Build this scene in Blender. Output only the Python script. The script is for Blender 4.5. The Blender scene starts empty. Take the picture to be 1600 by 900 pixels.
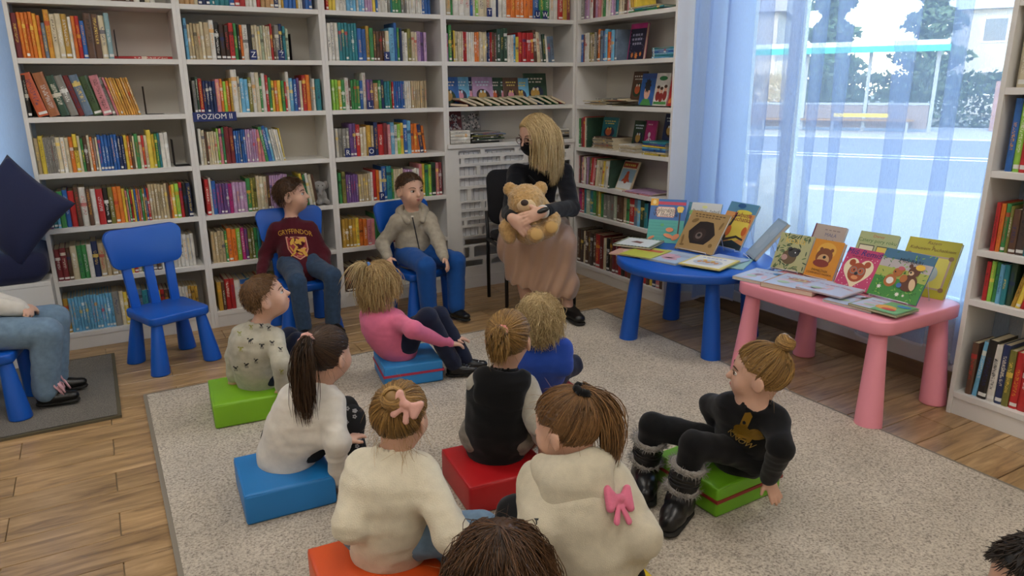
import bpy, bmesh, math, random
import numpy as np
from mathutils import Vector, Matrix
from mathutils.bvhtree import BVHTree
random.seed(7); RNG = np.random.default_rng(7)
scene = bpy.context.scene
COL = scene.collection

# ------------------------------------------------------------------ camera
CAM_H, FPX = 1.42, 1130.0
_p, _y, _r = math.radians(15.7), math.radians(29.6), math.radians(0.5)
FW = Vector((math.sin(_y)*math.cos(_p), math.cos(_y)*math.cos(_p), -math.sin(_p)))
_rt0 = Vector((math.cos(_y), -math.sin(_y), 0)); _up0 = _rt0.cross(FW)
RT = _rt0*math.cos(_r) - _up0*math.sin(_r)
UP = _up0*math.cos(_r) + _rt0*math.sin(_r)
EYE = Vector((0, 0, CAM_H))
cam_d = bpy.data.cameras.new('camera'); cam = bpy.data.objects.new('camera', cam_d); COL.objects.link(cam)
cam.matrix_world = Matrix(((RT.x, UP.x, -FW.x, 0), (RT.y, UP.y, -FW.y, 0), (RT.z, UP.z, -FW.z, CAM_H), (0, 0, 0, 1)))
cam_d.sensor_width = 36; cam_d.lens = FPX*36/1600; cam_d.clip_start = .02; cam_d.clip_end = 400
scene.camera = cam

def P(x, y, d):
    """world point that lies d metres in front of the viewpoint in the direction of photo position x, y"""
    return EYE + FW*d + RT*((x-800)*d/FPX) - UP*((y-450)*d/FPX)

# ------------------------------------------------------------------ light
scene.view_settings.view_transform = 'Standard'; scene.view_settings.look = 'None'
scene.view_settings.gamma = 1; scene.view_settings.use_curve_mapping = False
scene.view_settings.exposure = 0.0
world = bpy.data.worlds.new('sky'); scene.world = world; world.use_nodes = True
wn = world.node_tree.nodes; wl = world.node_tree.links
sky = wn.new('ShaderNodeTexSky'); sky.sky_type = 'NISHITA'; sky.sun_disc = False
sky.sun_elevation = math.radians(38); sky.sun_rotation = math.radians(250); sky.air_density = 1.0; sky.dust_density = .6
wl.new(sky.outputs[0], wn['Background'].inputs[0]); wn['Background'].inputs[1].default_value = SKY_STRENGTH = 1.25
sun_d = bpy.data.lights.new('sun', 'SUN'); sun_d.energy = 1.0; sun_d.angle = math.radians(.5); sun_d.color = (1, .95, .86)
sun_o = bpy.data.objects.new('sun', sun_d); COL.objects.link(sun_o); sun_o.location = (-20, -10, 30)
sun_o.rotation_euler = Vector((.62, .38, -.68)).to_track_quat('-Z', 'Y').to_euler()
LAMP_W = 14.0           # radiance of the ceiling lamp diffusers

# ------------------------------------------------------------------ helpers
def lin(c):
    return tuple((v/12.92 if v <= .04045 else ((v+.055)/1.055)**2.4) for v in c)
def hexc(h):
    return lin(tuple(int(h[i:i+2], 16)/255 for i in (0, 2, 4)))
MATS = {}
def mat(name, col, rough=.55, metal=0, bump=0, bscale=200, var=0, vscale=8, coat=0, sheen=0, spec=.5, sub=0, aniso=None):
    """plain procedural material: base colour with soft noise variation and a fine noise relief"""
    if name in MATS: return MATS[name]
    m = bpy.data.materials.new(name); m.use_nodes = True; MATS[name] = m
    nt = m.node_tree; b = nt.nodes['Principled BSDF']
    c = hexc(col) if isinstance(col, str) else col
    b.inputs['Base Color'].default_value = (*c, 1); b.inputs['Roughness'].default_value = rough
    b.inputs['Metallic'].default_value = metal; b.inputs['Coat Weight'].default_value = coat
    b.inputs['Sheen Weight'].default_value = sheen; b.inputs['Specular IOR Level'].default_value = spec
    if sub:
        b.inputs['Subsurface Weight'].default_value = sub; b.inputs['Subsurface Radius'].default_value = (.012, .005, .003)
        b.inputs['Subsurface Scale'].default_value = .5
    tc = nt.nodes.new('ShaderNodeTexCoord')
    if var:
        n = nt.nodes.new('ShaderNodeTexNoise'); n.inputs['Scale'].default_value = vscale; n.inputs['Detail'].default_value = 4
        mp = nt.nodes.new('ShaderNodeMapping'); nt.links.new(tc.outputs['Object'], mp.inputs[0]); nt.links.new(mp.outputs[0], n.inputs['Vector'])
        if aniso: mp.inputs['Scale'].default_value = aniso
        r = nt.nodes.new('ShaderNodeValToRGB'); lo = tuple(max(0, v*(1-var)) for v in c); hi = tuple(min(1, v*(1+var)) for v in c)
        r.color_ramp.elements[0].position = .3; r.color_ramp.elements[1].position = .7
        r.color_ramp.elements[0].color = (*lo, 1); r.color_ramp.elements[1].color = (*hi, 1)
        nt.links.new(n.outputs[0], r.inputs[0]); nt.links.new(r.outputs[0], b.inputs['Base Color'])
    if bump:
        n = nt.nodes.new('ShaderNodeTexNoise'); n.inputs['Scale'].default_value = bscale; n.inputs['Detail'].default_value = 3
        nt.links.new(tc.outputs['Object'], n.inputs['Vector'])
        bp = nt.nodes.new('ShaderNodeBump'); bp.inputs['Strength'].default_value = bump; bp.inputs['Distance'].default_value = .004
        nt.links.new(n.outputs[0], bp.inputs['Height']); nt.links.new(bp.outputs[0], b.inputs['Normal'])
    return m
def empty(name, loc=(0, 0, 0), rz=0):
    o = bpy.data.objects.new(name, None); COL.objects.link(o); o.location = loc; o.rotation_euler = (0, 0, rz)
    o.empty_display_size = .05
    return o
def tag(o, label=None, cat=None, group=None, kind=None):
    if label: o['label'] = label
    if cat: o['category'] = cat
    if group: o['group'] = group
    if kind: o['kind'] = kind
    return o
def obj(name, me, m=None, parent=None, smooth=False):
    if isinstance(me, bmesh.types.BMesh):
        bm = me; me = bpy.data.meshes.new(name); bm.to_mesh(me); bm.free()
    o = bpy.data.objects.new(name, me); COL.objects.link(o)
    for mm in (m if isinstance(m, (list, tuple)) else [m] if m else []): me.materials.append(mm)
    if parent: o.parent = parent
    if smooth: me.polygons.foreach_set('use_smooth', [True]*len(me.polygons))
    return o
def pyobj(name, v, f, m=None, parent=None, smooth=False):
    me = bpy.data.meshes.new(name); me.from_pydata([tuple(p) for p in v], [], f); me.update()
    return obj(name, me, m, parent, smooth)
def box(bm, x0, x1, y0, y1, z0, z1, mi=0, M=None):
    co = [(x0, y0, z0), (x1, y0, z0), (x1, y1, z0), (x0, y1, z0), (x0, y0, z1), (x1, y0, z1), (x1, y1, z1), (x0, y1, z1)]
    vs = [bm.verts.new(M @ Vector(c) if M else c) for c in co]
    fs = []
    for q in ((3, 2, 1, 0), (4, 5, 6, 7), (0, 1, 5, 4), (1, 2, 6, 5), (2, 3, 7, 6), (3, 0, 4, 7)):
        f = bm.faces.new([vs[i] for i in q]); f.material_index = mi; fs.append(f)
    return vs
def bevel(bm, w, seg=2):
    bmesh.ops.bevel(bm, geom=list(bm.edges), offset=w, segments=seg, profile=.6, affect='EDGES')
    return bm
def bbox(x0, x1, y0, y1, z0, z1, bv=0, seg=2):
    bm = bmesh.new(); box(bm, x0, x1, y0, y1, z0, z1)
    if bv: bevel(bm, bv, seg)
    return bm
def lathe(prof, n=24, cap=True):
    """prof: (r, z) from bottom to top"""
    bm = bmesh.new(); rings = []
    for r, z in prof:
        rings.append([bm.verts.new((r*math.cos(2*math.pi*i/n), r*math.sin(2*math.pi*i/n), z)) for i in range(n)])
    for a, b in zip(rings, rings[1:]):
        for i in range(n): bm.faces.new((a[i], a[(i+1) % n], b[(i+1) % n], b[i]))
    if cap: bm.faces.new(rings[0][::-1]); bm.faces.new(rings[-1])
    return bm
def tube_geo(pts, rad, n=6, cap=True):
    """verts, faces of a tube along points; rad float or list"""
    pts = [Vector(p) for p in pts]; V = []; F = []
    up = None
    for i, p in enumerate(pts):
        t = (pts[min(i+1, len(pts)-1)] - pts[max(i-1, 0)]).normalized()
        if up is None: up = t.orthogonal().normalized()
        up = (up - t*up.dot(t)); up = up.normalized() if up.length > 1e-6 else t.orthogonal().normalized()
        s = t.cross(up); r = rad[i] if isinstance(rad, (list, tuple)) else rad
        for k in range(n):
            a = 2*math.pi*k/n; V.append(p + up*math.cos(a)*r + s*math.sin(a)*r)
    for i in range(len(pts)-1):
        for k in range(n):
            F.append((i*n+k, i*n+(k+1) % n, (i+1)*n+(k+1) % n, (i+1)*n+k))
    if cap: F.append(tuple(range(n))[::-1]); F.append(tuple((len(pts)-1)*n+k for k in range(n)))
    return V, F
def tube(name, pts, rad, m, parent=None, n=8):
    v, f = tube_geo(pts, rad, n); return pyobj(name, v, f, m, parent, True)
def rounded_poly(w, d, r, n=6):
    """outline of a rounded rectangle centred at 0"""
    out = []
    for cx, cy, a0 in ((w/2-r, d/2-r, 0), (-w/2+r, d/2-r, 90), (-w/2+r, -d/2+r, 180), (w/2-r, -d/2+r, 270)):
        for i in range(n+1):
            a = math.radians(a0+90*i/n); out.append((cx+r*math.cos(a), cy+r*math.sin(a)))
    return out
def slab(outline, z0, z1, bv=.004):
    """extrude a 2-D outline with softened rims"""
    bm = bmesh.new(); n = len(outline)
    cx = sum(p[0] for p in outline)/n; cy = sum(p[1] for p in outline)/n
    def ring(s, z):
        r = []
        for x, y in outline:
            dx, dy = x-cx, y-cy; L = math.hypot(dx, dy) or 1
            r.append(bm.verts.new((x-dx/L*s, y-dy/L*s, z)))
        return r
    R = [ring(bv, z0), ring(0, z0+bv), ring(0, z1-bv), ring(bv*.3, z1-bv*.3), ring(bv, z1)]
    for a, b in zip(R, R[1:]):
        for i in range(n): bm.faces.new((a[i], a[(i+1) % n], b[(i+1) % n], b[i]))
    bm.faces.new(R[0][::-1]); bm.faces.new(R[-1])
    return bm
FONTC = {}
def text_mesh(s, size=.1, ext=0, spacing=1.0, shear=0):
    """text as flat mesh (x right, y up), centred"""
    cu = bpy.data.curves.new('lettering', 'FONT'); cu.body = s; cu.size = size; cu.align_x = 'CENTER'; cu.align_y = 'CENTER'
    cu.extrude = ext; cu.resolution_u = 2; cu.space_character = spacing; cu.shear = shear
    o = bpy.data.objects.new('lettering', cu); me = bpy.data.meshes.new_from_object(o)
    bpy.data.objects.remove(o); bpy.data.curves.remove(cu)
    return me
def copy_tree(o, parent=None):
    c = o.copy(); COL.objects.link(c); c.parent = parent
    for ch in o.children: copy_tree(ch, c)
    return c
ORD = ['first', 'second', 'third', 'fourth', 'fifth', 'sixth', 'seventh', 'eighth', 'ninth', 'tenth', 'eleventh', 'twelfth', 'thirteenth',
       'fourteenth', 'fifteenth', 'sixteenth', 'seventeenth', 'eighteenth', 'nineteenth', 'twentieth']
def ordinal(i):
    if i < 20: return ORD[i]
    t = ['twenty', 'thirty', 'forty', 'fifty', 'sixty'][(i+1)//10-2]; u = (i+1) % 10
    return t+'-'+ORD[u-1] if u else t[:-1]+'ieth'
# ------------------------------------------------------------------ materials of the room
WHITE = mat('white_laminate', 'dddbd7', .42, bump=.02, bscale=60, var=.02)
WALL = mat('wall_paint', 'dcdad4', .85, bump=.05, bscale=120)
BACKP = mat('back_panel_white', 'cfcac0', .7, bump=.03, bscale=90)
CEIL = mat('ceiling_paint', 'eeeeea', .9)
BLUE = mat('blue_plastic', '0f56b8', .38, bump=.015, bscale=300)
PINK = mat('pink_plastic', 'f29bab', .38, bump=.015, bscale=300)
BLACKP = mat('black_plastic', '141416', .5)
GROUT = mat('grout', '9c8b70', .9)
def wood_tile(name='oak_look_tile'):
    m = bpy.data.materials.new(name); m.use_nodes = True; nt = m.node_tree; b = nt.nodes['Principled BSDF']; N = nt.nodes.new; L = nt.links.new
    tc = N('ShaderNodeTexCoord'); oi = N('ShaderNodeObjectInfo'); mp = N('ShaderNodeMapping')
    add = N('ShaderNodeVectorMath'); add.operation = 'ADD'; mul = N('ShaderNodeVectorMath'); mul.operation = 'SCALE'
    cmb = N('ShaderNodeCombineXYZ'); L(oi.outputs['Random'], cmb.inputs[0]); L(oi.outputs['Random'], cmb.inputs[1]); L(oi.outputs['Random'], cmb.inputs[2])
    L(cmb.outputs[0], mul.inputs[0]); mul.inputs[3].default_value = 17
    L(tc.outputs['Object'], add.inputs[0]); L(mul.outputs[0], add.inputs[1]); L(add.outputs[0], mp.inputs[0]); mp.inputs['Scale'].default_value = (1.6, 13, 1)
    n1 = N('ShaderNodeTexNoise'); n1.inputs['Scale'].default_value = 2.2; n1.inputs['Detail'].default_value = 7; n1.inputs['Roughness'].default_value = .62; n1.inputs['Distortion'].default_value = .7
    L(mp.outputs[0], n1.inputs['Vector'])
    r1 = N('ShaderNodeValToRGB'); e = r1.color_ramp.elements
    e[0].position = .3; e[0].color = (*hexc('775d40'), 1); e[1].position = .68; e[1].color = (*hexc('c09f74'), 1)
    x = r1.color_ramp.elements.new(.5); x.color = (*hexc('a6865c'), 1)
    L(n1.outputs[0], r1.inputs[0])
    hv = N('ShaderNodeHueSaturation'); mr = N('ShaderNodeMapRange'); mr.inputs[3].default_value = .86; mr.inputs[4].default_value = 1.12
    L(oi.outputs['Random'], mr.inputs[0]); L(mr.outputs[0], hv.inputs['Value']); L(r1.outputs[0], hv.inputs['Color']); L(hv.outputs[0], b.inputs['Base Color'])
    b.inputs['Roughness'].default_value = .30
    bp = N('ShaderNodeBump'); bp.inputs['Strength'].default_value = .12; bp.inputs['Distance'].default_value = .002; L(n1.outputs[0], bp.inputs['Height']); L(bp.outputs[0], b.inputs['Normal'])
    return m
TILE = wood_tile()

# ------------------------------------------------------------------ room shell
XW, YW, XL, YR, ZC = 3.415, 4.835, -3.2, -3.4, 2.95
def struct(o): o['kind'] = 'structure'; return o
bm = bmesh.new(); box(bm, XL, XW, YR, YW, -.12, -.009); floor = struct(obj('floor', bm, GROUT))
PW, PL = .157, .62
def tile_mesh(x0, x1, y0, y1):
    bm = bmesh.new(); g = .0018
    box(bm, x0+g, x1-g, y0+g, y1-g, -.009, 0)
    bmesh.ops.bevel(bm, geom=[e for e in bm.edges if all(v.co.z > -.001 for v in e.verts)], offset=.0012, segments=1, affect='EDGES')
    return bm
RUGX0, RUGX1, RUGY1 = .04, 2.712, 3.645
full_tile = None
for r in range(-5, 30):
    y0 = 3.072-PW*15 + PW*r; y1 = y0+PW
    if y0 > YW or y1 < .25: continue
    off = -.10 if r % 2 else -.43
    k0 = math.floor((-1.6-off)/PL)
    for k in range(k0, 12):
        x0 = off+k*PL; x1 = x0+PL
        if x0 > XW or x1 < -1.4: continue
        if x0 > RUGX0+.02 and x1 < RUGX1-.02 and y1 < RUGY1-.02: continue          # wholly under the rug
        cx0, cx1, cy1 = x0, min(x1, XW), min(y1, YW)
        if cx1 == x1 and cy1 == y1:
            if full_tile is None: full_tile = obj('floor_tile', tile_mesh(-PL/2, PL/2, -PW/2, PW/2), TILE, floor); o = full_tile
            else: o = full_tile.copy(); COL.objects.link(o); o.parent = floor
            o.location = ((x0+x1)/2, (y0+y1)/2, 0)
        else:
            o = obj('floor_tile', tile_mesh(cx0-(cx0+cx1)/2, cx1-(cx0+cx1)/2, y0-(y0+cy1)/2, cy1-(y0+cy1)/2), TILE, floor)
            o.location = ((cx0+cx1)/2, (y0+cy1)/2, 0)
bm = bmesh.new(); box(bm, XL, -1.4, YR, YW, -.009, 0); box(bm, -1.4, XW, YR, .25, -.009, 0); obj('floor_rest', bm, TILE, floor)
# window wall (right): opening Y 1.30..3.42, z .34..2.62
WY0, WY1, WZ0, WZ1 = 1.25, 3.40, .34, 2.62
bm = bmesh.new()
box(bm, XW, XW+.3, YR, WY0, -.1, ZC); box(bm, XW, XW+.3, WY1, YW+.3, -.1, ZC)
box(bm, XW, XW+.3, WY0, WY1, -.1, WZ0); box(bm, XW, XW+.3, WY0, WY1, WZ1, ZC)
struct(obj('wall_right', bm, WALL))
# back wall with a second window above the bench, X -2.0..-.42
BX0, BX1, BZ0 = -2.2, -.40, .62
bm = bmesh.new()
box(bm, XL-.3, BX0, YW, YW+.3, -.1, ZC); box(bm, BX1, XW, YW, YW+.3, -.1, ZC); box(bm, BX0, BX1, YW, YW+.3, -.1, BZ0); box(bm, BX0, BX1, YW, YW+.3, WZ1, ZC)
struct(obj('wall_back', bm, WALL))
struct(obj('wall_left', bbox(XL-.3, XL, YR, YW, -.1, ZC), WALL)); struct(obj('wall_rear', bbox(XL-.3, XW+.3, YR-.3, YR, -.1, ZC), WALL))
struct(obj('ceiling', bbox(XL-.3, XW+.3, YR-.3, YW+.3, ZC, ZC+.2), CEIL))
SKIRT = mat('oak_skirting_tile', '7d6446', .5, var=.25, vscale=3, aniso=(1, 1.4, 10))
struct(obj('baseboard_right', bbox(XW-.011, XW, -1.0, 3.49, 0, .082, .002), SKIRT))
FRAME = mat('window_frame_white', 'e8e8e6', .4)
def glass_mat():
    m = bpy.data.materials.new('window_glass'); m.use_nodes = True; nt = m.node_tree; nt.nodes.remove(nt.nodes['Principled BSDF'])
    o = nt.nodes['Material Output']; t = nt.nodes.new('ShaderNodeBsdfTransparent'); g = nt.nodes.new('ShaderNodeBsdfGlossy'); g.inputs['Roughness'].default_value = .02
    mx = nt.nodes.new('ShaderNodeMixShader'); fr = nt.nodes.new('ShaderNodeFresnel'); fr.inputs[0].default_value = 1.45; t.inputs[0].default_value = (.95, .97, .97, 1)
    nt.links.new(fr.outputs[0], mx.inputs[0]); nt.links.new(t.outputs[0], mx.inputs[1]); nt.links.new(g.outputs[0], mx.inputs[2]); nt.links.new(mx.outputs[0], o.inputs[0])
    return m
GLASS = glass_mat()
w1 = struct(empty('window_1', (XW+.1, (WY0+WY1)/2, WZ0)))
def wframe(parent, along, a0, a1, c, z0, z1, mull, t=.06, d=.07):
    """window frame and panes; along = 'y' or 'x'"""
    def bx(a, b, z_0, z_1, dd=d):
        bm = bmesh.new()
        if along == 'y': box(bm, c-dd/2, c+dd/2, a, b, z_0, z_1)
        else: box(bm, a, b, c-dd/2, c+dd/2, z_0, z_1)
        return bevel(bm, .004, 1)
    inv = Matrix.Translation(-parent.location)
    def put(n, b, m):
        b.transform(inv); return obj(n, b, m, parent)
    put('frame_rail', bx(a0, a1, z0, z0+t), FRAME); put('frame_rail', bx(a0, a1, z1-t, z1), FRAME)
    edges = [a0]+mull+[a1]
    for e in edges:
        lo, hi = (e, e+t) if e == a0 else (e-t, e) if e == a1 else (e-t*.6, e+t*.6)
        put('frame_stile', bx(lo, hi, z0+t, z1-t), FRAME)
    for p, q in zip(edges, edges[1:]): put('pane', bx(p+.02, q-.02, z0+t*.7, z1-t*.7, .006), GLASS)
wframe(w1, 'y', WY0, WY1, XW+.12, WZ0, WZ1, [2.93])
w2 = struct(empty('window_2', ((BX0+BX1)/2, YW+.1, BZ0)))
wframe(w2, 'x', BX0, BX1, YW+.12, BZ0, WZ1, [-1.3])

# ------------------------------------------------------------------ ceiling lamps
def emis(name, col, s):
    m = bpy.data.materials.new(name); m.use_nodes = True; nt = m.node_tree; b = nt.nodes['Principled BSDF']
    b.inputs['Base Color'].default_value = (.8, .8, .8, 1); b.inputs['Emission Color'].default_value = (*col, 1); b.inputs['Emission Strength'].default_value = s
    return m
DIFF = emis('lamp_diffuser', (1, .945, .875), LAMP_W)
lamp_n = 0
for i, x in enumerate((-1.9, .2, 2.3)):
    for j, y in enumerate((-1.8, .5, 2.9)):
        t = empty('ceiling_lamp', (x, y, ZC)); lamp_n += 1
        tag(t, 'square white ceiling lamp, %s from the window side, %s row from the back wall' % (['third', 'second', 'nearest'][i], ['third', 'second', 'first'][j]), 'lamp', 'ceiling lamps')
        bm = bmesh.new()
        for a in ((-.32, .32, -.32, -.30), (-.32, .32, .30, .32), (-.32, -.30, -.30, .30), (.30, .32, -.30, .30)): box(bm, *a, -.06, 0)
        obj('housing', bm, FRAME, t)
        bm = bmesh.new(); box(bm, -.30, .30, -.30, .30, -.05, -.035); obj('diffuser', bm, DIFF, t)

# ------------------------------------------------------------------ curtains
def sheer(name, col, transp):
    m = bpy.data.materials.new(name); m.use_nodes = True; nt = m.node_tree; nt.nodes.remove(nt.nodes['Principled BSDF'])
    o = nt.nodes['Material Output']; N = nt.nodes.new; L = nt.links.new
    t = N('ShaderNodeBsdfTransparent'); d = N('ShaderNodeBsdfDiffuse'); tr = N('ShaderNodeBsdfTranslucent')
    for s in (d, tr): s.inputs['Color'].default_value = (*col, 1)
    m1 = N('ShaderNodeMixShader'); m1.inputs[0].default_value = .62; L(d.outputs[0], m1.inputs[1]); L(tr.outputs[0], m1.inputs[2])
    m2 = N('ShaderNodeMixShader'); L(t.outputs[0], m2.inputs[1]); L(m1.outputs[0], m2.inputs[2])
    tc = N('ShaderNodeTexCoord'); mp = N('ShaderNodeMapping'); mp.inputs['Scale'].default_value = (900, 900, 40); n = N('ShaderNodeTexNoise'); n.inputs['Scale'].default_value = 1
    L(tc.outputs['Object'], mp.inputs[0]); L(mp.outputs[0], n.inputs['Vector'])
    mr = N('ShaderNodeMapRange'); mr.inputs[3].default_value = 1-transp-.1; mr.inputs[4].default_value = 1-transp+.1; L(n.outputs[0], mr.inputs[0]); L(mr.outputs[0], m2.inputs[0])
    L(m2.outputs[0], o.inputs[0]); return m
SHEER = sheer('sheer_voile', (.58, .72, .95), .66)
SHEERD = sheer('dense_voile', (.62, .76, .97), .14)
HEM = sheer('hem_tape', (.93, .94, .96), .12)
def curtain(name, label, a0, a1, c, z0, z1, lam, B, A, axis, m, seed, nz=14, mat_hem=None, per=26):
    rnd = random.Random(seed); n = int((a1-a0)/lam*per); V = []; F = []
    ph = 0; phs = []; lams = []
    for i in range(n+1):
        s = a0+(a1-a0)*i/n; phs.append(ph); l = lam*(1+.35*math.sin(s*5.1+seed)+.2*math.sin(s*11.7+seed*2)); lams.append(l)
        ph += 2*math.pi*((a1-a0)/n)/l
    zs = [z1+(z0-z1)*k/nz for k in range(nz+1)]
    for k, z in enumerate(zs):
        for i in range(n+1):
            s = a0+(a1-a0)*i/n; p = phs[i]; g = 1+.08*math.sin(3*z+i*.02)
            a = s+B*lams[i]*math.sin(p+.25*math.sin(z*1.3+s*3))*g; b = c+A*math.cos(p+.3*math.sin(z*.9+s*2))*g
            zz = z+(.018*math.sin(s*9+seed)+.012*math.sin(p*.5) if k == nz else 0)
            V.append((b, a, zz) if axis == 'y' else (a, b, zz))
    w = n+1
    for k in range(nz):
        for i in range(n): F.append((k*w+i, k*w+i+1, (k+1)*w+i+1, (k+1)*w+i))
    t = empty(name, (c, (a0+a1)/2, z0) if axis == 'y' else ((a0+a1)/2, c, z0)); inv = Matrix.Translation(-t.location)
    o = pyobj('drape', [inv @ Vector(v) for v in V], F, m, t, True)
    if mat_hem:     # stitched tape along the lower edge
        hv = []; hf = []
        for i in range(n+1):
            v = Vector(V[nz*w+i]); hv += [inv @ (v+Vector((-.0015, 0, .001))), inv @ (v+Vector((-.0015, 0, -.012)))]
            if i: hf.append((2*i-2, 2*i, 2*i+1, 2*i-1))
        pyobj('hem', hv, hf, mat_hem, t, True)
    tag(t, label, 'curtain'); return t
curtain('sheer_curtain', 'thin see-through white curtain hanging in folds in front of the big window', 1.50, 3.16, 3.362, .17, 2.86, .23, .42, .03, 'y', SHEER, 3, mat_hem=HEM)
curtain('gathered_curtain', 'densely gathered pale curtain beside the end of the corner bookcase', 3.08, 3.475, 3.285, .10, 2.86, .15, .2, .05, 'y', SHEERD, 5, mat_hem=HEM)
curtain('side_curtain', 'pale curtain above the navy bench cushion at the left edge', -2.2, -.31, 4.66, .66, 2.86, .19, .2, .03, 'x', SHEERD, 9)
# ------------------------------------------------------------------ bookcases
SH = [.098, .398, .691, .985, 1.277, 1.571, 1.86, 2.15]; ST = .027
def bookcase(name, label, W, D, shelves, H=2.18, depth_z0=0.0, M=None, plinth=True, loc=(0, 0, 0), rz=0, shelf_from=0):
    """local: x along the front 0..W, y into the case 0..D, front at y=0"""
    t = empty(name, loc, rz); tag(t, label, 'bookcase', 'white bookcases')
    s = .02
    obj('side_panel', bbox(0, s, 0, D, depth_z0, H, .0012, 1), WHITE, t); obj('side_panel', bbox(W-s, W, 0, D, depth_z0, H, .0012, 1), WHITE, t)
    obj('back_panel', bbox(s, W-s, D-.008, D, depth_z0, H), BACKP, t)
    for z in shelves: obj('shelf', bbox(s, W-s, .001, D-.008, z-ST, z, .0012, 1), WHITE, t)
    obj('top_panel', bbox(s, W-s, 0, D-.008, H-.02, H, .001, 1), WHITE, t)
    if plinth: obj('plinth', bbox(s, W-s, .006, .024, 0, shelves[0]-ST, .001, 1), WHITE, t)
    return t
YF, XF = 4.551, 3.133
E1, E2, E3, E4 = -.29, .497, 1.296, 2.09
UN = {}
BD = .28
bookcase('bookcase', 'white bookcase beside the navy window bench, partly hidden by the empty blue chair', E2-E1, BD, SH, loc=(E1, YF, 0))
bookcase('bookcase', 'white bookcase behind the child in the maroon sweater', E3-E2, BD, SH, loc=(E2, YF, 0))
bookcase('bookcase', 'white bookcase behind the child in the grey hooded jacket', E4-E3, BD, SH, loc=(E3, YF, 0))
W4 = XF-E4
bookcase('bookcase', 'white bookcase over the pierced radiator cover', W4, BD, SH[4:], depth_z0=1.03, plinth=False, loc=(E4, YF, 0))
Y5 = 3.49
bookcase('corner_bookcase', 'white bookcase in the corner, at right angles beside the curtain', YF-Y5, BD, [.095, .48, .70, .97, 1.272, 1.571, 1.86], loc=(XF, YF, 0), rz=-math.pi/2)
Y6, L6 = 1.615, .90
SH6 = [.105, .529, .743, 1.069, 1.393, 1.72, 2.05]
bookcase('bookcase', 'white bookcase cut off by the right edge, behind the pink table', L6, BD, SH6, loc=(3.137, Y6, 0), rz=-math.pi/2)

# radiator cover below the fourth bookcase
t = empty('radiator_cover', (E4, YF, 0)); tag(t, 'white radiator cover pierced with brick-like slots behind the seated reader', 'radiator cover')
slots = [(240, 13, [(186, 325), (350, 542), (570, 690), (715, 860), (880, 930)]), (291, 17, [(190, 201), (222, 447), (470, 600), (640, 800), (850, 890)]),
         (354, 28, [(190, 296), (318, 545), (575, 720), (750, 930)]), (421, 26, [(190, 381), (405, 416), (440, 640), (670, 930)]), (502, 38, [(190, 236), (260, 440), (470, 700), (730, 930)]),
         (570, 20, [(195, 321), (343, 352), (374, 600), (630, 930)]), (625, 18, [(195, 333), (357, 560), (590, 930)]), (677, 15, [(197, 210), (230, 450), (480, 760), (790, 930)]),
         (734, 27, [(199, 302), (325, 520), (550, 930)]), (794, 26, [(200, 386), (410, 640), (670, 930)]), (868, 34, [(202, 242), (268, 520), (550, 800), (830, 930)]), (942, 20, [(204, 326), (345, 358), (380, 500), (530, 930)])]
def cx2X(cx): return .035+(cx-150)/4*.00505
def cy2z(cy): return 1.03-(180+cy/4-227)*.0045
bm = bmesh.new(); zt = 1.03; y0, y1 = .0, .016
Wc = W4-.004
for cy, hh, sl in slots:
    za, zb = cy2z(cy-hh*1.0), cy2z(cy+hh*1.0)
    box(bm, 0, Wc, y0, y1, za, zt); xs = 0
    for a, b in sl:
        xa, xb = cx2X(a), min(cx2X(b), Wc-.03)
        box(bm, xs, xa, y0, y1, zb, za)
        r = min(.008, (za-zb)*.3, (xb-xa)*.3)          # rounded slot corners
        for X, Z, sx, sz in ((xa, za, 1, -1), (xb, za, -1, -1), (xa, zb, 1, 1), (xb, zb, -1, 1)):
            pts = [(X, Z), (X+sx*r, Z)]+[(X+sx*r*(1-math.sin(q)), Z+sz*r*(1-math.cos(q))) for q in (math.pi/8, math.pi/4, 3*math.pi/8)]+[(X, Z+sz*r)]
            fv = [bm.verts.new((px_, y0, pz)) for px_, pz in pts]; bv_ = [bm.verts.new((px_, y1, pz)) for px_, pz in pts]
            bm.faces.new(fv); bm.faces.new(bv_[::-1])
            for i in range(len(pts)): bm.faces.new((fv[i], bv_[i], bv_[(i+1) % len(pts)], fv[(i+1) % len(pts)]))
        xs = xb
    box(bm, xs, Wc, y0, y1, zb, za); zt = zb
box(bm, 0, Wc, y0, y1, .088, zt)
bmesh.ops.recalc_face_normals(bm, faces=bm.faces)
obj('pierced_panel', bm, WHITE, t)
obj('plinth', bbox(0, Wc, -.004, .02, 0, .088, .001, 1), WHITE, t)
obj('cover_top', bbox(0, Wc, -.012, .27, 1.002, 1.03, .002, 1), WHITE, t)
RADM = mat('radiator_enamel', 'd2d2d4', .4)
rt = empty('radiator', (E4+.5, YF+.052, .14)); tag(rt, 'grey panel radiator showing through the slots of its cover', 'radiator')
for i in range(24):
    obj('fin', bbox(-.44+i*.037, -.44+i*.037+.035, -.03, .03, .24, .83, .006, 2), RADM, rt)
obj('manifold', bbox(-.45, .45, -.02, .02, .21, .25, .006), RADM, rt); obj('manifold', bbox(-.45, .45, -.02, .02, .82, .86, .006), RADM, rt)
obj('foot', bbox(-.40, -.37, -.02, .02, -.14, .22), RADM, rt); obj('foot', bbox(.37, .40, -.02, .02, -.14, .22), RADM, rt)

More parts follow.
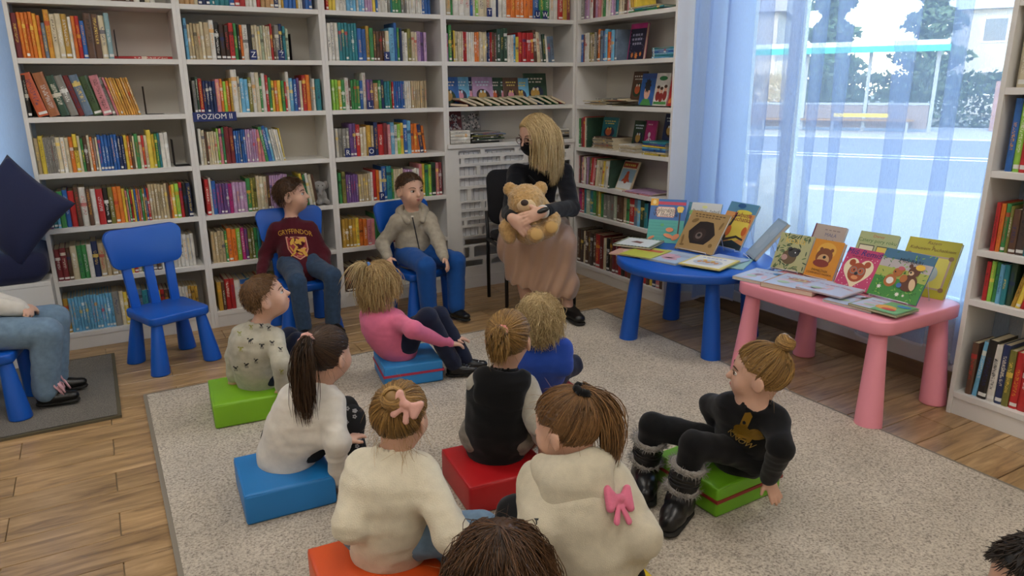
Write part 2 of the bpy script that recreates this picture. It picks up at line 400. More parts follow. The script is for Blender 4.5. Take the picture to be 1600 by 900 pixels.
# ------------------------------------------------------------------ book material: colours come with each book
def book_mat():
    m = bpy.data.materials.new('printed_cover'); m.use_nodes = True; nt = m.node_tree; b = nt.nodes['Principled BSDF']; N = nt.nodes.new; L = nt.links.new
    a1 = N('ShaderNodeAttribute'); a1.attribute_name = 'cover'; a2 = N('ShaderNodeAttribute'); a2.attribute_name = 'ink'
    uv = N('ShaderNodeUVMap'); uv.uv_map = 'spine'; sx = N('ShaderNodeSeparateXYZ'); L(uv.outputs[0], sx.inputs[0])
    def math_(op, a, bb, c=None):
        n = N('ShaderNodeMath'); n.operation = op
        for i, v in enumerate((a, bb, c)):
            if v is None: continue
            if isinstance(v, (int, float)): n.inputs[i].default_value = v
            else: L(v, n.inputs[i])
        return n.outputs[0]
    U, Vv, S = sx.outputs[0], sx.outputs[1], a2.outputs['Alpha']
    # lettering along the spine
    cmb = N('ShaderNodeCombineXYZ'); L(math_('MULTIPLY', U, 2.4), cmb.inputs[0]); L(math_('MULTIPLY', Vv, 46), cmb.inputs[1]); L(math_('MULTIPLY', S, 91), cmb.inputs[2])
    n = N('ShaderNodeTexNoise'); n.inputs['Scale'].default_value = 1.6; n.inputs['Detail'].default_value = 1; L(cmb.outputs[0], n.inputs['Vector'])
    let = math_('GREATER_THAN', n.outputs[0], .53)
    inu = math_('MULTIPLY', math_('GREATER_THAN', U, .28), math_('LESS_THAN', U, .74))
    v0 = math_('ADD', .16, math_('MULTIPLY', S, .25)); v1 = math_('SUBTRACT', .94, math_('MULTIPLY', math_('FRACT', math_('MULTIPLY', S, 7.3), 0), .3))
    inv = math_('MULTIPLY', math_('GREATER_THAN', Vv, v0), math_('LESS_THAN', Vv, v1))
    mask = math_('MULTIPLY', math_('MULTIPLY', let, inu), inv)
    # coloured band on some spines
    f2 = math_('FRACT', math_('MULTIPLY', S, 13.7), 0); band = math_('MULTIPLY', math_('LESS_THAN', math_('ABSOLUTE', math_('SUBTRACT', Vv, math_('ADD', .12, math_('MULTIPLY', f2, .7))), 0), .045), math_('GREATER_THAN', f2, .55))
    band = math_('MULTIPLY', band, math_('GREATER_THAN', U, 0.001))
    fac = math_('MAXIMUM', mask, band)
    mx = N('ShaderNodeMix'); mx.data_type = 'RGBA'; L(math_('MULTIPLY', fac, .75), mx.inputs[0]); L(a1.outputs['Color'], mx.inputs[6]); L(a2.outputs['Color'], mx.inputs[7])
    # worn print: broad colour mottling
    tc = N('ShaderNodeTexCoord'); n2 = N('ShaderNodeTexNoise'); n2.inputs['Scale'].default_value = 22; n2.inputs['Detail'].default_value = 3; L(tc.outputs['Object'], n2.inputs['Vector'])
    mr = N('ShaderNodeMapRange'); mr.inputs[1].default_value = .3; mr.inputs[2].default_value = .7; mr.inputs[3].default_value = .8; mr.inputs[4].default_value = 1.15; L(n2.outputs[0], mr.inputs[0])
    hs = N('ShaderNodeHueSaturation'); L(mx.outputs[2], hs.inputs['Color']); L(mr.outputs[0], hs.inputs['Value'])
    # white shelf-mark sticker near the foot of some spines
    st = math_('MULTIPLY', math_('LESS_THAN', math_('ABSOLUTE', math_('SUBTRACT', Vv, .075), 0), .03), math_('MULTIPLY', math_('GREATER_THAN', U, .15), math_('LESS_THAN', math_('FRACT', math_('MULTIPLY', S, 5.1), 0), .4)))
    m3 = N('ShaderNodeMix'); m3.data_type = 'RGBA'; L(st, m3.inputs[0]); L(hs.outputs[0], m3.inputs[6]); m3.inputs[7].default_value = (.75, .74, .7, 1)
    L(m3.outputs[2], b.inputs['Base Color']); b.inputs['Roughness'].default_value = .38
    return m
BOOKM = book_mat()
PAGES = mat('page_block', 'cfc3a6', .85, bump=.3, bscale=900)
PAL = dict(mr='7a2e33', or_='d9782f', oy='dfa03a', gb='66788c', cr='cfc3a4', mu='b8913a', wh='d8d5cc', rd='b52d2e', bl='2f62a8', br='5d4334', tw='8fb0b4', bk='22211f', oR='c65f3a',
           oB='a86a44', dg='2f4a3a', gy='85837c', dr='6e2422', dG='3c5230', pk='c97f86', go='cf9a4c', be='b7a582', ye='dcc24a', gr='8d8a84', gn='3f8a4e', te='2f7f8a', nv='25345e', pu='6d4d86',
           lb='6fb0d4', ol='7d7a3c', lg='8fc24a', mg='b8317a', db='382820', wg='a8b49a', lp='b493b8', tn='b58f62', dk='4a3c36')
PAL['or'] = PAL.pop('or_')
CNAME = dict(mr='maroon', oy='amber', gb='slate blue', cr='cream', mu='mustard', wh='white', rd='red', bl='blue', br='brown', tw='pale teal', bk='black', oR='orange-red', oB='rust', dg='dark green', gy='grey',
             dr='dark red', dG='moss green', pk='pink', go='gold', be='beige', ye='yellow', gr='pale grey', gn='green', te='teal', nv='navy', pu='purple', lb='light blue', ol='olive', lg='lime green', mg='magenta',
             db='dark brown', wg='sage', lp='lilac', tn='tan', dk='dark brown')
CNAME['or'] = 'orange'
INKS = ['e8e2d0', 'f0d060', '1c1c1c', 'd8d8d8', 'c03030', '203060', 'f2f2ee', 'e0a030']
def book_geo(w, D, H, hard=True):
    t = min(.0022 if hard else .0007, w*.2); e = .003 if hard else 0
    pr = [(0, D), (0, .003), (w*.22, -.0015), (w*.78, -.0015), (w, .003), (w, D), (w-t, D), (w-t, t+.001), (t, t+.001), (t, D)]
    V = [(x, y, 0) for x, y in pr]+[(x, y, H) for x, y in pr]; F = []; K = []
    n = 10
    for i in range(n): F.append((i, (i+1) % n, n+(i+1) % n, n+i)); K.append(1 if i in (1, 2, 3) else 0)
    for o, fl in ((0, False), (n, True)):
        for q in ((9, 0, 1, 8), (8, 1, 2, 3, 4, 7), (7, 4, 5, 6)):
            q = tuple(o+i for i in q); F.append(q if fl else q[::-1]); K.append(0)
    b = len(V); z0, z1 = e, H-e; y1 = D-e
    V += [(t, t, z0), (w-t, t, z0), (w-t, y1, z0), (t, y1, z0), (t, t, z1), (w-t, t, z1), (w-t, y1, z1), (t, y1, z1)]
    for q in ((3, 2, 1, 0), (4, 5, 6, 7), (2, 3, 7, 6)): F.append(tuple(b+i for i in q)); K.append(2)
    return V, F, K
BOOKS = []       # dict(M, w, D, H, col, ink, seed, unit, row, idx, kind)
def add_book(M, w, D, H, code, unit, row, idx, ink=None, hard=None, extra=None):
    BOOKS.append(dict(M=M, w=w, D=D, H=H, code=code, unit=unit, row=row, idx=idx, ink=ink or random.choice(INKS), seed=random.random(), hard=(w > .009) if hard is None else hard, extra=extra))
    return BOOKS[-1]
import re
def parse(s):
    out = []; lean = 0; h = 19
    for tk in s.split():
        if tk[0] == 'L': lean = float(tk[1:]); continue
        if tk[0] == 'g' and tk[1:].replace('.', '').isdigit(): out.append(('gap', float(tk[1:]), 0, 0)); continue
        m = re.match(r'([a-zA-Z]{2})([\d.]+)(?:h([\d.]+))?(?:\*(\d+))?$', tk)
        c, w, hh, k = m.groups(); h = float(hh) if hh else h
        for _ in range(int(k or 1)): out.append((c, float(w), h, lean))
    return out
def row(unit, ri, base, ax, s, span, spec, depth=.17, inset=.022, hmax=.262):
    """fill one shelf. base: world corner (front, left end, shelf top); ax: 'x' or 'y'; s: metres of shelf; span: (from, to) along it"""
    tk = parse(spec); tot = sum(w/math.cos(math.radians(l)) for c, w, h, l in tk); k = (span[1]-span[0])/tot; u = span[0]; i = 0
    if ax == 'x': R = Matrix.Identity(4)
    else: R = Matrix(((0, 1, 0, 0), (-1, 0, 0, 0), (0, 0, 1, 0), (0, 0, 0, 1)))
    for c, w, h, l in tk:
        w = w*k
        if c == 'gap': u += w; continue
        H = min(hmax, h/100*random.uniform(.975, 1.02)); D = depth*random.uniform(.9, 1.08)
        la = math.radians(l+random.uniform(-.5, .5)*(1 if abs(l) < 1 else 2))
        off = (H*math.sin(-la) if la < 0 else 0)
        if abs(l) < 1: la = 0
        Lc = Matrix.Translation((u+(w*0 if la <= 0 else 0), inset+random.uniform(0, .012), 0)) @ Matrix.Rotation(la, 4, 'Y')
        if la > 0: Lc = Matrix.Translation((0, 0, w*math.sin(la))) @ Lc
        elif la < 0: Lc = Matrix.Translation((0, 0, .0)) @ Lc
        add_book(Matrix.Translation(base) @ R @ Lc, w*.965, D, H, c, unit, ri, i); i += 1
        u += w/math.cos(la)
def rand_spec(n, cols, wmin=3, wmax=9, hmin=18, hmax=23, seed=1):
    r = random.Random(seed); cs = cols.split(); out = []
    while len(out) < n:
        c = r.choice(cs); w = r.uniform(wmin, wmax); h = r.uniform(hmin, hmax)
        for _ in range(r.choice([1, 1, 1, 2, 3])): out.append('%s%.1fh%.1f' % (c, w, h))
    return ' '.join(out[:n])
a, b, c_, d_ = E1+.022, E2+.022, E3+.022, E4+.022
n1 = 'bookcase by the bench'; n2 = 'bookcase behind the maroon sweater'; n3 = 'bookcase behind the grey jacket'; n4 = 'bookcase over the radiator'; n5 = 'corner bookcase'; n6 = 'bookcase at the right edge'
def R1(r, f0, f1, spec, **k): row(n1, r, (a, YF, SH[r]), 'x', .745, (f0*.745, f1*.745), spec, **k)
def R2(r, f0, f1, spec, **k): row(n2, r, (b, YF, SH[r]), 'x', .755, (f0*.755, f1*.755), spec, **k)
def R3(r, f0, f1, spec, **k): row(n3, r, (c_, YF, SH[r]), 'x', .75, (f0*.75, f1*.75), spec, **k)
def R4(r, f0, f1, spec, **k): row(n4, r, (d_, YF, SH[r]), 'x', 1.0, (f0*1.0, f1*1.0), spec, **k)
R1(6, .62, .9, rand_spec(9, 'cr br wh mu bk', 6, 10, seed=4))
R1(5, .0, .585, 'mr9h22 or6h22*4 oy6h22 or6h21 gb6h17 oy9h24 cr9h22*2 mu10h22 wh6h21 or6h21 rd7h21 bl8h19 br13h23 br11h22 cr10h22 tw9h23')
R1(4, .0, .705, 'bk6h21 g9 L-13 oR17h22 oB17h22 dg15h21 gy13h21 dr9h21 gb14h21 dG15h21 pk15h21 gy6h20 pk4h20 go4h20*9')
R1(3, .0, .86, 'be8h19 ye8h20 gr3h19*7 cr8h19 wh8h19 cr7h18 or7h19 ye8h20 cr5h19 gn5h18 br7h18 cr5h19 or5h18 gr5h18 cr4 bl6h19*6 nv6h18*2 ye6h19 or5h18 br5h19 cr4h18 gn7h19 cr6h18 rd5h18 cr6h18 ye9h21 ye6h19 gn5h19 te5h19 wh8h19*2')
R1(2, .0, .975, 'rd4h18 pu5h19 te8h19 lb5h19 gn10h20 bl9h20 rd11h20 br9h21 wh12h21 br8h20 wh9h20 rd13h20 bk9h20 ol9h20 or8h20*2 ye6h19 pk4h18 gn4h18 rd4h18 ye4h18 bl4h18 or4h18 pk4h18 gn4h18 mu4h18 bl4h18 rd4h18 be6h20*6 br4h20 or4h19 ye7h19 lg8h20 rd7h20 bk8h20 nv9h20')
R1(1, .0, .95, 'mr8h18*2 br6h18 cr9h19 gn7h19*2 wh7h19 nv9h20 be8h19*4 te10h20 ye6h17 rd6h17 cr6h17 gn5h17 bl6h17 rd5h17 gy7 br6 wh7h19 wh6h19*8')
R1(0, .0, .93, 'mu7h20 lb4.4h20*14 gy10h20 cr6h20 ye6h19 br7h20*2 gb8h20 te8h19 bl7h19 gn6h19 ye6h18 rd6h18 br6h18 bk6 wh5h18*5 mu5h18*3')
R2(6, .0, .97, rand_spec(34, 'bl nv be rd bk wh mu tn cr gn te', 3, 8, seed=11))
R2(5, .01, .76, 'lb5h22 be5h19*3 be6h19 cr6h20 be9h20 wh8h21 bk8h20 db8h19 db8h19 rd8h20 gn6h20 bk4h19 or5h19 wh9h19 bk7h20 cr5h19*3 wg5h19 cr4h19*3 rd4h20 br4h19 gy8h20 nv6h20 te5h19 wg5h18')
R2(4, .02, .985, 'gy6h18 dg5h20 rd7h19 nv6h18*4 pk8h19 or6h19 lg6h18 or6h18 mu5h19 wh11h24 cr4h20 lb8h19*2 ol7h20 wh7h23 cr8h23 gn5h20 wh7h22 rd5h21 gn6h20 ye6h18 or6h18 ye8h18 gn6h18 rd4h17 wh6h23 lb8h19 bl7h19 pu6h19 cr6h18 rd8h21 or8h21 gy4h20 wh7h19 te11h19')
R2(3, .02, .66, 'wh5h21 cr5h20 br4h19 cr4h19*4 lg4h20 pk5h20 gn4h21 mr8h21*2 bl4h19*5 lp4h19*5 pk6h19*2 L-8 gn6h21 bl7h21 lb5h20 wh4h19*4 ye3h19')
R2(2, .02, .90, 'rd7h21 wh4h22 bl7h20 pu5h18*4 mg6h18 lp6h18*4 gn7h20 ol5h20*2 cr6h21*3 br5h21 lp4h21*8 lg5h19*3 gn6h19 mr6h20 L-6 ye5h21 gn5h20 wh6h21 cr6h20 br5h20')
R2(1, .02, .55, 'be5h19*4 gn4h19 or7h20*2 lg7h20 mg6h20 pu5h19 ol5h19*2 gn5h19 te5h19 br5h20 cr5h21 bl5h20 wh5h20*3')
R2(0, .02, .60, 'mu5h18 br4h18 rd6h19 rd5h19 wh7h18 bl8h18 te5h18 rd8h18 or6h18 or5h17 rd5h17 gn5 ye5 br6 bl6')
R3(6, .02, .93, rand_spec(38, 'bl gn rd lb nv bk wh ye pu lp te gy wh', 3, 6, seed=21))
R3(5, .01, .88, 'wh6h22*3 te5h22*6 bl7h19*2 mu6h21 gn6h20 br5h18*4 cr6h18 lb9h20 bl5h23 gn4h20 nv4h20 wh5h18*2 ol6h20 cr5h18*2 lp7h19 pu5h18 lp5h18')
R3(4, .02, .86, 'lg5h18*2 ye5h18 gn6h18 wh7h19 br3h18 gn5h18*3 bl6h18 wh6h22 pu6h18*2 tn8h16 gn5h18 nv6h18 te5h17*2 gn3h17 rd3h17 bl4h17*5 wh4h17*3 be4h17*7')
R3(3, .02, .84, 'wh4h18 gy6h18*2 gy5h18 pu5h21*2 rd6h20 cr5h18*2 mu7h19 be5h19 nv6h21 rd9h20 mr6h20 pk5h19 lb6h21 wh5h19 lg5h19 ye5h20 bl6h22 lb6h21 or5h19*3 L-7 nv6h19 or4h18')
R3(2, .02, .985, 'gn5h20 ol6h20 pu4h18*5 be4h18*5 wh4h19 rd6h20 or5h20 wh4h19 bl8h22 te8h22 gn4h20 cr4h20*4 lp4h19*4 wh4h19*3 pk5h22 ye5h22 gn6h21 lg6h21 dg8h22 pk5h22 mr6h22')
R3(1, .02, .62, 'mu5h19*4 ye5h19 or6h18*2 pk6h17*2 gn8h20 dg6h19 mr6h19*5 nv6h19')
R3(0, .02, .40, 'br6h17*4 mr6h17 dr6h18 br5')
R4(6, .01, .99, 'be6h20 gn3h20 wh7h20*3 bl3h20 wh3h20 lg4h20 cr8h20*2 wh7h20 nv3 wh5h20*2 or6h19*6 bl8h20 gn7h20*2 wh6h20*2 rd7h20 mu6h20 mr5h20')
R4(5, .005, .86, 'lp4h18 gn5h23 bk3h19 ye3h20 cr3h19*4 rd3h19*2 wh3h19*4 or4h19*2 cr3h19*4 nv3h19*2 rd3h19 br3h19*3 dg6h22*3 wh5h18*2 lb4h18 ye5h17 rd7h20*4 L-5 br6h22 cr6h20 gy4h20 dg5h19 wh4h18 gb6h18*2')
S5 = {0: .095, 1: .48, 2: .70, 3: .97, 4: 1.272, 5: 1.571, 6: 1.86}
def R5(r, f0, f1, spec, **k): row(n5, r, (XF, YF-.022, S5[r]), 'y', 1.02, (f0, f1), spec, **k)
R5(6, .0, .62, 'gy6h20 lp5h21*2 wh4h20*2 mr5h21 lp6h21 pk5h20 cr5h20 gn5h21 wh5h20*2 lp5h20*2 te5h20 cr5h19*2 br5h20 pk4h20 L-9 wh4h21 mu5h20 ye5h19')
R5(5, .0, .42, 'bl6h19 mr4h19 wh6h20*2 ol4h20 be5h19*2 gy5h20 br4h20 or6h21 gb6h20 bl4h20 lb6h21 or6h19 rd5h19 lb7h20 gb5h20')
R5(3, .0, .10, 'gn5h21 mr5h21*2 rd5h22 cr5h21 dg5h21')
R5(2, .0, .385, 'pk5h20 br5h20 pu6h20 pk5h20 cr5h20 wh5h19 br4h20 lp4h20 L7 ol5h20 mr6h20 rd6h20 pk5h20 rd5h19 gn4h20 cr6h19*3 be5h19 ye4h19 cr5h19 te4h19 wh4h19*2 mu4h19 dg5h20')
R5(1, .0, .99, 'mg6h18 rd6h18 te6h18 wg7h18 te6h18 gn6h18 ol5h19 ye4h19 gn6h17 gy7h17*3 wg5h18 br6h18*2 be5 gn6h17 rd9h18 gb6h18 lb5h18 dg7h18 te6h17 nv6h18 gn6h18 rd5h17 bk6h17 br6h18', hmax=.185)
R5(0, .0, .99, 'br7h25 dk6h25 cr4h25 br6h25*2 dk6h25 br5h25 rd9h25 dr8h25 cr5h24 bk6h24 br6h25 mr6h24*2 rd6h24 bk7h24 dr6h24 br6 cr5 mr6h23 gn5 nv6 rd6h23 br5 ye5 nv6h22 pk6 br6', hmax=.345)
def R6(r, f0, f1, spec, **k): row(n6, r, (3.137, Y6-.022, SH6[r]), 'y', .86, (f0, f1), spec, **k)
R6(4, .02, .27, 'cr14h29 gn8h28 bl10h29 wh11h29 bl10h28 rd9h28 gn10h27 wh12h28 or10h28', hmax=.29)
R6(3, .03, .34, 'bl10h28 lg10h28 rd10h28 or12h28 ye12h28 gn12h28 bl10h28 rd10h27 ye9h28 or10h27 wh10', hmax=.285)
R6(2, .03, .36, 'rd5h20 or5h20 gn5h20 ol4h19 br8h18 dk9h21 te6h21 be6h20 br6h20 tn7h21 or8h20 cr7h20 rd7h20 gn6h19 br8h20', hmax=.28)
R6(1, .03, .36, 'rd6h17 lg6h17 gn6h17 lb6h17 te6h17 dg8h18 L9 mu6h18 ye6h18 rd5h18 pk5h18 lg5h18 bl6h18 ol9h17 cr8h17 gn6h17 wh8 lb7', hmax=.18)
R6(0, .03, .47, 'br10h24 L4 lb9h25 L2 bk14h27 L0 wh12h26 nv11h26 ol10h25 rd12h25 rd14h25 gn5h24 ye5h24 ol5h24 ye6h24 gn8h25 br11h23 nv12h24 wh12h25 rd12', hmax=.30)
for bk_ in BOOKS:
    if bk_['unit'] == n6 and bk_['row'] == 0:
        if bk_['idx'] == 3: bk_['title'] = 'Andersen'; bk_['ink'] = '2a2a30'
        if bk_['idx'] == 4: bk_['title'] = 'BAŚNIE'; bk_['ink'] = 'd8d4c4'
# flat and facing books on the shelves --------------------------------------------------------
def lay(x, y, z, w, D, H, code, unit, row, ang=0, what='lying flat'):
    """a book lying flat: footprint D x H, thickness w; spine towards the reader side, rotated by ang"""
    M = Matrix.Translation((x, y, z)) @ Matrix.Rotation(ang, 4, 'Z') @ Matrix.Translation((-H/2, 0, 0)) @ Matrix(((0, 0, 1, 0), (0, 1, 0, 0), (-1, 0, 0, w), (0, 0, 0, 1)))
    return add_book(M, w, D, H, code, unit, row, 0, extra=what)
def face(base, ang, tilt, w, D, H, code, unit, row, what='facing out'):
    """a book shown cover first: base = bottom centre of the cover, ang = heading of the cover normal about z (0: cover looks to -Y), tilt back in degrees"""
    M = Matrix.Translation(base) @ Matrix.Rotation(ang, 4, 'Z') @ Matrix.Rotation(math.radians(-tilt), 4, 'X') @ Matrix(((0, 1, 0, -D/2), (-1, 0, 0, w), (0, 0, 1, 0), (0, 0, 0, 1)))
    # local x (thickness) -> -Y outward, local y (spine->fore edge) -> +X
    return add_book(M, w, D, H, code, unit, row, 0, extra=what)
lay(E1+.60, YF+.06, SH[5], .016, .2, .29, 'rd', n1, 5)
FC = []          # (book, printed cover description) for later decoration
z = SH[4]
for i, (x, cde, w_, h_, ex) in enumerate([(.07, 'bl', .15, .20, 'first'), (.16, 'lb', .14, .20, ''), (.245, 'nv', .15, .20, ''), (.335, 'lp', .16, .20, ''), (.43, 'dg', .11, .195, ''), (.50, 'dG', .10, .195, ''), (.565, 'br', .12, .195, ''), (.645, 'lb', .14, .19, ''), (.78, 'dg', .19, .225, '')]):
    bk_ = face((d_+x, YF+.13+.006*(i % 3), z), 0, 9, .012, w_, h_, cde, n4, 4, 'cover facing out, %s from the left' % ORD[i]); FC.append(bk_)
for i in range(14):    # row of slanted books with their page edges to the front
    th = math.radians(22+random.uniform(-3, 3) if i else 4); sn, cs = math.sin(th), math.cos(th); ww = .013+.004*random.random(); Hb = .17
    M = Matrix(((sn, -cs, 0, d_+.15+i*.061), (0, 0, -1, YF+.012+Hb+.006*random.random()), (cs, sn, 0, z+.0005), (0, 0, 0, 1)))
    add_book(M, ww, .13, Hb, random.choice(['cr', 'rd', 'gn', 'ol', 'be', 'bl', 'dg']), n4, 4, i, hard=False, extra='slanted with pages forward, %s from the left' % ORD[i])
z = 1.03
FC.append(face((d_+.10, YF+.16, z+.075), 0, 10, .012, .145, .19, 'dr', n4, 3, 'patterned cover, left one')); FC.append(face((d_+.245, YF+.16, z+.075), 0, 10, .012, .15, .19, 'gy', n4, 3, 'patterned cover, right one'))
for i in range(4): lay(d_+.085, YF+.015, z+i*.0225, .022, .2, .15, 'wh', n4, 3, 0, 'white, %s from the bottom of its pile' % ORD[i])
for i, cde in enumerate(['bk', 'gy', 'dG', 'bk', 'ol', 'gb', 'gy']): lay(d_+.28+.02*(i % 3), YF+.02, z+i*.0105, .010, .2, .24, cde, n4, 3, random.uniform(-.12, .12), 'thin, %s from the bottom of the fanned pile' % ORD[i])
for i, cde in enumerate(['gy', 'bk', 'gr', 'be', 'gy', 'wh']): lay(d_+.90, YF+.02, z+i*.012, .0115, .2, .17, cde, n4, 3, random.uniform(-.04, .04), 'thin, %s from the bottom of the right pile' % ORD[i])
A5 = -math.pi/2
def lay5(y, x, z, w, D, H, cde, r, jit, what): return lay(XF+x, y, z, w, D, H, cde, n5, r, A5+random.uniform(-jit, jit), what)
for i in range(3): lay5(3.84-.06*(i % 2), .02, S5[6]+i*.012, .0115, .2, .28, ['gn', 'te', 'be'][i], 6, .05, 'lying flat, %s from the bottom' % ORD[i])
for i in range(6): lay5(3.63, .02, S5[5]+i*.011, .0105, .2, .2, ['lb', 'te', 'lb', 'bl', 'lb', 'te'][i], 5, .05, 'thin, %s from the bottom of the pale blue pile' % ORD[i])
FC.append(face((XF+.09, 3.99, S5[5]), A5, 8, .02, .17, .235, 'mg', n5, 5, 'thick with glittering navy cover facing out'))
for i in range(6): lay5(4.28+(.05 if i % 2 else -.03)-.14*(i > 3), .015, S5[4]+i*.0085, .008, .2, .26, ['wh', 'be', 'gy', 'cr', 'be', 'gy'][i], 4, .09, 'thin, %s from the bottom of the loose pile' % ORD[i])
for y, cde, ww, hh, wh_ in ((3.995, 'br', .14, .185, 'brown cover'), (3.84, 'bl', .145, .205, 'boy on a blue cover'), (3.70, 'wh', .15, .205, 'white and green cover'), (3.575, 'rd', .13, .205, 'red cover')):
    FC.append(face((XF+.12-(.05 if cde != 'br' else 0), y, S5[4]+(.045 if cde == 'br' else 0.01)), A5, 10, .012, ww, hh, cde, n5, 4, wh_+' facing out'))
FC.append(face((XF+.12, 4.30, S5[3]+.06), A5, 10, .012, .18, .16, 'te', n5, 3, 'teal cover facing out above a pile'))
for i in range(9): lay5(4.23, .02, S5[3]+i*.0095, .009, .2, .24, ['wh', 'be', 'tn', 'gy', 'be', 'cr', 'gy', 'be', 'br'][i], 3, .07, 'thin, %s from the bottom of the left pile' % ORD[i])
for i in range(5): lay5(3.935, .005, S5[3]+i*.0105, .010, .19, .17, ['cr', 'wh', 'be', 'cr', 'wh'][i], 3, .05, 'thin, %s from the bottom of the middle pile' % ORD[i])
for i in range(7): lay5(3.66, .005, S5[3]+i*.0125, .012, .19, .22, ['ye', 'cr', 'bl', 'lb', 'ye', 'bl', 'te'][i], 3, .05, 'bright, %s from the bottom of the right pile' % ORD[i])
for y, cde, hh, wh_ in ((4.02, 'dg', .185, 'dark green cover'), (3.91, 'mg', .19, 'magenta cover with a skeleton figure'), (3.70, 'nv', .17, 'navy cover'), (3.56, 'pk', .15, 'pink cover')):
    FC.append(face((XF+.16, y, S5[3]+(.09 if cde in ('nv', 'pk') else .02)), A5, 10, .012, .13, hh, cde, n5, 3, wh_+' facing out'))
FC.append(face((XF+.06, 4.04, S5[2]), A5, 24, .012, .17, .215, 'cr', n5, 2, 'comic with red creature on the cover, tilted back'))
lay5(3.83, .01, S5[2], .008, .2, .28, 'pk', 2, .06, 'pink, lying flat'); lay5(3.80, .015, S5[2]+.0085, .007, .2, .26, 'lp', 2, .09, 'lilac, lying flat')
# ---- shelf ends, tags and small things on the shelves
NAVY = mat('navy_label', '1d2f6b', .5); LET = mat('white_lettering', 'eeeeea', .6)
def shelf_tag(s, x, y, z, w, h, label, rz=0, size=.05, name='shelf_tag'):
    t = empty(name, (x, y, z), rz); tag(t, label, 'sign', None if s == 'POZIOM II' else 'shelf letter tags')
    obj('plate', bbox(-w/2, w/2, -.0015, .0015, 0, h, .0008, 1), NAVY, t)
    me = text_mesh(s, size, .0003); o = obj('lettering', me, LET, t); o.rotation_euler = (math.pi/2, 0, 0); o.location = (0, -.0022, h/2)
shelf_tag('POZIOM II', E2+.135, YF-.006, SH[4]-.045, .235, .052, 'navy sign with white letters POZIOM II on a shelf edge', size=.042, name='shelf_sign')
for s, x, z, lb_ in (('Z', E2+.385, SH[5], 'navy shelf tag with white Z, left of the two on that shelf'), ('Ż', E2+.545, SH[5], 'navy shelf tag with white dotted Z at the end of the books'), ('Ł', E3+.40, SH[5], 'navy shelf tag with white barred L'),
                     ('L', E3+.27, SH[4], 'navy shelf tag with white L, second shelf below the top'), ('R', E3+.105, SH[3], 'navy shelf tag with white R between grey and purple books'),
                     ('O', E3+.26, SH[3], 'navy shelf tag with white O beside dark red books'), ('P', E3+.315, SH[2], 'navy shelf tag with white P beside blue books'), ('T', E4+.345, SH[6], 'navy shelf tag with white T on the highest shelf'),
                     ('U', E4+.725, SH[6], 'navy shelf tag with white U on the highest shelf'), ('W', E4+.785, SH[6], 'navy shelf tag with white W beside the U tag')):
    shelf_tag(s, x, YF+.008, z, .038, .056, lb_, size=.044)
for x, z, ln in ((E1+.475, SH[5], 'after the dark brown books'), (E1+.575, SH[4], 'after the thin golden books'), (E1+.685, SH[3], 'after the white spines'), (E2+.61, SH[5], 'beside the dotted Z tag')):
    bm = bmesh.new(); box(bm, 0, .09, 0, .11, 0, .0015); box(bm, 0, .0015, 0, .11, 0, .15)
    o = obj('bookend', bm, BLACKP); o.location = (x, YF+.03, z+.0005); tag(o, 'black metal bookend '+ln, 'bookend', 'black bookends')

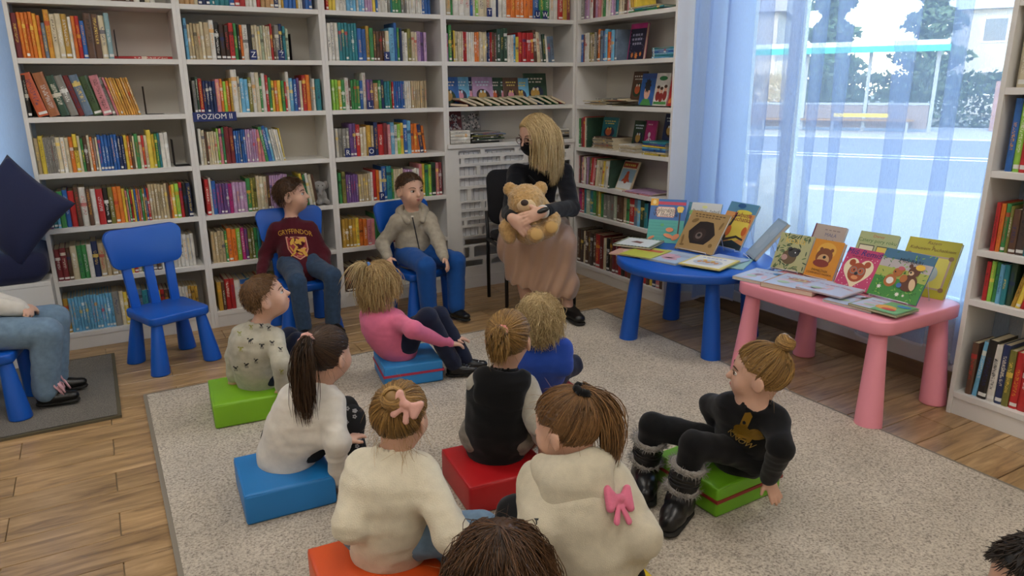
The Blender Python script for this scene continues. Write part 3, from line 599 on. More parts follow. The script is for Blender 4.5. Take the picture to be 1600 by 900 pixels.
def build_books(limit):
    def area(bk):
        M = bk['M']; c = M @ Vector((bk['w']/2, 0, bk['H']/2)); d = (c-EYE).dot(FW); k = FPX/d
        w_ = max(bk['w'], .002)
        if bk['extra']: w_ = max(w_, .03)
        x = 800+FPX*(c-EYE).dot(RT)/d; y = 450-FPX*(c-EYE).dot(UP)/d
        vis = 1 if (-5 < x < 1605 and y > -25) else 0
        return w_*k*bk['H']*k*vis
    shown = set(id(b_) for b_ in FC); order = sorted(BOOKS, key=lambda b_: area(b_)+(1e6 if id(b_) in shown else 0), reverse=True)
    single = set(id(b_) for b_ in order[:limit])
    SV, SF, SK, SC, SI, SU = [], [], [], [], [], []
    NM = {0: 'bottom', 1: 'second', 2: 'third', 3: 'fourth', 4: 'fifth', 5: 'sixth', 6: 'seventh'}
    def arrays(V, F, K, bk):
        col = hexc(PAL[bk['code']]); j = 1+random.uniform(-.12, .12); col = tuple(min(1, v*j) for v in col); ink = hexc(bk['ink']); cc, ii, uu = [], [], []
        for f, k in zip(F, K):
            for vi in f:
                x, y, z_ = V[vi]; cc.append((*col, 1)); ii.append((*ink, bk['seed']))
                uu.append((max(.002, x/bk['w']), z_/bk['H']) if k == 1 else (0, -1))
        return cc, ii, uu
    def finish(me, K, cc, ii, uu):
        at = me.color_attributes.new('cover', 'FLOAT_COLOR', 'CORNER'); at.data.foreach_set('color', np.array(cc, 'f').ravel())
        at = me.color_attributes.new('ink', 'FLOAT_COLOR', 'CORNER'); at.data.foreach_set('color', np.array(ii, 'f').ravel())
        uv = me.uv_layers.new(name='spine'); uv.data.foreach_set('uv', np.array(uu, 'f').ravel())
        me.materials.append(BOOKM); me.materials.append(PAGES); me.polygons.foreach_set('material_index', [1 if k == 2 else 0 for k in K])
    seen = {}
    for bk in BOOKS:
        V, F, K = book_geo(bk['w'], bk['D'], bk['H'], bk['hard']); cc, ii, uu = arrays(V, F, K, bk)
        if id(bk) in single:
            me = bpy.data.meshes.new('book'); me.from_pydata(V, [], F); finish(me, K, cc, ii, uu); me.update()
            o = obj('book', me); o.matrix_world = bk['M']; bk['obj'] = o
            thick = 'thick' if bk['w'] > .028 else 'slim' if bk['w'] < .016 else 'medium'
            if bk['extra']: lb_ = '%s book, %s, %s' % (CNAME[bk['code']], bk['extra'], bk['unit'])
            else: lb_ = '%s %s book, %s from left, %s shelf up, %s' % (thick, CNAME[bk['code']], ordinal(bk['idx']), NM[bk['row']], bk['unit'])
            lb_ = lb_.replace('bottom shelf up', 'bottom shelf')
            if bk.get('title'):
                me2 = text_mesh(bk['title'], min(.02, bk['w']*.8)); o2 = obj('spine_lettering', me2, mat('ink_spine_'+bk['ink'], bk['ink'], .5), o); o2.rotation_euler = (math.pi/2, math.radians(90), 0); o2.location = (bk['w']/2, -.0022, bk['H']*.6)
            tag(o, lb_, 'book', 'books on the %s shelf of the %s' % (NM[bk['row']], bk['unit']))
        else:
            b0 = len(SV); M = bk['M']; SV += [tuple(M @ Vector(v)) for v in V]; SF += [tuple(b0+i for i in f) for f in F]; SK += K; SC += cc; SI += ii; SU += uu
    if SV:
        me = bpy.data.meshes.new('shelved_books'); me.from_pydata(SV, [], SF); finish(me, SK, SC, SI, SU); me.update()
        o = obj('shelved_books', me); tag(o, 'remaining slim books packed upright along the white shelves', 'books', None, 'stuff')
    print('books', len(BOOKS), 'single', len(single))
# ------------------------------------------------------------------ rugs
def rug_mat(name, c0, c1, c2, sc=160):
    m = bpy.data.materials.new(name); m.use_nodes = True; nt = m.node_tree; b = nt.nodes['Principled BSDF']; N = nt.nodes.new; L = nt.links.new
    tc = N('ShaderNodeTexCoord'); n1 = N('ShaderNodeTexNoise'); n1.inputs['Scale'].default_value = sc; n1.inputs['Detail'].default_value = 5; n1.inputs['Roughness'].default_value = .7
    n2 = N('ShaderNodeTexNoise'); n2.inputs['Scale'].default_value = 3.2; n2.inputs['Detail'].default_value = 6; n2.inputs['Roughness'].default_value = .65
    L(tc.outputs['Object'], n1.inputs['Vector']); L(tc.outputs['Object'], n2.inputs['Vector'])
    r = N('ShaderNodeValToRGB'); e = r.color_ramp.elements; e[0].position = .36; e[0].color = (*hexc(c0), 1); e[1].position = .62; e[1].color = (*hexc(c2), 1)
    x = e.new(.47); x.color = (*hexc(c1), 1); L(n1.outputs[0], r.inputs[0])
    mr = N('ShaderNodeMapRange'); mr.inputs[1].default_value = .3; mr.inputs[2].default_value = .6; mr.inputs[3].default_value = .82; mr.inputs[4].default_value = 1.04; L(n2.outputs[0], mr.inputs[0])
    hs = N('ShaderNodeHueSaturation'); L(r.outputs[0], hs.inputs['Color']); L(mr.outputs[0], hs.inputs['Value']); L(hs.outputs[0], b.inputs['Base Color'])
    b.inputs['Roughness'].default_value = 1; b.inputs['Specular IOR Level'].default_value = .1; b.inputs['Sheen Weight'].default_value = .15
    bp = N('ShaderNodeBump'); bp.inputs['Strength'].default_value = .9; bp.inputs['Distance'].default_value = .006; L(n1.outputs[0], bp.inputs['Height']); L(bp.outputs[0], b.inputs['Normal'])
    return m
def rug(x0, x1, y0, y1, m, edge, label):
    t = empty('rug', ((x0+x1)/2, (y0+y1)/2, 0)); w, d = (x1-x0)/2, (y1-y0)/2; bm = bmesh.new()
    nx, ny = int((x1-x0)/.06), int((y1-y0)/.06); b = .016; V = []
    for j in range(ny+1):
        for i in range(nx+1):
            x = -w+b+(2*w-2*b)*i/nx; y = -d+b+(2*d-2*b)*j/ny; V.append(bm.verts.new((x, y, .0135+.0012*math.sin(x*7+1)*math.sin(y*5))))
    for j in range(ny):
        for i in range(nx): bm.faces.new((V[j*(nx+1)+i], V[j*(nx+1)+i+1], V[(j+1)*(nx+1)+i+1], V[(j+1)*(nx+1)+i]))
    obj('pile', bm, m, t, True)
    bm = bmesh.new()
    for a in ((-w, w, -d, -d+b), (-w, w, d-b, d), (-w, -w+b, -d+b, d-b), (w-b, w, -d+b, d-b)): box(bm, *a, .0005, .0115)
    obj('binding', bm, edge, t); bm = bmesh.new(); box(bm, -w+.005, w-.005, -d+.005, d-.005, .0003, .009); obj('backing', bm, edge, t)
    tag(t, label, 'rug'); return t
rug(RUGX0, RUGX1, .15, RUGY1, rug_mat('pale_rug_pile', '83766a', 'bcb09e', 'd8cdbb', 125), mat('rug_binding', '837a6c', .95), 'large pale beige carpet under the seated children')
rug(-1.5, -.058, 3.442, 4.357, rug_mat('grey_rug_pile', '4a4640', '6d675e', '8b857a', 220), mat('grey_rug_binding', '59523f', .95), 'small dark grey rug in front of the white bench box')

# ------------------------------------------------------------------ bench with cushions at the left
t = empty('window_bench', (-1.1, 4.6, 0)); tag(t, 'white box bench under the left window, carrying a navy cushion', 'bench')
obj('front_panel', bbox(-.85, .81, -.23, -.21, 0, .43, .0012, 1), WHITE, t); obj('side_panel', bbox(.79, .808, -.209, .23, 0, .43), WHITE, t)
obj('side_panel', bbox(-.85, -.83, -.209, .23, 0, .43), WHITE, t); obj('seat_board', bbox(-.85, .81, -.232, .23, .4305, .45, .0012, 1), WHITE, t)
NAVYF = mat('navy_canvas', '161d42', .85, bump=.25, bscale=500, sheen=.1)
o = obj('seat_cushion', slab(rounded_poly(1.66, .46, .05), 0, .155, .045), NAVYF, None, True); o.location = (-1.12, 4.6, .452); tag(o, 'long navy seat cushion on the white bench', 'cushion')
def pillow(w, h, th, n=22):
    bm = bmesh.new(); G = {}
    for s in (1, -1):
        for i in range(n+1):
            for j in range(n+1):
                u, v = i/n*2-1, j/n*2-1
                if (i in (0, n) or j in (0, n)) and s == -1: G[s, i, j] = G[1, i, j]; continue
                e = max(0, (1-u*u)*(1-v*v))**.42; pin = 1-.10*(1-abs(u))**2*abs(v)**3*0-.09*(abs(v)**4*(1-u*u))*0
                x = u*w/2*(1-.10*(1-v*v)*0+.06*abs(u*v)**2-.05*(1-abs(v))*abs(u)**3); y = v*h/2*(1+.06*abs(u*v)**2-.05*(1-abs(u))*abs(v)**3)
                z = s*th/2*e+.006*math.sin(5*u+3*v)*e
                G[s, i, j] = bm.verts.new((x, y, z))
        for i in range(n):
            for j in range(n):
                q = (G[s, i, j], G[s, i+1, j], G[s, i+1, j+1], G[s, i, j+1]); bm.faces.new(q if s == 1 else q[::-1])
    return bm
o = obj('throw_pillow', pillow(.40, .40, .16), NAVYF, None, True)
o.matrix_world = Matrix.Translation((-.40, 4.475, .815)) @ Matrix.Rotation(math.radians(-22), 4, 'Z') @ Matrix.Rotation(math.radians(70), 4, 'X') @ Matrix.Rotation(math.radians(-39), 4, 'Z')
tag(o, 'square navy throw pillow propped on one corner against the curtain', 'pillow')

# ------------------------------------------------------------------ children's plastic chairs
def make_chair():
    t = empty('child_chair'); sh = .302
    obj('seat', slab(rounded_poly(.315, .31, .035), sh-.045, sh, .008), BLUE, t, True)
    for sx in (-1, 1):
        for sy in (-1, 1):
            bm = lathe([(.041, 0), (.046, .002), (.0465, .008), (.043, .06), (.027, sh-.05), (.026, sh-.04)], 20)
            for v in bm.verts: k = v.co.z/sh; v.co.x += sx*(.142-.030*k); v.co.y += sy*(.14-.028*k)
            obj('leg', bm, BLUE, t, True)
    tl = math.radians(9)
    for x in (-.105, 0, .105):
        bm = bbox(-.024, .024, -.011, .011, sh-.02, .54, .005, 2)
        for v in bm.verts: v.co.x += x+(v.co.z-sh)*x*.35; v.co.y += .128+(v.co.z-sh)*math.tan(tl)
        obj('slat', bm, BLUE, t, True)
    n = 8; out = []
    for cx, cz, a0, r in ((.155, .665, 0, .045), (-.155, .665, 90, .045), (-.135, .558, 180, .05), (.135, .558, 270, .05)):
        for i in range(n+1): q = math.radians(a0+90*i/n); out.append((cx+r*math.cos(q), cz+r*math.sin(q)))
    bm = slab(out, -.015, .015, .005)
    for v in bm.verts:
        x, z, y = v.co.x, v.co.y, v.co.z; bow = -.0+.06*(x/.19)**2*-.25; zz = z+(.008*(1-(x/.2)**2) if z > .65 else 0)
        v.co = Vector((x, .128+(zz-sh)*math.tan(tl)-y+bow, zz))
    bmesh.ops.recalc_face_normals(bm, faces=bm.faces)
    obj('backrest', bm, BLUE, t, True)
    return t
ch0 = make_chair(); ch0.location = (.222, 4.09, 0); ch0.rotation_euler.z = math.radians(20.5); tag(ch0, 'empty bright blue plastic child chair with slatted back', 'chair', 'blue plastic child chairs')
for loc, rz, lb_ in (((.985, 4.30, 0), 2, 'blue plastic child chair under the child in the maroon sweater'), ((1.70, 4.20, 0), 12, 'blue plastic child chair under the child in the grey jacket'), ((-.56, 3.80, .014), 80, 'blue plastic child chair cut off by the left edge, on the dark rug')):
    o = copy_tree(ch0); o.location = loc; o.rotation_euler.z = math.radians(rz); o['label'] = lb_
# ------------------------------------------------------------------ tables
def table_leg(h, r0, r1, dx, dy):
    bm = lathe([(r0*.9, 0), (r0, .004), (r0, .012), (r0*.97, .05), (r1, h-.03), (r1, h)], 28)
    for v in bm.verts: k = 1-v.co.z/h; v.co.x += dx*k; v.co.y += dy*k
    return bm
TZ = .482
t = empty('round_table', (2.845, 2.935, 0)); tag(t, 'round bright blue plastic table holding standing and lying books', 'table')
obj('tabletop', slab([(.43*math.cos(2*math.pi*i/72), .43*math.sin(2*math.pi*i/72)) for i in range(72)], TZ-.05, TZ, .010), BLUE, t, True)
for k in range(4):
    q = math.radians(155+90*k); o = obj('leg', table_leg(TZ-.05, .052, .036, .045*math.cos(q), .045*math.sin(q)), BLUE, t, True); o.location = (.315*math.cos(q), .315*math.sin(q), 0)
t = empty('rectangular_table', (2.945, 2.055, 0)); tag(t, 'pink plastic rectangular table with picture books on it', 'table')
obj('tabletop', slab(rounded_poly(.565, .815, .07), TZ-.062, TZ, .008), PINK, t, True)
for sx in (-1, 1):
    for sy in (-1, 1):
        o = obj('leg', table_leg(TZ-.06, .056, .036, .02*sx, .02*sy), PINK, t, True); o.location = (.215*sx, .335*sy, 0)
# ------------------------------------------------------------------ reader's chair
BLKF = mat('black_upholstery', '15151a', .9, bump=.2, bscale=600)
t = empty('upholstered_chair', (2.44, 4.04, 0), math.radians(-11)); tag(t, 'black upholstered chair with metal legs under the seated reader', 'chair')
obj('seat', slab(rounded_poly(.47, .43, .07), .42, .475, .02), BLKF, t, True)
bm = slab([(p[0], p[1]) for p in rounded_poly(.46, .36, .07)], -.025, .025, .012)
for v in bm.verts: x, z, y = v.co; v.co = Vector((x, .235+y*-1+(z)*.15-.10*(x/.23)**2*.25, .69+z))
bmesh.ops.recalc_face_normals(bm, faces=bm.faces); obj('backrest', bm, BLKF, t, True)
for sx in (-1, 1):
    tube('leg', [(sx*.235, -.20, 0), (sx*.235, -.19, .40), (sx*.235, -.14, .44)], .0125, BLACKP, t); tube('leg', [(sx*.235, .20, 0), (sx*.235, .20, .44), (sx*.235, .225, .60)], .0125, BLACKP, t)
    tube('seat_rail', [(sx*.235, -.20, .41), (sx*.235, .21, .41)], .0125, BLACKP, t)
tube('seat_rail', [(-.235, -.18, .41), (.235, -.18, .41)], .011, BLACKP, t); tube('seat_rail', [(-.235, .19, .41), (.235, .19, .41)], .011, BLACKP, t)
# ------------------------------------------------------------------ foam floor cushions
def leather(name, c): return mat(name, c, .42, bump=.12, bscale=420, var=.04, vscale=5)
def foam(x, y, rz, c, label, w=.30, d=.30, h=.112, stripe=None, z=.0145):
    t = empty('foam_cushion', (x, y, z), math.radians(rz)); tag(t, label, 'cushion', 'foam floor cushions')
    bm = bmesh.new(); box(bm, -w/2, w/2, -d/2, d/2, 0, h); bevel(bm, .012, 3)
    bmesh.ops.subdivide_edges(bm, edges=[e for e in bm.edges if e.calc_length() > .2], cuts=5, use_grid_fill=True)
    for v in bm.verts:
        if v.co.z > h*.5: v.co.z += .006*math.cos(v.co.x/w*2.6)*math.cos(v.co.y/d*2.6)-.003
        if abs(v.co.x) > w*.4 or abs(v.co.y) > d*.4: v.co.x *= 1+.012*math.sin(v.co.z/h*3.1); v.co.y *= 1+.012*math.sin(v.co.z/h*3.1)
    obj('cover', bm, leather('leatherette_'+c, c), t, True)
    v, f = tube_geo([(a*(w/2-.004), b*(d/2-.004), h-.0065) for a, b in ((-1, -1), (1, -1), (1, 1), (-1, 1), (-1, -1))], .0028, 5); pyobj('seam', v, f, leather('leatherette_'+c, c), t, True)
    if stripe:
        bm = bmesh.new(); q = .0045
        for a in ((-w/2-q, w/2+q, -d/2-q, -d/2), (-w/2-q, w/2+q, d/2, d/2+q), (-w/2-q, -w/2, -d/2, d/2), (w/2, w/2+q, -d/2, d/2)): box(bm, *a, h*.50, h*.60)
        obj('zip_band', bm, mat('zip_'+stripe, stripe, .6), t)
    return t
foam(.45, 3.215, -4, '7db51e', 'lime green foam cushion under the child in the patterned sweater', w=.31, d=.32)
foam(.425, 2.405, -3, '1f78bd', 'blue foam cushion under the long-ponytail child in white', stripe=None)
foam(1.10, 2.07, -6, 'b5161c', 'red foam cushion under the child in the black hooded top', w=.31)
foam(1.79, 1.665, 2, '6fae1f', 'green foam cushion with red zip under the child in boots', w=.32, stripe='8c2c22')
foam(1.22, 3.215, -9, '2f8bd0', 'light blue foam cushion with red zip under the child in pink', w=.29, d=.28, stripe='b3324e')
foam(1.575, 2.525, -4, 'c01c2c', 'red foam cushion under the fair-haired child in blue', w=.31)
foam(.53, 1.725, -4, 'd9531a', 'orange foam cushion under the child with the pink hair bow', w=.33)
foam(1.00, 1.205, -4, 'e8c800', 'yellow foam cushion under the child in the cream hooded top', w=.32)
DEBUG = False
# ------------------------------------------------------------------ soft bodies: smooth distance fields turned into one continuous surface
def v3(p): return np.array((p[0], p[1], p[2]), np.float32)
class Field:
    def __init__(s): s.p = []; s.lo = []; s.hi = []
    def _b(s, pts, r):
        for q in pts: s.lo.append(v3(q)-r); s.hi.append(v3(q)+r)
    def cap(s, a, b, ra, rb=None, k=.02, sq=None, op=1):
        """tapered limb from a to b; sq = (direction, factor) flattens it along a direction"""
        rb = ra if rb is None else rb; s.p.append(('c', v3(a), v3(b), ra, rb, k, (v3(sq[0]), sq[1]) if sq else None, op))
        if op > 0: s._b((a, b), max(ra, rb))
        return s
    def ell(s, c, rad, R=None, k=.02, op=1):
        """ellipsoid; R = 3 axis vectors"""
        R = np.eye(3, dtype=np.float32) if R is None else np.array([v3(x) for x in R], np.float32)
        s.p.append(('e', v3(c), R, np.array(rad, np.float32), k, op))
        if op > 0: s._b((c,), max(rad))
        return s
    def half(s, pt, n, k=.004):
        """keep only the side of a plane that n points away from"""
        s.p.append(('h', v3(pt), v3(n)/np.linalg.norm(v3(n)), k)); return s
    def ev(s, X):
        d = np.full(len(X), 9., np.float32)
        for q in s.p:
            if q[0] == 'c':
                _, a, b, ra, rb, k, sq, op = q; pa = X-a; ba = b-a
                if sq: pa = pa+np.outer(pa@sq[0]*(sq[1]-1), sq[0]); ba = ba+sq[0]*((ba@sq[0])*(sq[1]-1))
                L = float(ba@ba) or 1e-9; t = np.clip(pa@ba/L, 0, 1); e = np.sqrt(((pa-np.outer(t, ba))**2).sum(1))-(ra+(rb-ra)*t)
                if sq and sq[1] > 1: e = e/ (1+(sq[1]-1)*.35)
            elif q[0] == 'e':
                _, c, R, rad, k, op = q; l = (X-c)@R.T; kk = np.sqrt(((l/rad)**2).sum(1)); k2 = np.sqrt(((l/(rad*rad))**2).sum(1)); e = kk*(kk-1)/np.maximum(k2, 1e-6)
            else:
                _, p0, n, k = q; e = (X-p0)@n; h = np.maximum(k-np.abs(d-e), 0)/k; d = np.maximum(d, e)+h*h*k/4; continue
            if op > 0: h = np.maximum(k-np.abs(d-e), 0)/k; d = np.minimum(d, e)-h*h*k/4
            else: h = np.maximum(k-np.abs(d+e), 0)/k; d = np.maximum(d, -e)+h*h*k/4
        return d
    def mesh(s, h):
        lo = np.min(s.lo, 0)-.02; hi = np.max(s.hi, 0)+.02; B = 4; H = h*B
        nc = np.ceil((hi-lo)/H).astype(int)+1
        g = np.stack(np.meshgrid(*[np.arange(n) for n in nc], indexing='ij'), -1).reshape(-1, 3)
        cd = s.ev((lo+(g+.5)*H).astype(np.float32)).reshape(nc)
        act = np.abs(cd) < H*1.25
        n = nc*B; D = np.repeat(np.repeat(np.repeat(np.sign(cd).astype(np.float32), B, 0), B, 1), B, 2)
        A = np.repeat(np.repeat(np.repeat(act, B, 0), B, 1), B, 2); idx = np.argwhere(A)
        for i in range(0, len(idx), 200000):
            q = idx[i:i+200000]; D[q[:, 0], q[:, 1], q[:, 2]] = s.ev((lo+(q+.5)*h).astype(np.float32))
        ins = D < 0; cs = np.zeros(np.array(D.shape)-1, np.int8)
        for a in (0, 1):
            for b in (0, 1):
                for c in (0, 1): cs += ins[a:a+D.shape[0]-1, b:b+D.shape[1]-1, c:c+D.shape[2]-1]
        cell = (cs > 0) & (cs < 8); ci = np.argwhere(cell); vid = np.full(cell.shape, -1, np.int64); vid[cell] = np.arange(len(ci))
        acc = np.zeros((len(ci), 3)); cnt = np.zeros(len(ci))
        cr = [(a, b, c) for a in (0, 1) for b in (0, 1) for c in (0, 1)]
        for i in range(8):
            for j in range(i+1, 8):
                p, q = np.array(cr[i]), np.array(cr[j])
                if abs(p-q).sum() != 1: continue
                d0 = D[tuple((ci+p).T)]; d1 = D[tuple((ci+q).T)]; m = (d0 < 0) != (d1 < 0); t = np.where(m, d0/np.where(m, d0-d1, 1), 0)
                acc += np.where(m[:, None], p+(q-p)*t[:, None], 0); cnt += m
        V = lo+(ci+.5+acc/cnt[:, None])*h; F = []
        for ax in range(3):
            o1, o2 = [(1, 2), (2, 0), (0, 1)][ax]; sl0 = [slice(1, -1)]*3; sl0[ax] = slice(0, -1); sl1 = [slice(1, -1)]*3; sl1[ax] = slice(1, None)
            e = ins[tuple(sl0)] != ins[tuple(sl1)]; q = np.argwhere(e); base = q+1; base[:, ax] -= 1; inside = ins[tuple(base.T)]
            def cv(a, b): r = base.copy(); r[:, o1] -= a; r[:, o2] -= b; return vid[tuple(r.T)]
            f = np.stack([cv(1, 1), cv(0, 1), cv(0, 0), cv(1, 0)], 1); f[~inside] = f[~inside][:, ::-1]; F.append(f[(f >= 0).all(1)])
        return V, np.concatenate(F)
def np_mesh(name, V, F, m, parent=None):
    me = bpy.data.meshes.new(name); n = len(F); k = F.shape[1]
    me.vertices.add(len(V)); me.vertices.foreach_set('co', np.asarray(V, np.float32).ravel()); me.loops.add(n*k); me.loops.foreach_set('vertex_index', F.astype(np.int32).ravel())
    me.polygons.add(n); me.polygons.foreach_set('loop_start', np.arange(0, n*k, k, dtype=np.int32)); me.polygons.foreach_set('use_smooth', np.ones(n, bool)); me.update(calc_edges=True)
    o = obj(name, me, m, parent); return o
def vnoise(X, seed=0):
    """smooth value noise, vectorised"""
    X = np.asarray(X, np.float64); i = np.floor(X).astype(np.int64); f = X-i; f = f*f*(3-2*f); out = 0
    for a in (0, 1):
        for b in (0, 1):
            for c in (0, 1):
                hsh = ((i[:, 0]+a)*374761393+(i[:, 1]+b)*668265263+(i[:, 2]+c)*2147483647+seed*1013) & 0xffffffff
                hsh = ((hsh ^ (hsh >> 13))*1274126177) & 0xffffffff; hsh = (hsh ^ (hsh >> 16)) & 0xffff
                out = out+hsh/65535.*(f[:, 0] if a else 1-f[:, 0])*(f[:, 1] if b else 1-f[:, 1])*(f[:, 2] if c else 1-f[:, 2])
    return out*2-1
def normals(V, F):
    a = V[F[:, 2]]-V[F[:, 0]]; b = V[F[:, 3]]-V[F[:, 1]]; n = np.cross(a, b); N = np.zeros_like(V)
    for k in range(4): np.add.at(N, F[:, k], n)
    return N/np.maximum(np.linalg.norm(N, axis=1, keepdims=True), 1e-9)
def wrinkle(V, F, amp, seed, fr=(14, 14, 34)):
    N = normals(V, F); w = vnoise(V*np.array(fr), seed); w = 1-2*np.abs(w); w2 = vnoise(V*np.array((30, 30, 22)), seed+5)
    return V+N*(amp*(w*.7+w2*.45))[:, None]
def garment(name, fld, h, m, parent, inv, amp=.0035, seed=1, fr=(14, 14, 34)):
    V, F = fld.mesh(h); V = wrinkle(V, F, amp, seed, fr) if amp else V
    o = np_mesh(name, V-inv, F, m, parent); return o, V, F

# ------------------------------------------------------------------ skin, hair and cloth
def skin_mat(name, c): return mat(name, c, .5, sub=.12, var=.04, vscale=30)
SKIN = skin_mat('skin_fair', 'd4a890')
def hair_mat(name, dark, light):
    m = bpy.data.materials.new(name); m.use_nodes = True; nt = m.node_tree; b = nt.nodes['Principled BSDF']; N = nt.nodes.new; L = nt.links.new
    a = N('ShaderNodeAttribute'); a.attribute_name = 'tint'; mx = N('ShaderNodeMix'); mx.data_type = 'RGBA'
    mx.inputs[6].default_value = (*hexc(dark), 1); mx.inputs[7].default_value = (*hexc(light), 1); L(a.outputs['Fac'], mx.inputs[0]); L(mx.outputs[2], b.inputs['Base Color'])
    b.inputs['Roughness'].default_value = .42; b.inputs['Specular IOR Level'].default_value = .4; return m
def cloth(name, c, bump=.3, bs=500, var=.05, rough=.92, sheen=.12): return mat(name, c, rough, bump=bump, bscale=bs, var=var, vscale=40, sheen=sheen, spec=.2)
def npn(v): v = np.asarray(v, np.float64); return v/max(np.linalg.norm(v), 1e-9)
def heading(deg, pitch=0):
    a, p = math.radians(deg), math.radians(pitch); return np.array((math.cos(a)*math.cos(p), math.sin(a)*math.cos(p), math.sin(p)))
class Head:
    """frame of a head: c centre, f forward, u up, l left, S head height"""
    def __init__(s, c, yaw, pitch, S, roll=0):
        s.c = np.array(c, float); s.S = S; s.f = heading(yaw, pitch); s.u = npn(heading(yaw, pitch+90)); s.l = np.cross(s.u, s.f)
        r = math.radians(roll); s.u, s.l = s.u*math.cos(r)+s.l*math.sin(r), s.l*math.cos(r)-s.u*math.sin(r)
    def p(s, x, y, z): return s.c+s.S*(s.l*x+s.f*y+s.u*z)
    def fld(s, F):
        R = (s.l, s.f, s.u); S = s.S
        F.ell(s.p(0, -.05, .10), np.array((.365, .44, .40))*S, R, .02)
        F.ell(s.p(0, .10, -.14), np.array((.285, .30, .335))*S, R, .12*S)
        F.ell(s.p(0, .19, -.335), np.array((.15, .16, .125))*S, R, .14*S)
        for sx in (-1, 1):
            F.ell(s.p(sx*.165, .235, -.17), np.array((.12, .12, .13))*S, R, .12*S)
            F.ell(s.p(sx*.16, .46, .005), np.array((.085, .085, .065))*S, R, .07*S, op=-1)
            F.ell(s.p(sx*.375, -.03, -.07), np.array((.035, .095, .14))*S, (npn(s.l-sx*.35*s.f*-1), s.f, s.u), .03*S)
        F.cap(s.p(0, .375, .0), s.p(0, .455, -.12), .028*S, .052*S, .06*S)
        F.ell(s.p(0, .375, -.245), np.array((.095, .05, .024))*S, R, .035*S); F.ell(s.p(0, .365, -.285), np.array((.08, .05, .026))*S, R, .035*S)
    def features(s, root, inv, iris='3b2a1e', brow='4a3524', lip='b8655c'):
        W = mat('eye_white', 'e6e0da', .25); I = mat('iris_'+iris, iris, .2); B = mat('brow_'+brow, brow, .8); Lp = mat('lips_'+lip, lip, .45)
        for sx in (-1, 1):
            F = Field(); F.ell(s.p(sx*.155, .325, .0), np.array((.062, .058, .037))*s.S, (s.l, s.f, s.u), .001); V, Q = F.mesh(.0028); e = np_mesh('eye', V-inv, Q, W, root)
            F = Field(); F.ell(s.p(sx*.150+.008, .372, .0), np.array((.036, .018, .035))*s.S, (s.l, s.f, s.u), .001); V, Q = F.mesh(.0022); np_mesh('iris', V-inv, Q, I, e)
            pts = [s.p(sx*x, y, z) for x, y, z in ((.07, .395, .085), (.14, .392, .115), (.21, .36, .115), (.265, .31, .085))]
            v, f = tube_geo([Vector(q-inv) for q in pts], [.0014, .0024, .0022, .001], 5); pyobj('eyebrow', v, f, B, root, True)
            pts = [s.p(sx*x, y, z) for x, y, z in ((.085, .388, .012), (.13, .396, .045), (.18, .386, .047), (.225, .352, .018))]
            v, f = tube_geo([Vector(q-inv) for q in pts], .0014, 4); pyobj('eyelash', v, f, B, root, True)
        F = Field(); R = (s.l, s.f, s.u); F.ell(s.p(0, .388, -.243), np.array((.088, .046, .018))*s.S, R, .004); F.ell(s.p(0, .379, -.280), np.array((.072, .046, .021))*s.S, R, .004)
        V, Q = F.mesh(.0028); np_mesh('lips', V-inv, Q, Lp, root)
HC = np.array((0, -.05, .10)); HR = np.array((.365, .44, .40))
def scalp_dirs(n, rng, hairline=(.30, 1.15)):
    out = []
    while len(out) < n:
        d = npn(rng.normal(size=3)); q = HC+HR*d
        if q[2] > hairline[0]+hairline[1]*(q[1]-.33) and not (abs(q[0]) > .30 and q[1] > .03 and q[2] < .12): out.append(d)
    return np.array(out)
def strands_obj(name, paths, tint, rad, m, parent, inv, n=3):
    """many tapered strands (k, steps, 3) as one mesh, vectorised"""
    Pp = np.asarray(paths, np.float64); k, T, _ = Pp.shape; t = np.gradient(Pp, axis=1); t /= np.maximum(np.linalg.norm(t, axis=2, keepdims=True), 1e-9)
    a = np.cross(t, np.array((.31, .53, .79))); a /= np.maximum(np.linalg.norm(a, axis=2, keepdims=True), 1e-9); b = np.cross(t, a)
    r = (rad*np.concatenate([np.linspace(.9, 1, T-2), [.75, .2]]))[None, :, None]
    V = np.stack([Pp+(a*math.cos(2*math.pi*i/n)+b*math.sin(2*math.pi*i/n))*r for i in range(n)], 2)
    ids = np.arange(k*T*n).reshape(k, T, n); F = []
    for i in range(n):
        j = (i+1) % n; F.append(np.stack([ids[:, :-1, i], ids[:, :-1, j], ids[:, 1:, j], ids[:, 1:, i]], -1).reshape(-1, 4))
    o = np_mesh(name, V.reshape(-1, 3)-inv, np.concatenate(F), m, parent)
    at = o.data.attributes.new('tint', 'FLOAT', 'POINT'); at.data.foreach_set('value', np.repeat(np.asarray(tint, np.float32), T*n))
    if name not in ('ponytail', 'top_tuft'): o['kind'] = 'stuff'
    return o
def ease(t): return t*t*(3-2*t)
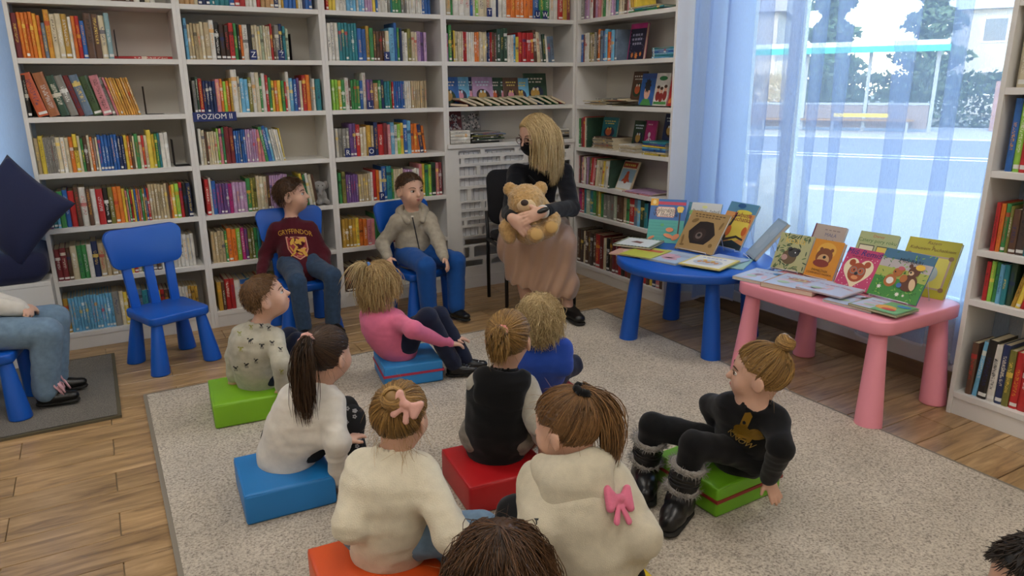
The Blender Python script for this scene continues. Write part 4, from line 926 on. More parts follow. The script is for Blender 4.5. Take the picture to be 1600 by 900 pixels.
def hair(hd, root, inv, m, style, seed, n=900, tie=(0, -.42, .22), tail=.2, tdir=None, drop=.9, thick=1., hairline=(.30, 1.15), part=0., spread=.018, rad=.0013, inflate=1.0, bunr=.075, wisps=26, curl=.004, cut=None, mess=.12, bare=None):
    rng = np.random.default_rng(seed); n = int(n*.82); rad *= 1.1; S = hd.S; R3 = np.stack([hd.l, hd.f, hd.u]); down = np.array((0, 0, -1.))
    def W(q): return hd.c+S*(np.asarray(q)@R3)
    # under-layer hugging the skull
    F = Field(); g = .028*thick; F.ell(W(HC), (HR+g)*S, (hd.l, hd.f, hd.u), .01)
    nrm = npn(hd.f*hairline[1]-hd.u); F.half(W((0, .33, hairline[0])), nrm, .012*1.)
    for sx in (-1, 1): F.ell(W((sx*.40, .06, -.06)), np.array((.12, .13, .16))*S, (hd.l, hd.f, hd.u), .02, op=-1)
    V, Q = F.mesh(.0045); N = normals(V, Q); loc = (V-hd.c)@R3.T/S
    ang = np.arctan2(loc[:, 0], loc[:, 2]-.1); V = V+N*(.0012*np.sin(ang*38+3*np.sin(loc[:, 1]*9)))[:, None]
    o = np_mesh('hair', V-inv, Q, m, root); at = o.data.attributes.new('tint', 'FLOAT', 'POINT'); at.data.foreach_set('value', (.22+.2*vnoise(loc*np.array((14, 5, 14)), seed)).astype(np.float32))
    D0 = scalp_dirs(n, rng, hairline); tint = np.clip(rng.normal(.5, .28, n), 0, 1); T = 9; lift = (1.035+.05*rng.random(n)*thick)*inflate
    if style in ('tail', 'bun'):
        tq = np.array(tie); td = npn((tq-HC)/HR); t = np.linspace(0, 1, 7)
        om = np.arccos(np.clip(D0@td, -1, 1)); so = np.maximum(np.sin(om), 1e-4)
        A = (np.sin((1-t)[None]*om[:, None])/so[:, None])[..., None]*D0[:, None]+(np.sin(t[None]*om[:, None])/so[:, None])[..., None]*td
        bulge = 1+(.02+.25*max(0, mess-.12))*np.sin(t*math.pi)[None, :, None]*rng.random((n, 1, 1))
        pts = HC+HR*A*lift[:, None, None]*bulge
        base = np.stack([W(p_) for p_ in pts]); tp = W(tq*1.06); base[:, -1] = tp+rng.normal(size=(n, 3))*.006
        paths = base
        if style == 'tail':
            td_w = npn(td@R3) if tdir is None else npn(tdir); k = int(n*.75); s = np.linspace(0, 1, T)
            L = tail*rng.uniform(.6, 1.05, k); jit = rng.normal(size=(k, 3))*spread; out0 = tp+td_w*.03
            ctrl1 = tp+td_w*(.045+.01*rng.random((k, 1)))+jit*.5+np.array((0, 0, .012)); end = tp+td_w*.07+down*L[:, None]+jit*.8
            p0 = tp+rng.normal(size=(k, 3))*.005; mid = tp+td_w*.085+down*L[:, None]*.45+jit*1.25
            b = lambda s_: ((1-s_)**3)[None, :, None]*p0[:, None]+(3*(1-s_)**2*s_)[None, :, None]*ctrl1[:, None]+(3*(1-s_)*s_**2)[None, :, None]*mid[:, None]+(s_**3)[None, :, None]*end[:, None]
            tl = b(s)+np.sin(s*9+rng.random((k, 1))*6)[..., None]*curl*s[None, :, None]*npn(np.cross(td_w, down))
            to = strands_obj('ponytail', tl, tint[:k], rad*1.25, m, o, inv)
        else:
            k = int(n*.35); s = np.linspace(0, 1, T); ax = npn(td@R3) if tdir is None else npn(tdir); e1 = npn(np.cross(ax, (.2, .3, .9))); e2 = np.cross(ax, e1); c0 = tp+ax*bunr*.55
            ph = rng.random((k, 1))*6.28; rr = bunr*(.55+.45*rng.random((k, 1))); el = rng.uniform(-.6, .9, (k, 1)); a = ph+s[None]*rng.uniform(2.2, 4.5, (k, 1))
            hgt = np.sin(el+.6*np.sin(a*1.0+ph))*bunr*.75; rad_ = np.sqrt(np.maximum(bunr**2*.95-hgt**2, bunr**2*.12))*(.75+.25*rng.random((k, 1)))
            tl = c0+(np.cos(a)*rad_)[..., None]*e1+(np.sin(a)*rad_)[..., None]*e2+hgt[..., None]*ax
            F = Field(); F.ell(c0, (bunr*.8,)*3, None, .01); Vb, Qb = F.mesh(.005); bo = np_mesh('hair_bun', Vb-inv, Qb, m, o); bo.data.attributes.new('tint', 'FLOAT', 'POINT').data.foreach_set('value', np.full(len(Vb), .35, np.float32))
            strands_obj('bun_strands', tl, tint[:k], rad*1.2, m, o, inv)
    else:
        # slide over the skull away from the crown, then fall freely
        crown = np.array((part, -.18, .49)) if style != 'part' else None; steps = 4 if style == 'short' else 10 if style == 'part' else 8; seg = drop*S/steps; paths = np.zeros((n, steps+1, 3)); d = D0.copy(); pw = W(HC+HR*d*lift[:, None]); paths[:, 0] = pw
        if style == 'part': flow = np.stack([np.sign(d[:, 0]-part+1e-3)*1., np.full(n, -.12)+.2*rng.normal(size=n), np.full(n, -.15)], 1)@R3
        else: flow = ((HC+HR*d)-crown)@R3
        flow = flow/np.maximum(np.linalg.norm(flow, axis=1, keepdims=True), 1e-6)+rng.normal(size=(n, 3))*mess*1.5
        for i in range(steps):
            lc = ((pw-hd.c)@R3.T)/S; e = (lc-HC)/(HR*lift[:, None]); rr = np.linalg.norm(e, axis=1, keepdims=True); nr = (e/HR); nr = nr/np.linalg.norm(nr, axis=1, keepdims=True)@R3
            if style == 'short': vel = flow*.9+down*.15+rng.normal(size=(n, 3))*.08
            else: vel = flow*max(0, .8-.19*i)+down*(.35+.19*i)+rng.normal(size=(n, 3))*mess
            vel = vel-nr*np.minimum((vel*nr).sum(1, keepdims=True), 0)*(rr < 1.03)
            vel = vel/np.maximum(np.linalg.norm(vel, axis=1, keepdims=True), 1e-6); pw = pw+vel*seg*(1 if style == 'short' else rng.uniform(.85, 1.1, (n, 1)))
            lc = ((pw-hd.c)@R3.T)/S; e = (lc-HC)/(HR*lift[:, None]); rr = np.linalg.norm(e, axis=1, keepdims=True); fix = rr < 1
            pw = np.where(fix, hd.c+S*((HC+HR*lift[:, None]*e/np.maximum(rr, 1e-6))@R3), pw); paths[:, i+1] = pw
        paths = paths+np.sin(np.linspace(0, 5, steps+1)[None]+rng.random((n, 1))*6)[..., None]*curl*np.linspace(0, 1, steps+1)[None, :, None]*rng.normal(size=(n, 1, 3))
        if style != 'short':   # keep the face free
            lc = ((paths-hd.c)@R3.T)/S; bad = ((lc[..., 1] > .20) & (lc[..., 2] < .22) & (np.abs(lc[..., 0]) < .31)).any(1)
            if bare: bad |= bare(lc).any(1)
            paths = paths[~bad]; tint = tint[~bad]
        if cut is not None: paths[..., 2] = np.maximum(paths[..., 2], cut+rng.normal(size=(len(paths), 1))*.008)
    strands_obj('strands', paths, tint[:len(paths)], rad, m, o, inv)
    if wisps:   # stray hairs
        d = scalp_dirs(wisps, rng, hairline); p0 = np.stack([W(HC+HR*q*1.05) for q in d]); out = np.stack([npn(q@R3) for q in d]); s = np.linspace(0, 1, 9); L = rng.uniform(.012, .04, (wisps, 1, 1))
        bend = rng.normal(size=(wisps, 1, 3))*.8+down; pp = p0[:, None]+(out[:, None]*s[None, :, None]*.7+bend*(s**2)[None, :, None]*.6)*L
        strands_obj('stray_hairs', pp, np.clip(rng.normal(.8, .2, wisps), 0, 1), .00035, m, o, inv)
    return o

# ------------------------------------------------------------------ people
def ik(a, c, l1, l2, pole):
    a, c = np.array(a, float), np.array(c, float); d = c-a; L = np.linalg.norm(d); n = d/L; M = (l1+l2)*.995
    if L > M: l1, l2 = l1*L/M, l2*L/M
    x = (l1*l1-l2*l2+L*L)/(2*L); h = math.sqrt(max(l1*l1-x*x, 0)); p = np.array(pole, float); p = p-n*(p@n); return a+n*x+npn(p)*h
def hand_fld(F, w, d, nrm, thumb, k=1., curl=.5, spread=.12):
    """palm and five separate fingers; w wrist, d direction, nrm back of the hand, thumb = side direction"""
    d = npn(d); nrm = npn(nrm-d*np.dot(nrm, d)); t = npn(thumb-d*np.dot(thumb, d)-nrm*np.dot(thumb, nrm)); pc = w+d*.032*k
    F.cap(w, w+d*.012*k, .0175*k, .018*k, .015*k, (nrm, 1.35)); F.ell(pc, np.array((.027, .032, .0125))*k, (t, d, nrm), .012*k)
    for i, (off, L) in enumerate(((.019, .046), (.0065, .052), (-.006, .048), (-.018, .038))):
        p = w+d*(.054-.003*abs(i-1.3))*k+t*off*k; dd = npn(d+t*off/.02*spread); r = .0076*k; a = curl*.55
        for j, f in enumerate((.44, .31, .25)):
            dd2 = npn(dd*math.cos(a)-nrm*math.sin(a)); q = p+dd2*L*f*k; F.cap(p, q, r, r*.93, .0035*k); p = q; r *= .93; a += curl*.75
    p = w+d*.014*k+t*.018*k; dd = npn(d*.75+t*.85-nrm*.25)
    for f, r in ((.026, .0085), (.02, .0075)):
        q = p+dd*f*k; F.cap(p, q, r*k, r*.9*k, .006*k); p = q; dd = npn(dd+d*.45-nrm*.25*curl*2)
class Person:
    def __init__(s, label, pelvis, neck, yaw, head, wrists, ankles, k=1., S=.2, elbow_pole=None, knee_pole=None, knees=None, elbows=None, hands=None, feet=None, shoulder=.082, hipw=.060, res=.0066, lengths=(.175, .155, .255, .245), skin=SKIN, bow=0.03, curl=(.5, .5), head_roll=0, sh_drop=.045, hand_k=None, neck_r=.165):
        """head = (centre, yaw, pitch); wrists/ankles = (left, right)"""
        A = lambda q: np.array(q, float)
        s.k = k; s.pel, s.nk = A(pelvis), A(neck); s.fw = heading(yaw); s.hd = Head(A(head[0]), head[1], head[2], S, head_roll); s.skin = skin
        ax = npn(s.nk-s.pel); s.lf = npn(np.cross((0, 0, 1.), s.fw)); s.ax = ax; s.fr = npn(np.cross(s.lf, ax)); back = -s.fr
        s.che = s.pel+(s.nk-s.pel)*.62+back*bow; s.wai = s.pel+(s.nk-s.pel)*.28+back*bow*.7
        s.sh = [s.nk-ax*sh_drop*k+s.lf*e*shoulder*k for e in (1, -1)]; s.hp = [s.pel+s.lf*e*hipw*k for e in (1, -1)]
        s.wr = [A(w) for w in wrists]; s.an = [A(w) for w in ankles]; l = [q*k for q in lengths]
        ep = elbow_pole or [s.lf*.5-s.fr*.5-np.array((0, 0, .7)), -s.lf*.5-s.fr*.5-np.array((0, 0, .7))]; kp = knee_pole or [np.array((0, 0, 1.))+s.lf*.25+s.fw*.3, np.array((0, 0, 1.))-s.lf*.25+s.fw*.3]
        s.el = [A(elbows[i]) if elbows and elbows[i] is not None else ik(s.sh[i], s.wr[i], l[0], l[1], ep[i]) for i in (0, 1)]
        s.kn = [A(knees[i]) if knees and knees[i] is not None else ik(s.hp[i], s.an[i], l[2], l[3], kp[i]) for i in (0, 1)]
        if DEBUG: print('PERSON', label[:40], 'pel', s.pel.round(2), 'nk', s.nk.round(2), 'hd', s.hd.c.round(2), 'torso %.2f'%np.linalg.norm(s.nk-s.pel), 'neck-head %.2f'%np.linalg.norm(s.nk-s.hd.c), 'arms', ['%.2f+%.2f'%(np.linalg.norm(s.sh[i]-s.el[i]),np.linalg.norm(s.wr[i]-s.el[i])) for i in (0,1)], 'legs', ['%.2f+%.2f'%(np.linalg.norm(s.hp[i]-s.kn[i]),np.linalg.norm(s.an[i]-s.kn[i])) for i in (0,1)], 'an', [a.round(2) for a in s.an], 'wrz', [a.round(2) for a in s.wr])
        s.feet = [npn(A(q)) for q in feet] if feet else [npn(s.fw+np.array((0, 0, -.1)))]*2
        s.root = empty('person', (s.pel[0], s.pel[1], max(0, min(s.pel[2]-.1, .3)))); s.inv = np.array(s.root.location); tag(s.root, label, 'person')
        # ---- body: one continuous surface
        F = Field(); K = k; s.hd.fld(F); hb = s.hd.p(0, -.10, -.28)
        F.cap(hb, s.nk-ax*.01, neck_r*S, neck_r*1.12*S, .05)
        F.cap(s.che, s.nk-ax*.03*K, .07*K, .05*K, .04, (s.fr, 1.3)); F.cap(s.pel, s.wai, .082*K, .074*K, .04, (s.fr, 1.15)); F.cap(s.wai, s.che, .074*K, .08*K, .04, (s.fr, 1.2)); F.cap(s.sh[0], s.sh[1], .032*K, None, .04)
        hk = hand_k or K*.92
        for i in (0, 1):
            F.cap(s.sh[i], s.el[i], .031*K, .024*K, .03); F.cap(s.el[i], s.wr[i], .0245*K, .0165*K, .012)
            d = s.wr[i]-s.el[i]; nb = np.array((0, 0, 1.)) if abs(npn(d)[2]) < .8 else -s.fr; th = (-s.lf if i == 0 else s.lf)
            if hands and hands[i]: d, nb, th = [A(q) for q in hands[i]]
            hand_fld(F, s.wr[i], d, nb, th, hk, curl[i])
            F.cap(s.hp[i], s.kn[i], .056*K, .041*K, .03); F.cap(s.kn[i], s.an[i], .04*K, .026*K, .015); F.cap(s.an[i]-np.array((0, 0, .024)), s.an[i]+s.feet[i]*.085*K-np.array((0, 0, .036)), .021*K, .014*K, .015)
        V, Q = F.mesh(res); s.body = np_mesh('body', V-s.inv, Q, skin, s.root)
    def features(s, **a): s.hd.features(s.root, s.inv, **a)
    def top(s, m, ease_=.012, amp=.004, seed=1, hem=.03, cuff=1., sleeve=None, collar=None, name='sweater', wide=1., h=.0082, hood=None, hood_m=None, sleeve_r=(.040, .036, .029), belly=1.):
        """upper garment with sleeves; sleeve = other material for the arms"""
        K = s.k; F = Field(); lo = s.pel-s.ax*hem*K
        F.cap(lo, s.wai, .108*K*wide+ease_*.3, .098*K*wide*belly+ease_*.3, .05, (s.fr, 1.16)); F.cap(s.wai, s.che, .098*K*wide*belly+ease_*.3, .098*K*wide+ease_*.2, .05, (s.fr, 1.2))
        F.cap(s.che, s.nk-s.ax*.035*K, .090*K*wide, .055*K, .05, (s.fr, 1.25)); F.cap(s.sh[0]-s.ax*.006, s.sh[1]-s.ax*.006, .036*K+ease_*.3, None, .04); F.cap(s.nk-s.ax*.03, s.nk+s.ax*.016, .055*K, .049*K, .025)
        A = F if sleeve is None else Field()
        for i in (0, 1):
            w = s.el[i]+(s.wr[i]-s.el[i])*cuff; A.cap(s.sh[i], s.el[i], sleeve_r[0]*K+ease_*.4, sleeve_r[1]*K+ease_*.4, .035); A.cap(s.el[i], w-npn(w-s.el[i])*sleeve_r[2]*.6, sleeve_r[1]*K+ease_*.4, sleeve_r[2]*K+ease_*.2, .02)
        F.cap(s.nk+s.ax*.040+s.fr*.006, s.nk+s.ax*.09+s.fr*.014, .042*K, .05*K, .006, op=-1)
        o, V, Q = garment(name, F, h, m, s.root, s.inv, amp, seed); s.topV, s.topQ, s.topo = V, Q, o
        if sleeve is not None: so, SV, SQ = garment('sleeves', A, h, sleeve, o, s.inv, amp, seed+3)
        if collar: v, f = tube_geo([Vector(s.nk+s.ax*.010+(s.lf*math.cos(a)*.05+s.fr*math.sin(a)*.045-s.ax*.014*math.sin(a))*K-s.inv) for a in np.linspace(0, 2*math.pi, 21)], .0075, 6); pyobj('collar', v, f, collar, o, True)
        for i in (0, 1):    # ribbed cuffs
            w = s.el[i]+(s.wr[i]-s.el[i])*cuff; dd = npn(s.wr[i]-s.el[i]); F2 = Field(); F2.cap(w-dd*.016, w-dd*.002, sleeve_r[2]*K*.86+.003, None, .004); V2, Q2 = F2.mesh(.0065); np_mesh('cuff', V2-s.inv, Q2, sleeve or m, o)
        if hood is not None:   # hood lying on the back
            F3 = Field(); b = -s.fr; up = s.ax
            F3.ell(s.nk+b*.045*K+up*.0, np.array((.098, .055, .055))*K, (s.lf, s.fr, s.ax), .02); F3.ell(s.nk+b*.085*K-up*.05*K, np.array((.088, .038, .07))*K, (s.lf, s.fr, s.ax), .04)
            for e in (1, -1): F3.cap(s.nk+s.lf*e*.075*K+b*.01, s.nk+s.lf*e*.045*K+s.fr*.06*K-up*.03*K, .024*K, .016*K, .04)
            F3.ell(s.nk+up*.045*K+b*.0, np.array((.055, .06, .05))*K, (s.lf, s.fr, s.ax), .02, op=-1)
            _, s.hV, s.hQ = garment('hood', F3, .006, hood_m or m, o, s.inv, .003, seed+9)
        return o
    def pants(s, m, seed=2, amp=.0035, name='trousers', r=(.063, .051, .043), cut=.97, h=.0105, waist=True, extra=0):
        K = s.k; F = Field(); F.cap(s.hp[0], s.hp[1], .072*K+extra, None, .04); F.cap(s.pel, s.pel+s.ax*.05*K, .088*K, .086*K, .03, (s.fr, 1.15))
        for i in (0, 1):
            a = s.kn[i]+(s.an[i]-s.kn[i])*cut; F.cap(s.hp[i], s.kn[i], r[0]*K, r[1]*K, .03); F.cap(s.kn[i], a, r[1]*K, r[2]*K, .015)
        o, s.pV, s.pQ = garment(name, F, h, m, s.root, s.inv, amp, seed, (20, 20, 30)); return o
    def shoes(s, m, sole=None, name='shoe', ln=.1, lace=None, low=False):
        sole = sole or mat('dark_sole', '15130f', .8); K = s.k
        for i in (0, 1):
            f = s.feet[i]; f2 = npn(np.array((f[0], f[1], f[2]*.3))); side = npn(np.cross((0, 0, 1.), f2)); up = np.cross(f2, side); a = s.an[i]; base = a-up*.03
            F = Field(); F.cap(base-f2*.012, base+f2*ln*.45*K, .031*K, .031*K, .02, (up, 1.05)); F.cap(base+f2*ln*.4*K, base+f2*ln*K, .030*K, .025*K, .02, (up, 1.3)); F.cap(a+up*.022, a-up*.01, .033*K, .034*K, .02)
            F.half(base-up*.020*K, -up, .003); F.half(a+up*(.032 if not low else -.006), up, .003)
            V, Q = F.mesh(.007); so = np_mesh(name, V-s.inv, Q, m, s.root)
            F = Field(); b2 = base-up*.021*K; F.cap(b2-f2*.016, b2+f2*ln*K, .034*K, .029*K, .01, (up, 3.2)); V, Q = F.mesh(.008); np_mesh('sole', V-s.inv, Q, sole, so)
            if lace:
                for j in range(4):
                    c = base+f2*(.03+.016*j)*K+up*(.036-.004*j)*K; v, q = tube_geo([Vector(c+side*e*.016+up*(-.004*abs(e))-s.inv+f2*.006*e) for e in (-1, -.4, .4, 1)], .0022, 4); pyobj('lace', v, q, lace, so, True)
def decal(name, me, target, origin, ex, ey, direction, m, parent, inv, off=.0015, sub=0):
    """lay flat artwork (x, y) onto a curved garment"""
    tv, tq = target; bvh = BVHTree.FromPolygons([tuple(v) for v in tv], [tuple(int(i) for i in f) for f in tq])
    bm = bmesh.new(); bm.from_mesh(me)
    if sub: bmesh.ops.triangulate(bm, faces=bm.faces[:]); bmesh.ops.subdivide_edges(bm, edges=[e for e in bm.edges if e.calc_length() > sub], cuts=2)
    dirv = Vector(npn(direction)); ox, oy, oz = Vector(origin), Vector(npn(ex)), Vector(npn(ey))
    miss = 0
    for v in bm.verts:
        p = ox+oy*v.co.x+oz*v.co.y; hit, nr, _, _ = bvh.ray_cast(p-dirv*.25, dirv); miss += hit is None; q = hit if hit else bvh.find_nearest(p)[0]; v.co = Vector(q-dirv*off-Vector(inv))
    bpy.data.meshes.remove(me)
    if miss > .35*len(bm.verts): bm.free(); return None
    return obj(name, bm, m, parent)
def poly_mesh(polys):
    me = bpy.data.meshes.new('art'); V = []; F = []
    for p in polys: b = len(V); V += [(x, y, 0) for x, y in p]; F.append(tuple(range(b, b+len(p))))
    me.from_pydata(V, [], F); me.update(); return me
def ellipse(cx, cy, rx, ry, n=20, a=0): return [(cx+rx*math.cos(t)*math.cos(a)-ry*math.sin(t)*math.sin(a), cy+rx*math.cos(t)*math.sin(a)+ry*math.sin(t)*math.cos(a)) for t in np.linspace(0, 2*math.pi, n, endpoint=False)]
# ------------------------------------------------------------------ books shown on the two tables
N_DISPLAY = 0
PGM = mat('display_pages', 'd6cdb8', .85, bump=.2, bscale=900)
def pm(c): return mat('ink_'+c, c, .42)
def star(cx, cy, r, n=7, q=.55): return [(cx+(r if i % 2 == 0 else r*q)*math.cos(math.pi*i/n), cy+(r if i % 2 == 0 else r*q)*math.sin(math.pi*i/n)) for i in range(2*n)]
def rect(x0, x1, y0, y1): return [(x0, y0), (x1, y0), (x1, y1), (x0, y1)]
def cover_art(parent, W, H, items, y):
    """flat print on a cover: items (kind, data, colour); x 0..1, y 0..1 over the cover; lies in the local x-z plane facing -y"""
    for i, it in enumerate(items):
        k, data, col = it[:3]; off = y-.0004*(i+1)
        if k == 'p':
            me = bpy.data.meshes.new('art'); V = []; F = []
            for pl in data: b = len(V); V += [((px_-.5)*W, off, py_*H) for px_, py_ in pl]; F.append(tuple(range(b, b+len(pl))))
            me.from_pydata(V, [], F); me.update(); oo = obj('cover_print', me, pm(col), parent)
            if len(data) > 1: oo['kind'] = 'stuff'
        else:
            s, cx, cy, size = data; me = text_mesh(s, size, 0, 1.0, it[3] if len(it) > 3 else 0); o = obj('cover_lettering', me, pm(col), parent); o.rotation_euler = (math.pi/2, 0, 0); o.location = ((cx-.5)*W, off, cy*H)
def eln(cx, cy, rx, ry, a=0, n=18): return ellipse(cx, cy, rx, ry, n, a)
def show_book(loc, z, ang, tilt, W, H, th, col, label, art, lying=False, group=None, back=None):
    """cover in local x-z plane, facing -y; lying: cover up"""
    global N_DISPLAY
    t = empty('picture_book', (loc[0], loc[1], z)); N_DISPLAY += 1
    R = Matrix.Rotation(math.radians(ang), 4, 'Z') @ (Matrix.Rotation(math.radians(-tilt), 4, 'X') if not lying else Matrix.Translation((0, -H/2, th)) @ Matrix.Rotation(math.radians(-90), 4, 'X'))
    t.matrix_world = Matrix.Translation((loc[0], loc[1], z)) @ R
    c = mat('cover_'+col, col, .35, var=.03); e = .003
    bm = bmesh.new(); box(bm, -W/2, W/2, 0, .002, 0, H); box(bm, -W/2, W/2, th-.002, th, 0, H); box(bm, -W/2, -W/2+.002, .002, th-.002, 0, H); bevel(bm, .0007, 1); obj('cover', bm, [c], t)
    bm = bmesh.new(); box(bm, -W/2+.002, W/2-e, .002, th-.002, e, H-e); obj('page_block', bm, PGM, t)
    cover_art(t, W, H, art, 0); tag(t, label, 'book', group); return t
G = 'picture books standing on the tables'; G2 = 'picture books lying on the tables'
dash = lambda x0, x1, y, h=.018, n=9, seed=1: [rect(a, a+(x1-x0)/n*random.Random(seed+i).uniform(.55, .9), y, y+h) for i, a in enumerate([x0+(x1-x0)*j/n for j in range(n)])]
rr = random.Random(12)
# --- round table
show_book((2.943, 3.300), TZ+.001, -51.3, 24, .215, .275, .010, '3f6fae', 'blue picture book titled W mieście with street lamp, on the round table', [
    ('p', [rect(0, 1, 0, .52)], '4fa79c'), ('p', [rect(.0, .8, .1+.07*i, .105+.07*i) for i in range(6)], '3a8a86'), ('p', [rect(.22, 1, .87, .94)], 'c7465e'), ('p', [rect(0, .22, .84, 1)], 'e0a83a'), ('p', [star(.11, .92, .07)], 'f0d890'),
    ('p', [[(.23, .58), (.68, .58), (.72, .62), (.72, .78), (.68, .82), (.23, .82), (.19, .78), (.19, .62)]], 'e0a9a0'), ('p', [[(.24, .60), (.67, .60), (.70, .63), (.70, .77), (.67, .80), (.24, .80), (.21, .77), (.21, .63)]], 'ecdccb'),
    ('t', ('Zielonalesia', .455, .755, .030), '5a4326'), ('t', ('i trzy misie', .455, .705, .030), '5a4326'), ('t', ('W mieście', .455, .64, .034), '3a3a4a'),
    ('p', [rect(.84, .88, .12, .72)], '4a3d3a'), ('p', [[(.80, .70), (.92, .70), (.96, .80), (.92, .84), (.80, .84), (.76, .80)]], 'e8c45a'), ('p', [eln(.12, .1, .10, .03, .4), eln(.62, .30, .11, .05), eln(.60, .16, .14, .045, -.2), eln(.80, .14, .12, .06, .5)], 'd98a5e'), ('p', [eln(.40, .40, .05, .035)], '58b070')], group=G)
show_book((3.075, 3.160), TZ+.001, -60.7, 33, .205, .275, .012, '3f7f96', 'grey handwritten-title picture book behind the brown bear book', [('p', [rect(.10, 1, 0, 1)], 'c3c6c4'), ('p', [eln(.5, .9, .08, .035)], 'cdd08a'), ('t', ('Pamiętaj, żebyś', .55, .80, .026), '3b3b44', .2), ('t', ('nie zapomniał!', .58, .70, .026), '3b3b44', .2), ('p', [eln(.95, .6, .12, .1), eln(.15, .75, .08, .06)], '7fb36a')], group=G)
show_book((2.911, 3.016), TZ+.006, -79.8, 38, .262, .262, .016, 'a5875a', 'brown picture book with a bear in a dark hole on its cover', [
    ('p', dash(.12, .92, .91, .022, 9, 3)+dash(.15, .82, .855, .02, 8, 9), '4a3620'), ('p', [[(.5+.34*r_*math.cos(a), .47+.31*r_*math.sin(a)) for a, r_ in zip(np.linspace(0, 2*math.pi, 13)[:-1], (1, .9, 1.05, .95, 1, .88, 1, .95, 1.06, .9, 1.02, .93))]], '1d1413'),
    ('p', [eln(.47, .42, .15, .17)], '31211e'), ('p', [eln(.46, .40, .085, .085)], '6e625e'), ('p', [eln(.46, .41, .045, .04)], '120d0d'), ('p', [eln(.1, .25, .03, .12, .2), eln(.9, .7, .03, .1, -.2), eln(.85, .2, .05, .05), eln(.2, .75, .09, .05, .5), eln(.14, .12, .06, .03)], '7d6238')], group=G)
show_book((3.135, 2.985), TZ+.010, -89.4, 30, .215, .285, .014, '5b8fae', 'picture book with dark tree and red title at the back of the round table', [
    ('p', [rect(0, 1, 0, .78)], 'd99a5e'), ('p', [eln(.58, .48, .36, .33)], 'e6cf58'), ('p', [[(0, 0), (1, 0), (1, .1), (.6, .18), (.3, .1), (0, .2)]], '2c3a44'), ('p', [[(.18, .1), (.34, .1), (.34, .4), (.42, .75), (.38, .78), (.26, .45), (.12, .2)], [(.4, .68), (.55, .74), (.42, .71)]], '2f2c30'),
    ('p', [[(.3, .12), (.7, .24), (.95, .2), (.95, .24), (.68, .29), (.3, .18)]], '3b3430'), ('p', [eln(.62, .80, .26, .05)], 'e0cf50'), ('t', ('Kubusia', .62, .74, .040), '8e2a3c'), ('t', ('Puchatka', .62, .64, .040), '8e2a3c'), ('p', [eln(.45, .93, .14, .05)], '2f5f96'), ('p', [eln(.36, .36, .08, .12), eln(.88, .4, .08, .1), eln(.16, .4, .07, .08)], 'cf6a34')], group=G)
show_book((3.075, 2.745), TZ+.012, -122, 40, .165, .26, .020, '8fa3b2', 'thick book showing its pale grey-blue back, leaning at the right of the round table', [('p', [rect(.06, .94, .05, .95)], '9fb2c0'), ('p', [eln(.4, .4, .25, .2), eln(.6, .7, .2, .12)], 'a9bac6')], group=G)
def flat(cx, cy, z, ang, W, H, th, col, label, art): show_book((cx, cy), z, ang, 0, W, H, th, col, label, art, True, G2)
flat(2.63, 3.20, TZ+.001, -62, .20, .25, .008, 'c79a8a', 'pinkish thin book lowest in the pile on the left of the round table', [('p', [eln(.5, .5, .3, .3)], 'd8b8a8')])
flat(2.645, 3.11, TZ+.010, -70, .20, .24, .007, 'bfc24a', 'yellow-green thin book under the dashed-frame book on the round table', [('p', [rect(.1, .9, .6, .8)], 'c05a3a')])
flat(2.735, 3.285, TZ+.019, -62, .235, .235, .012, '2f4034', 'white book with dark green dashed frame on top of the left pile', [('p', [rect(.07, .93, .07, .93)], 'dfe3e4'), ('p', [rect(.0+.09*i, .05+.09*i, a, a+.05) for i in range(11) for a in (0.005, .945)]+[rect(a, a+.05, .09*i, .05+.09*i) for i in range(11) for a in (.005, .945)], 'b8c4a0'), ('p', [[(.3, .45), (.6, .35), (.62, .55), (.4, .62)]], '6e4038')])
flat(2.71, 2.97, TZ+.001, -76, .235, .27, .010, '8ca3b8', 'pale blue and pink book lying at the front of the round table', [('p', [rect(.05, .95, .05, .95)], 'a9bcd0'), ('p', [eln(.45, .5, .28, .2), eln(.6, .3, .2, .1)], 'cfa0ae'), ('p', [rect(.5, .9, .6, .64), rect(.5, .85, .7, .73)], '8a9ab4')])
flat(2.90, 2.72, TZ+.001, -60, .2, .25, .005, '8fb8b4', 'pale green thin book partly under the yellow-framed book', [('p', [eln(.6, .4, .2, .2)], 'a9ccb8')])
flat(2.87, 2.76, TZ+.007, -82, .2, .25, .005, '9fb4d6', 'pale blue thin book between the green and yellow-framed books', [('p', [eln(.5, .5, .3, .25)], 'c4cfe4')])
flat(2.765, 2.735, TZ+.013, -70, .235, .255, .008, 'dcc95a', 'white book with yellow frame and small group of animals lying on the round table', [('p', [rect(.06, .94, .06, .94)], 'e6e4dc'), ('p', [eln(.5, .42, .34, .24)], 'b9bfc6'), ('p', [eln(.3+.1*i, .42+.05*(i % 2), .05, .08) for i in range(5)], 'c98a4a'), ('p', [eln(.35, .58, .05, .05), eln(.55, .55, .05, .05)], 'e0c24a'), ('p', dash(.2, .8, .76, .05, 6, 4), '8d9cc4')])
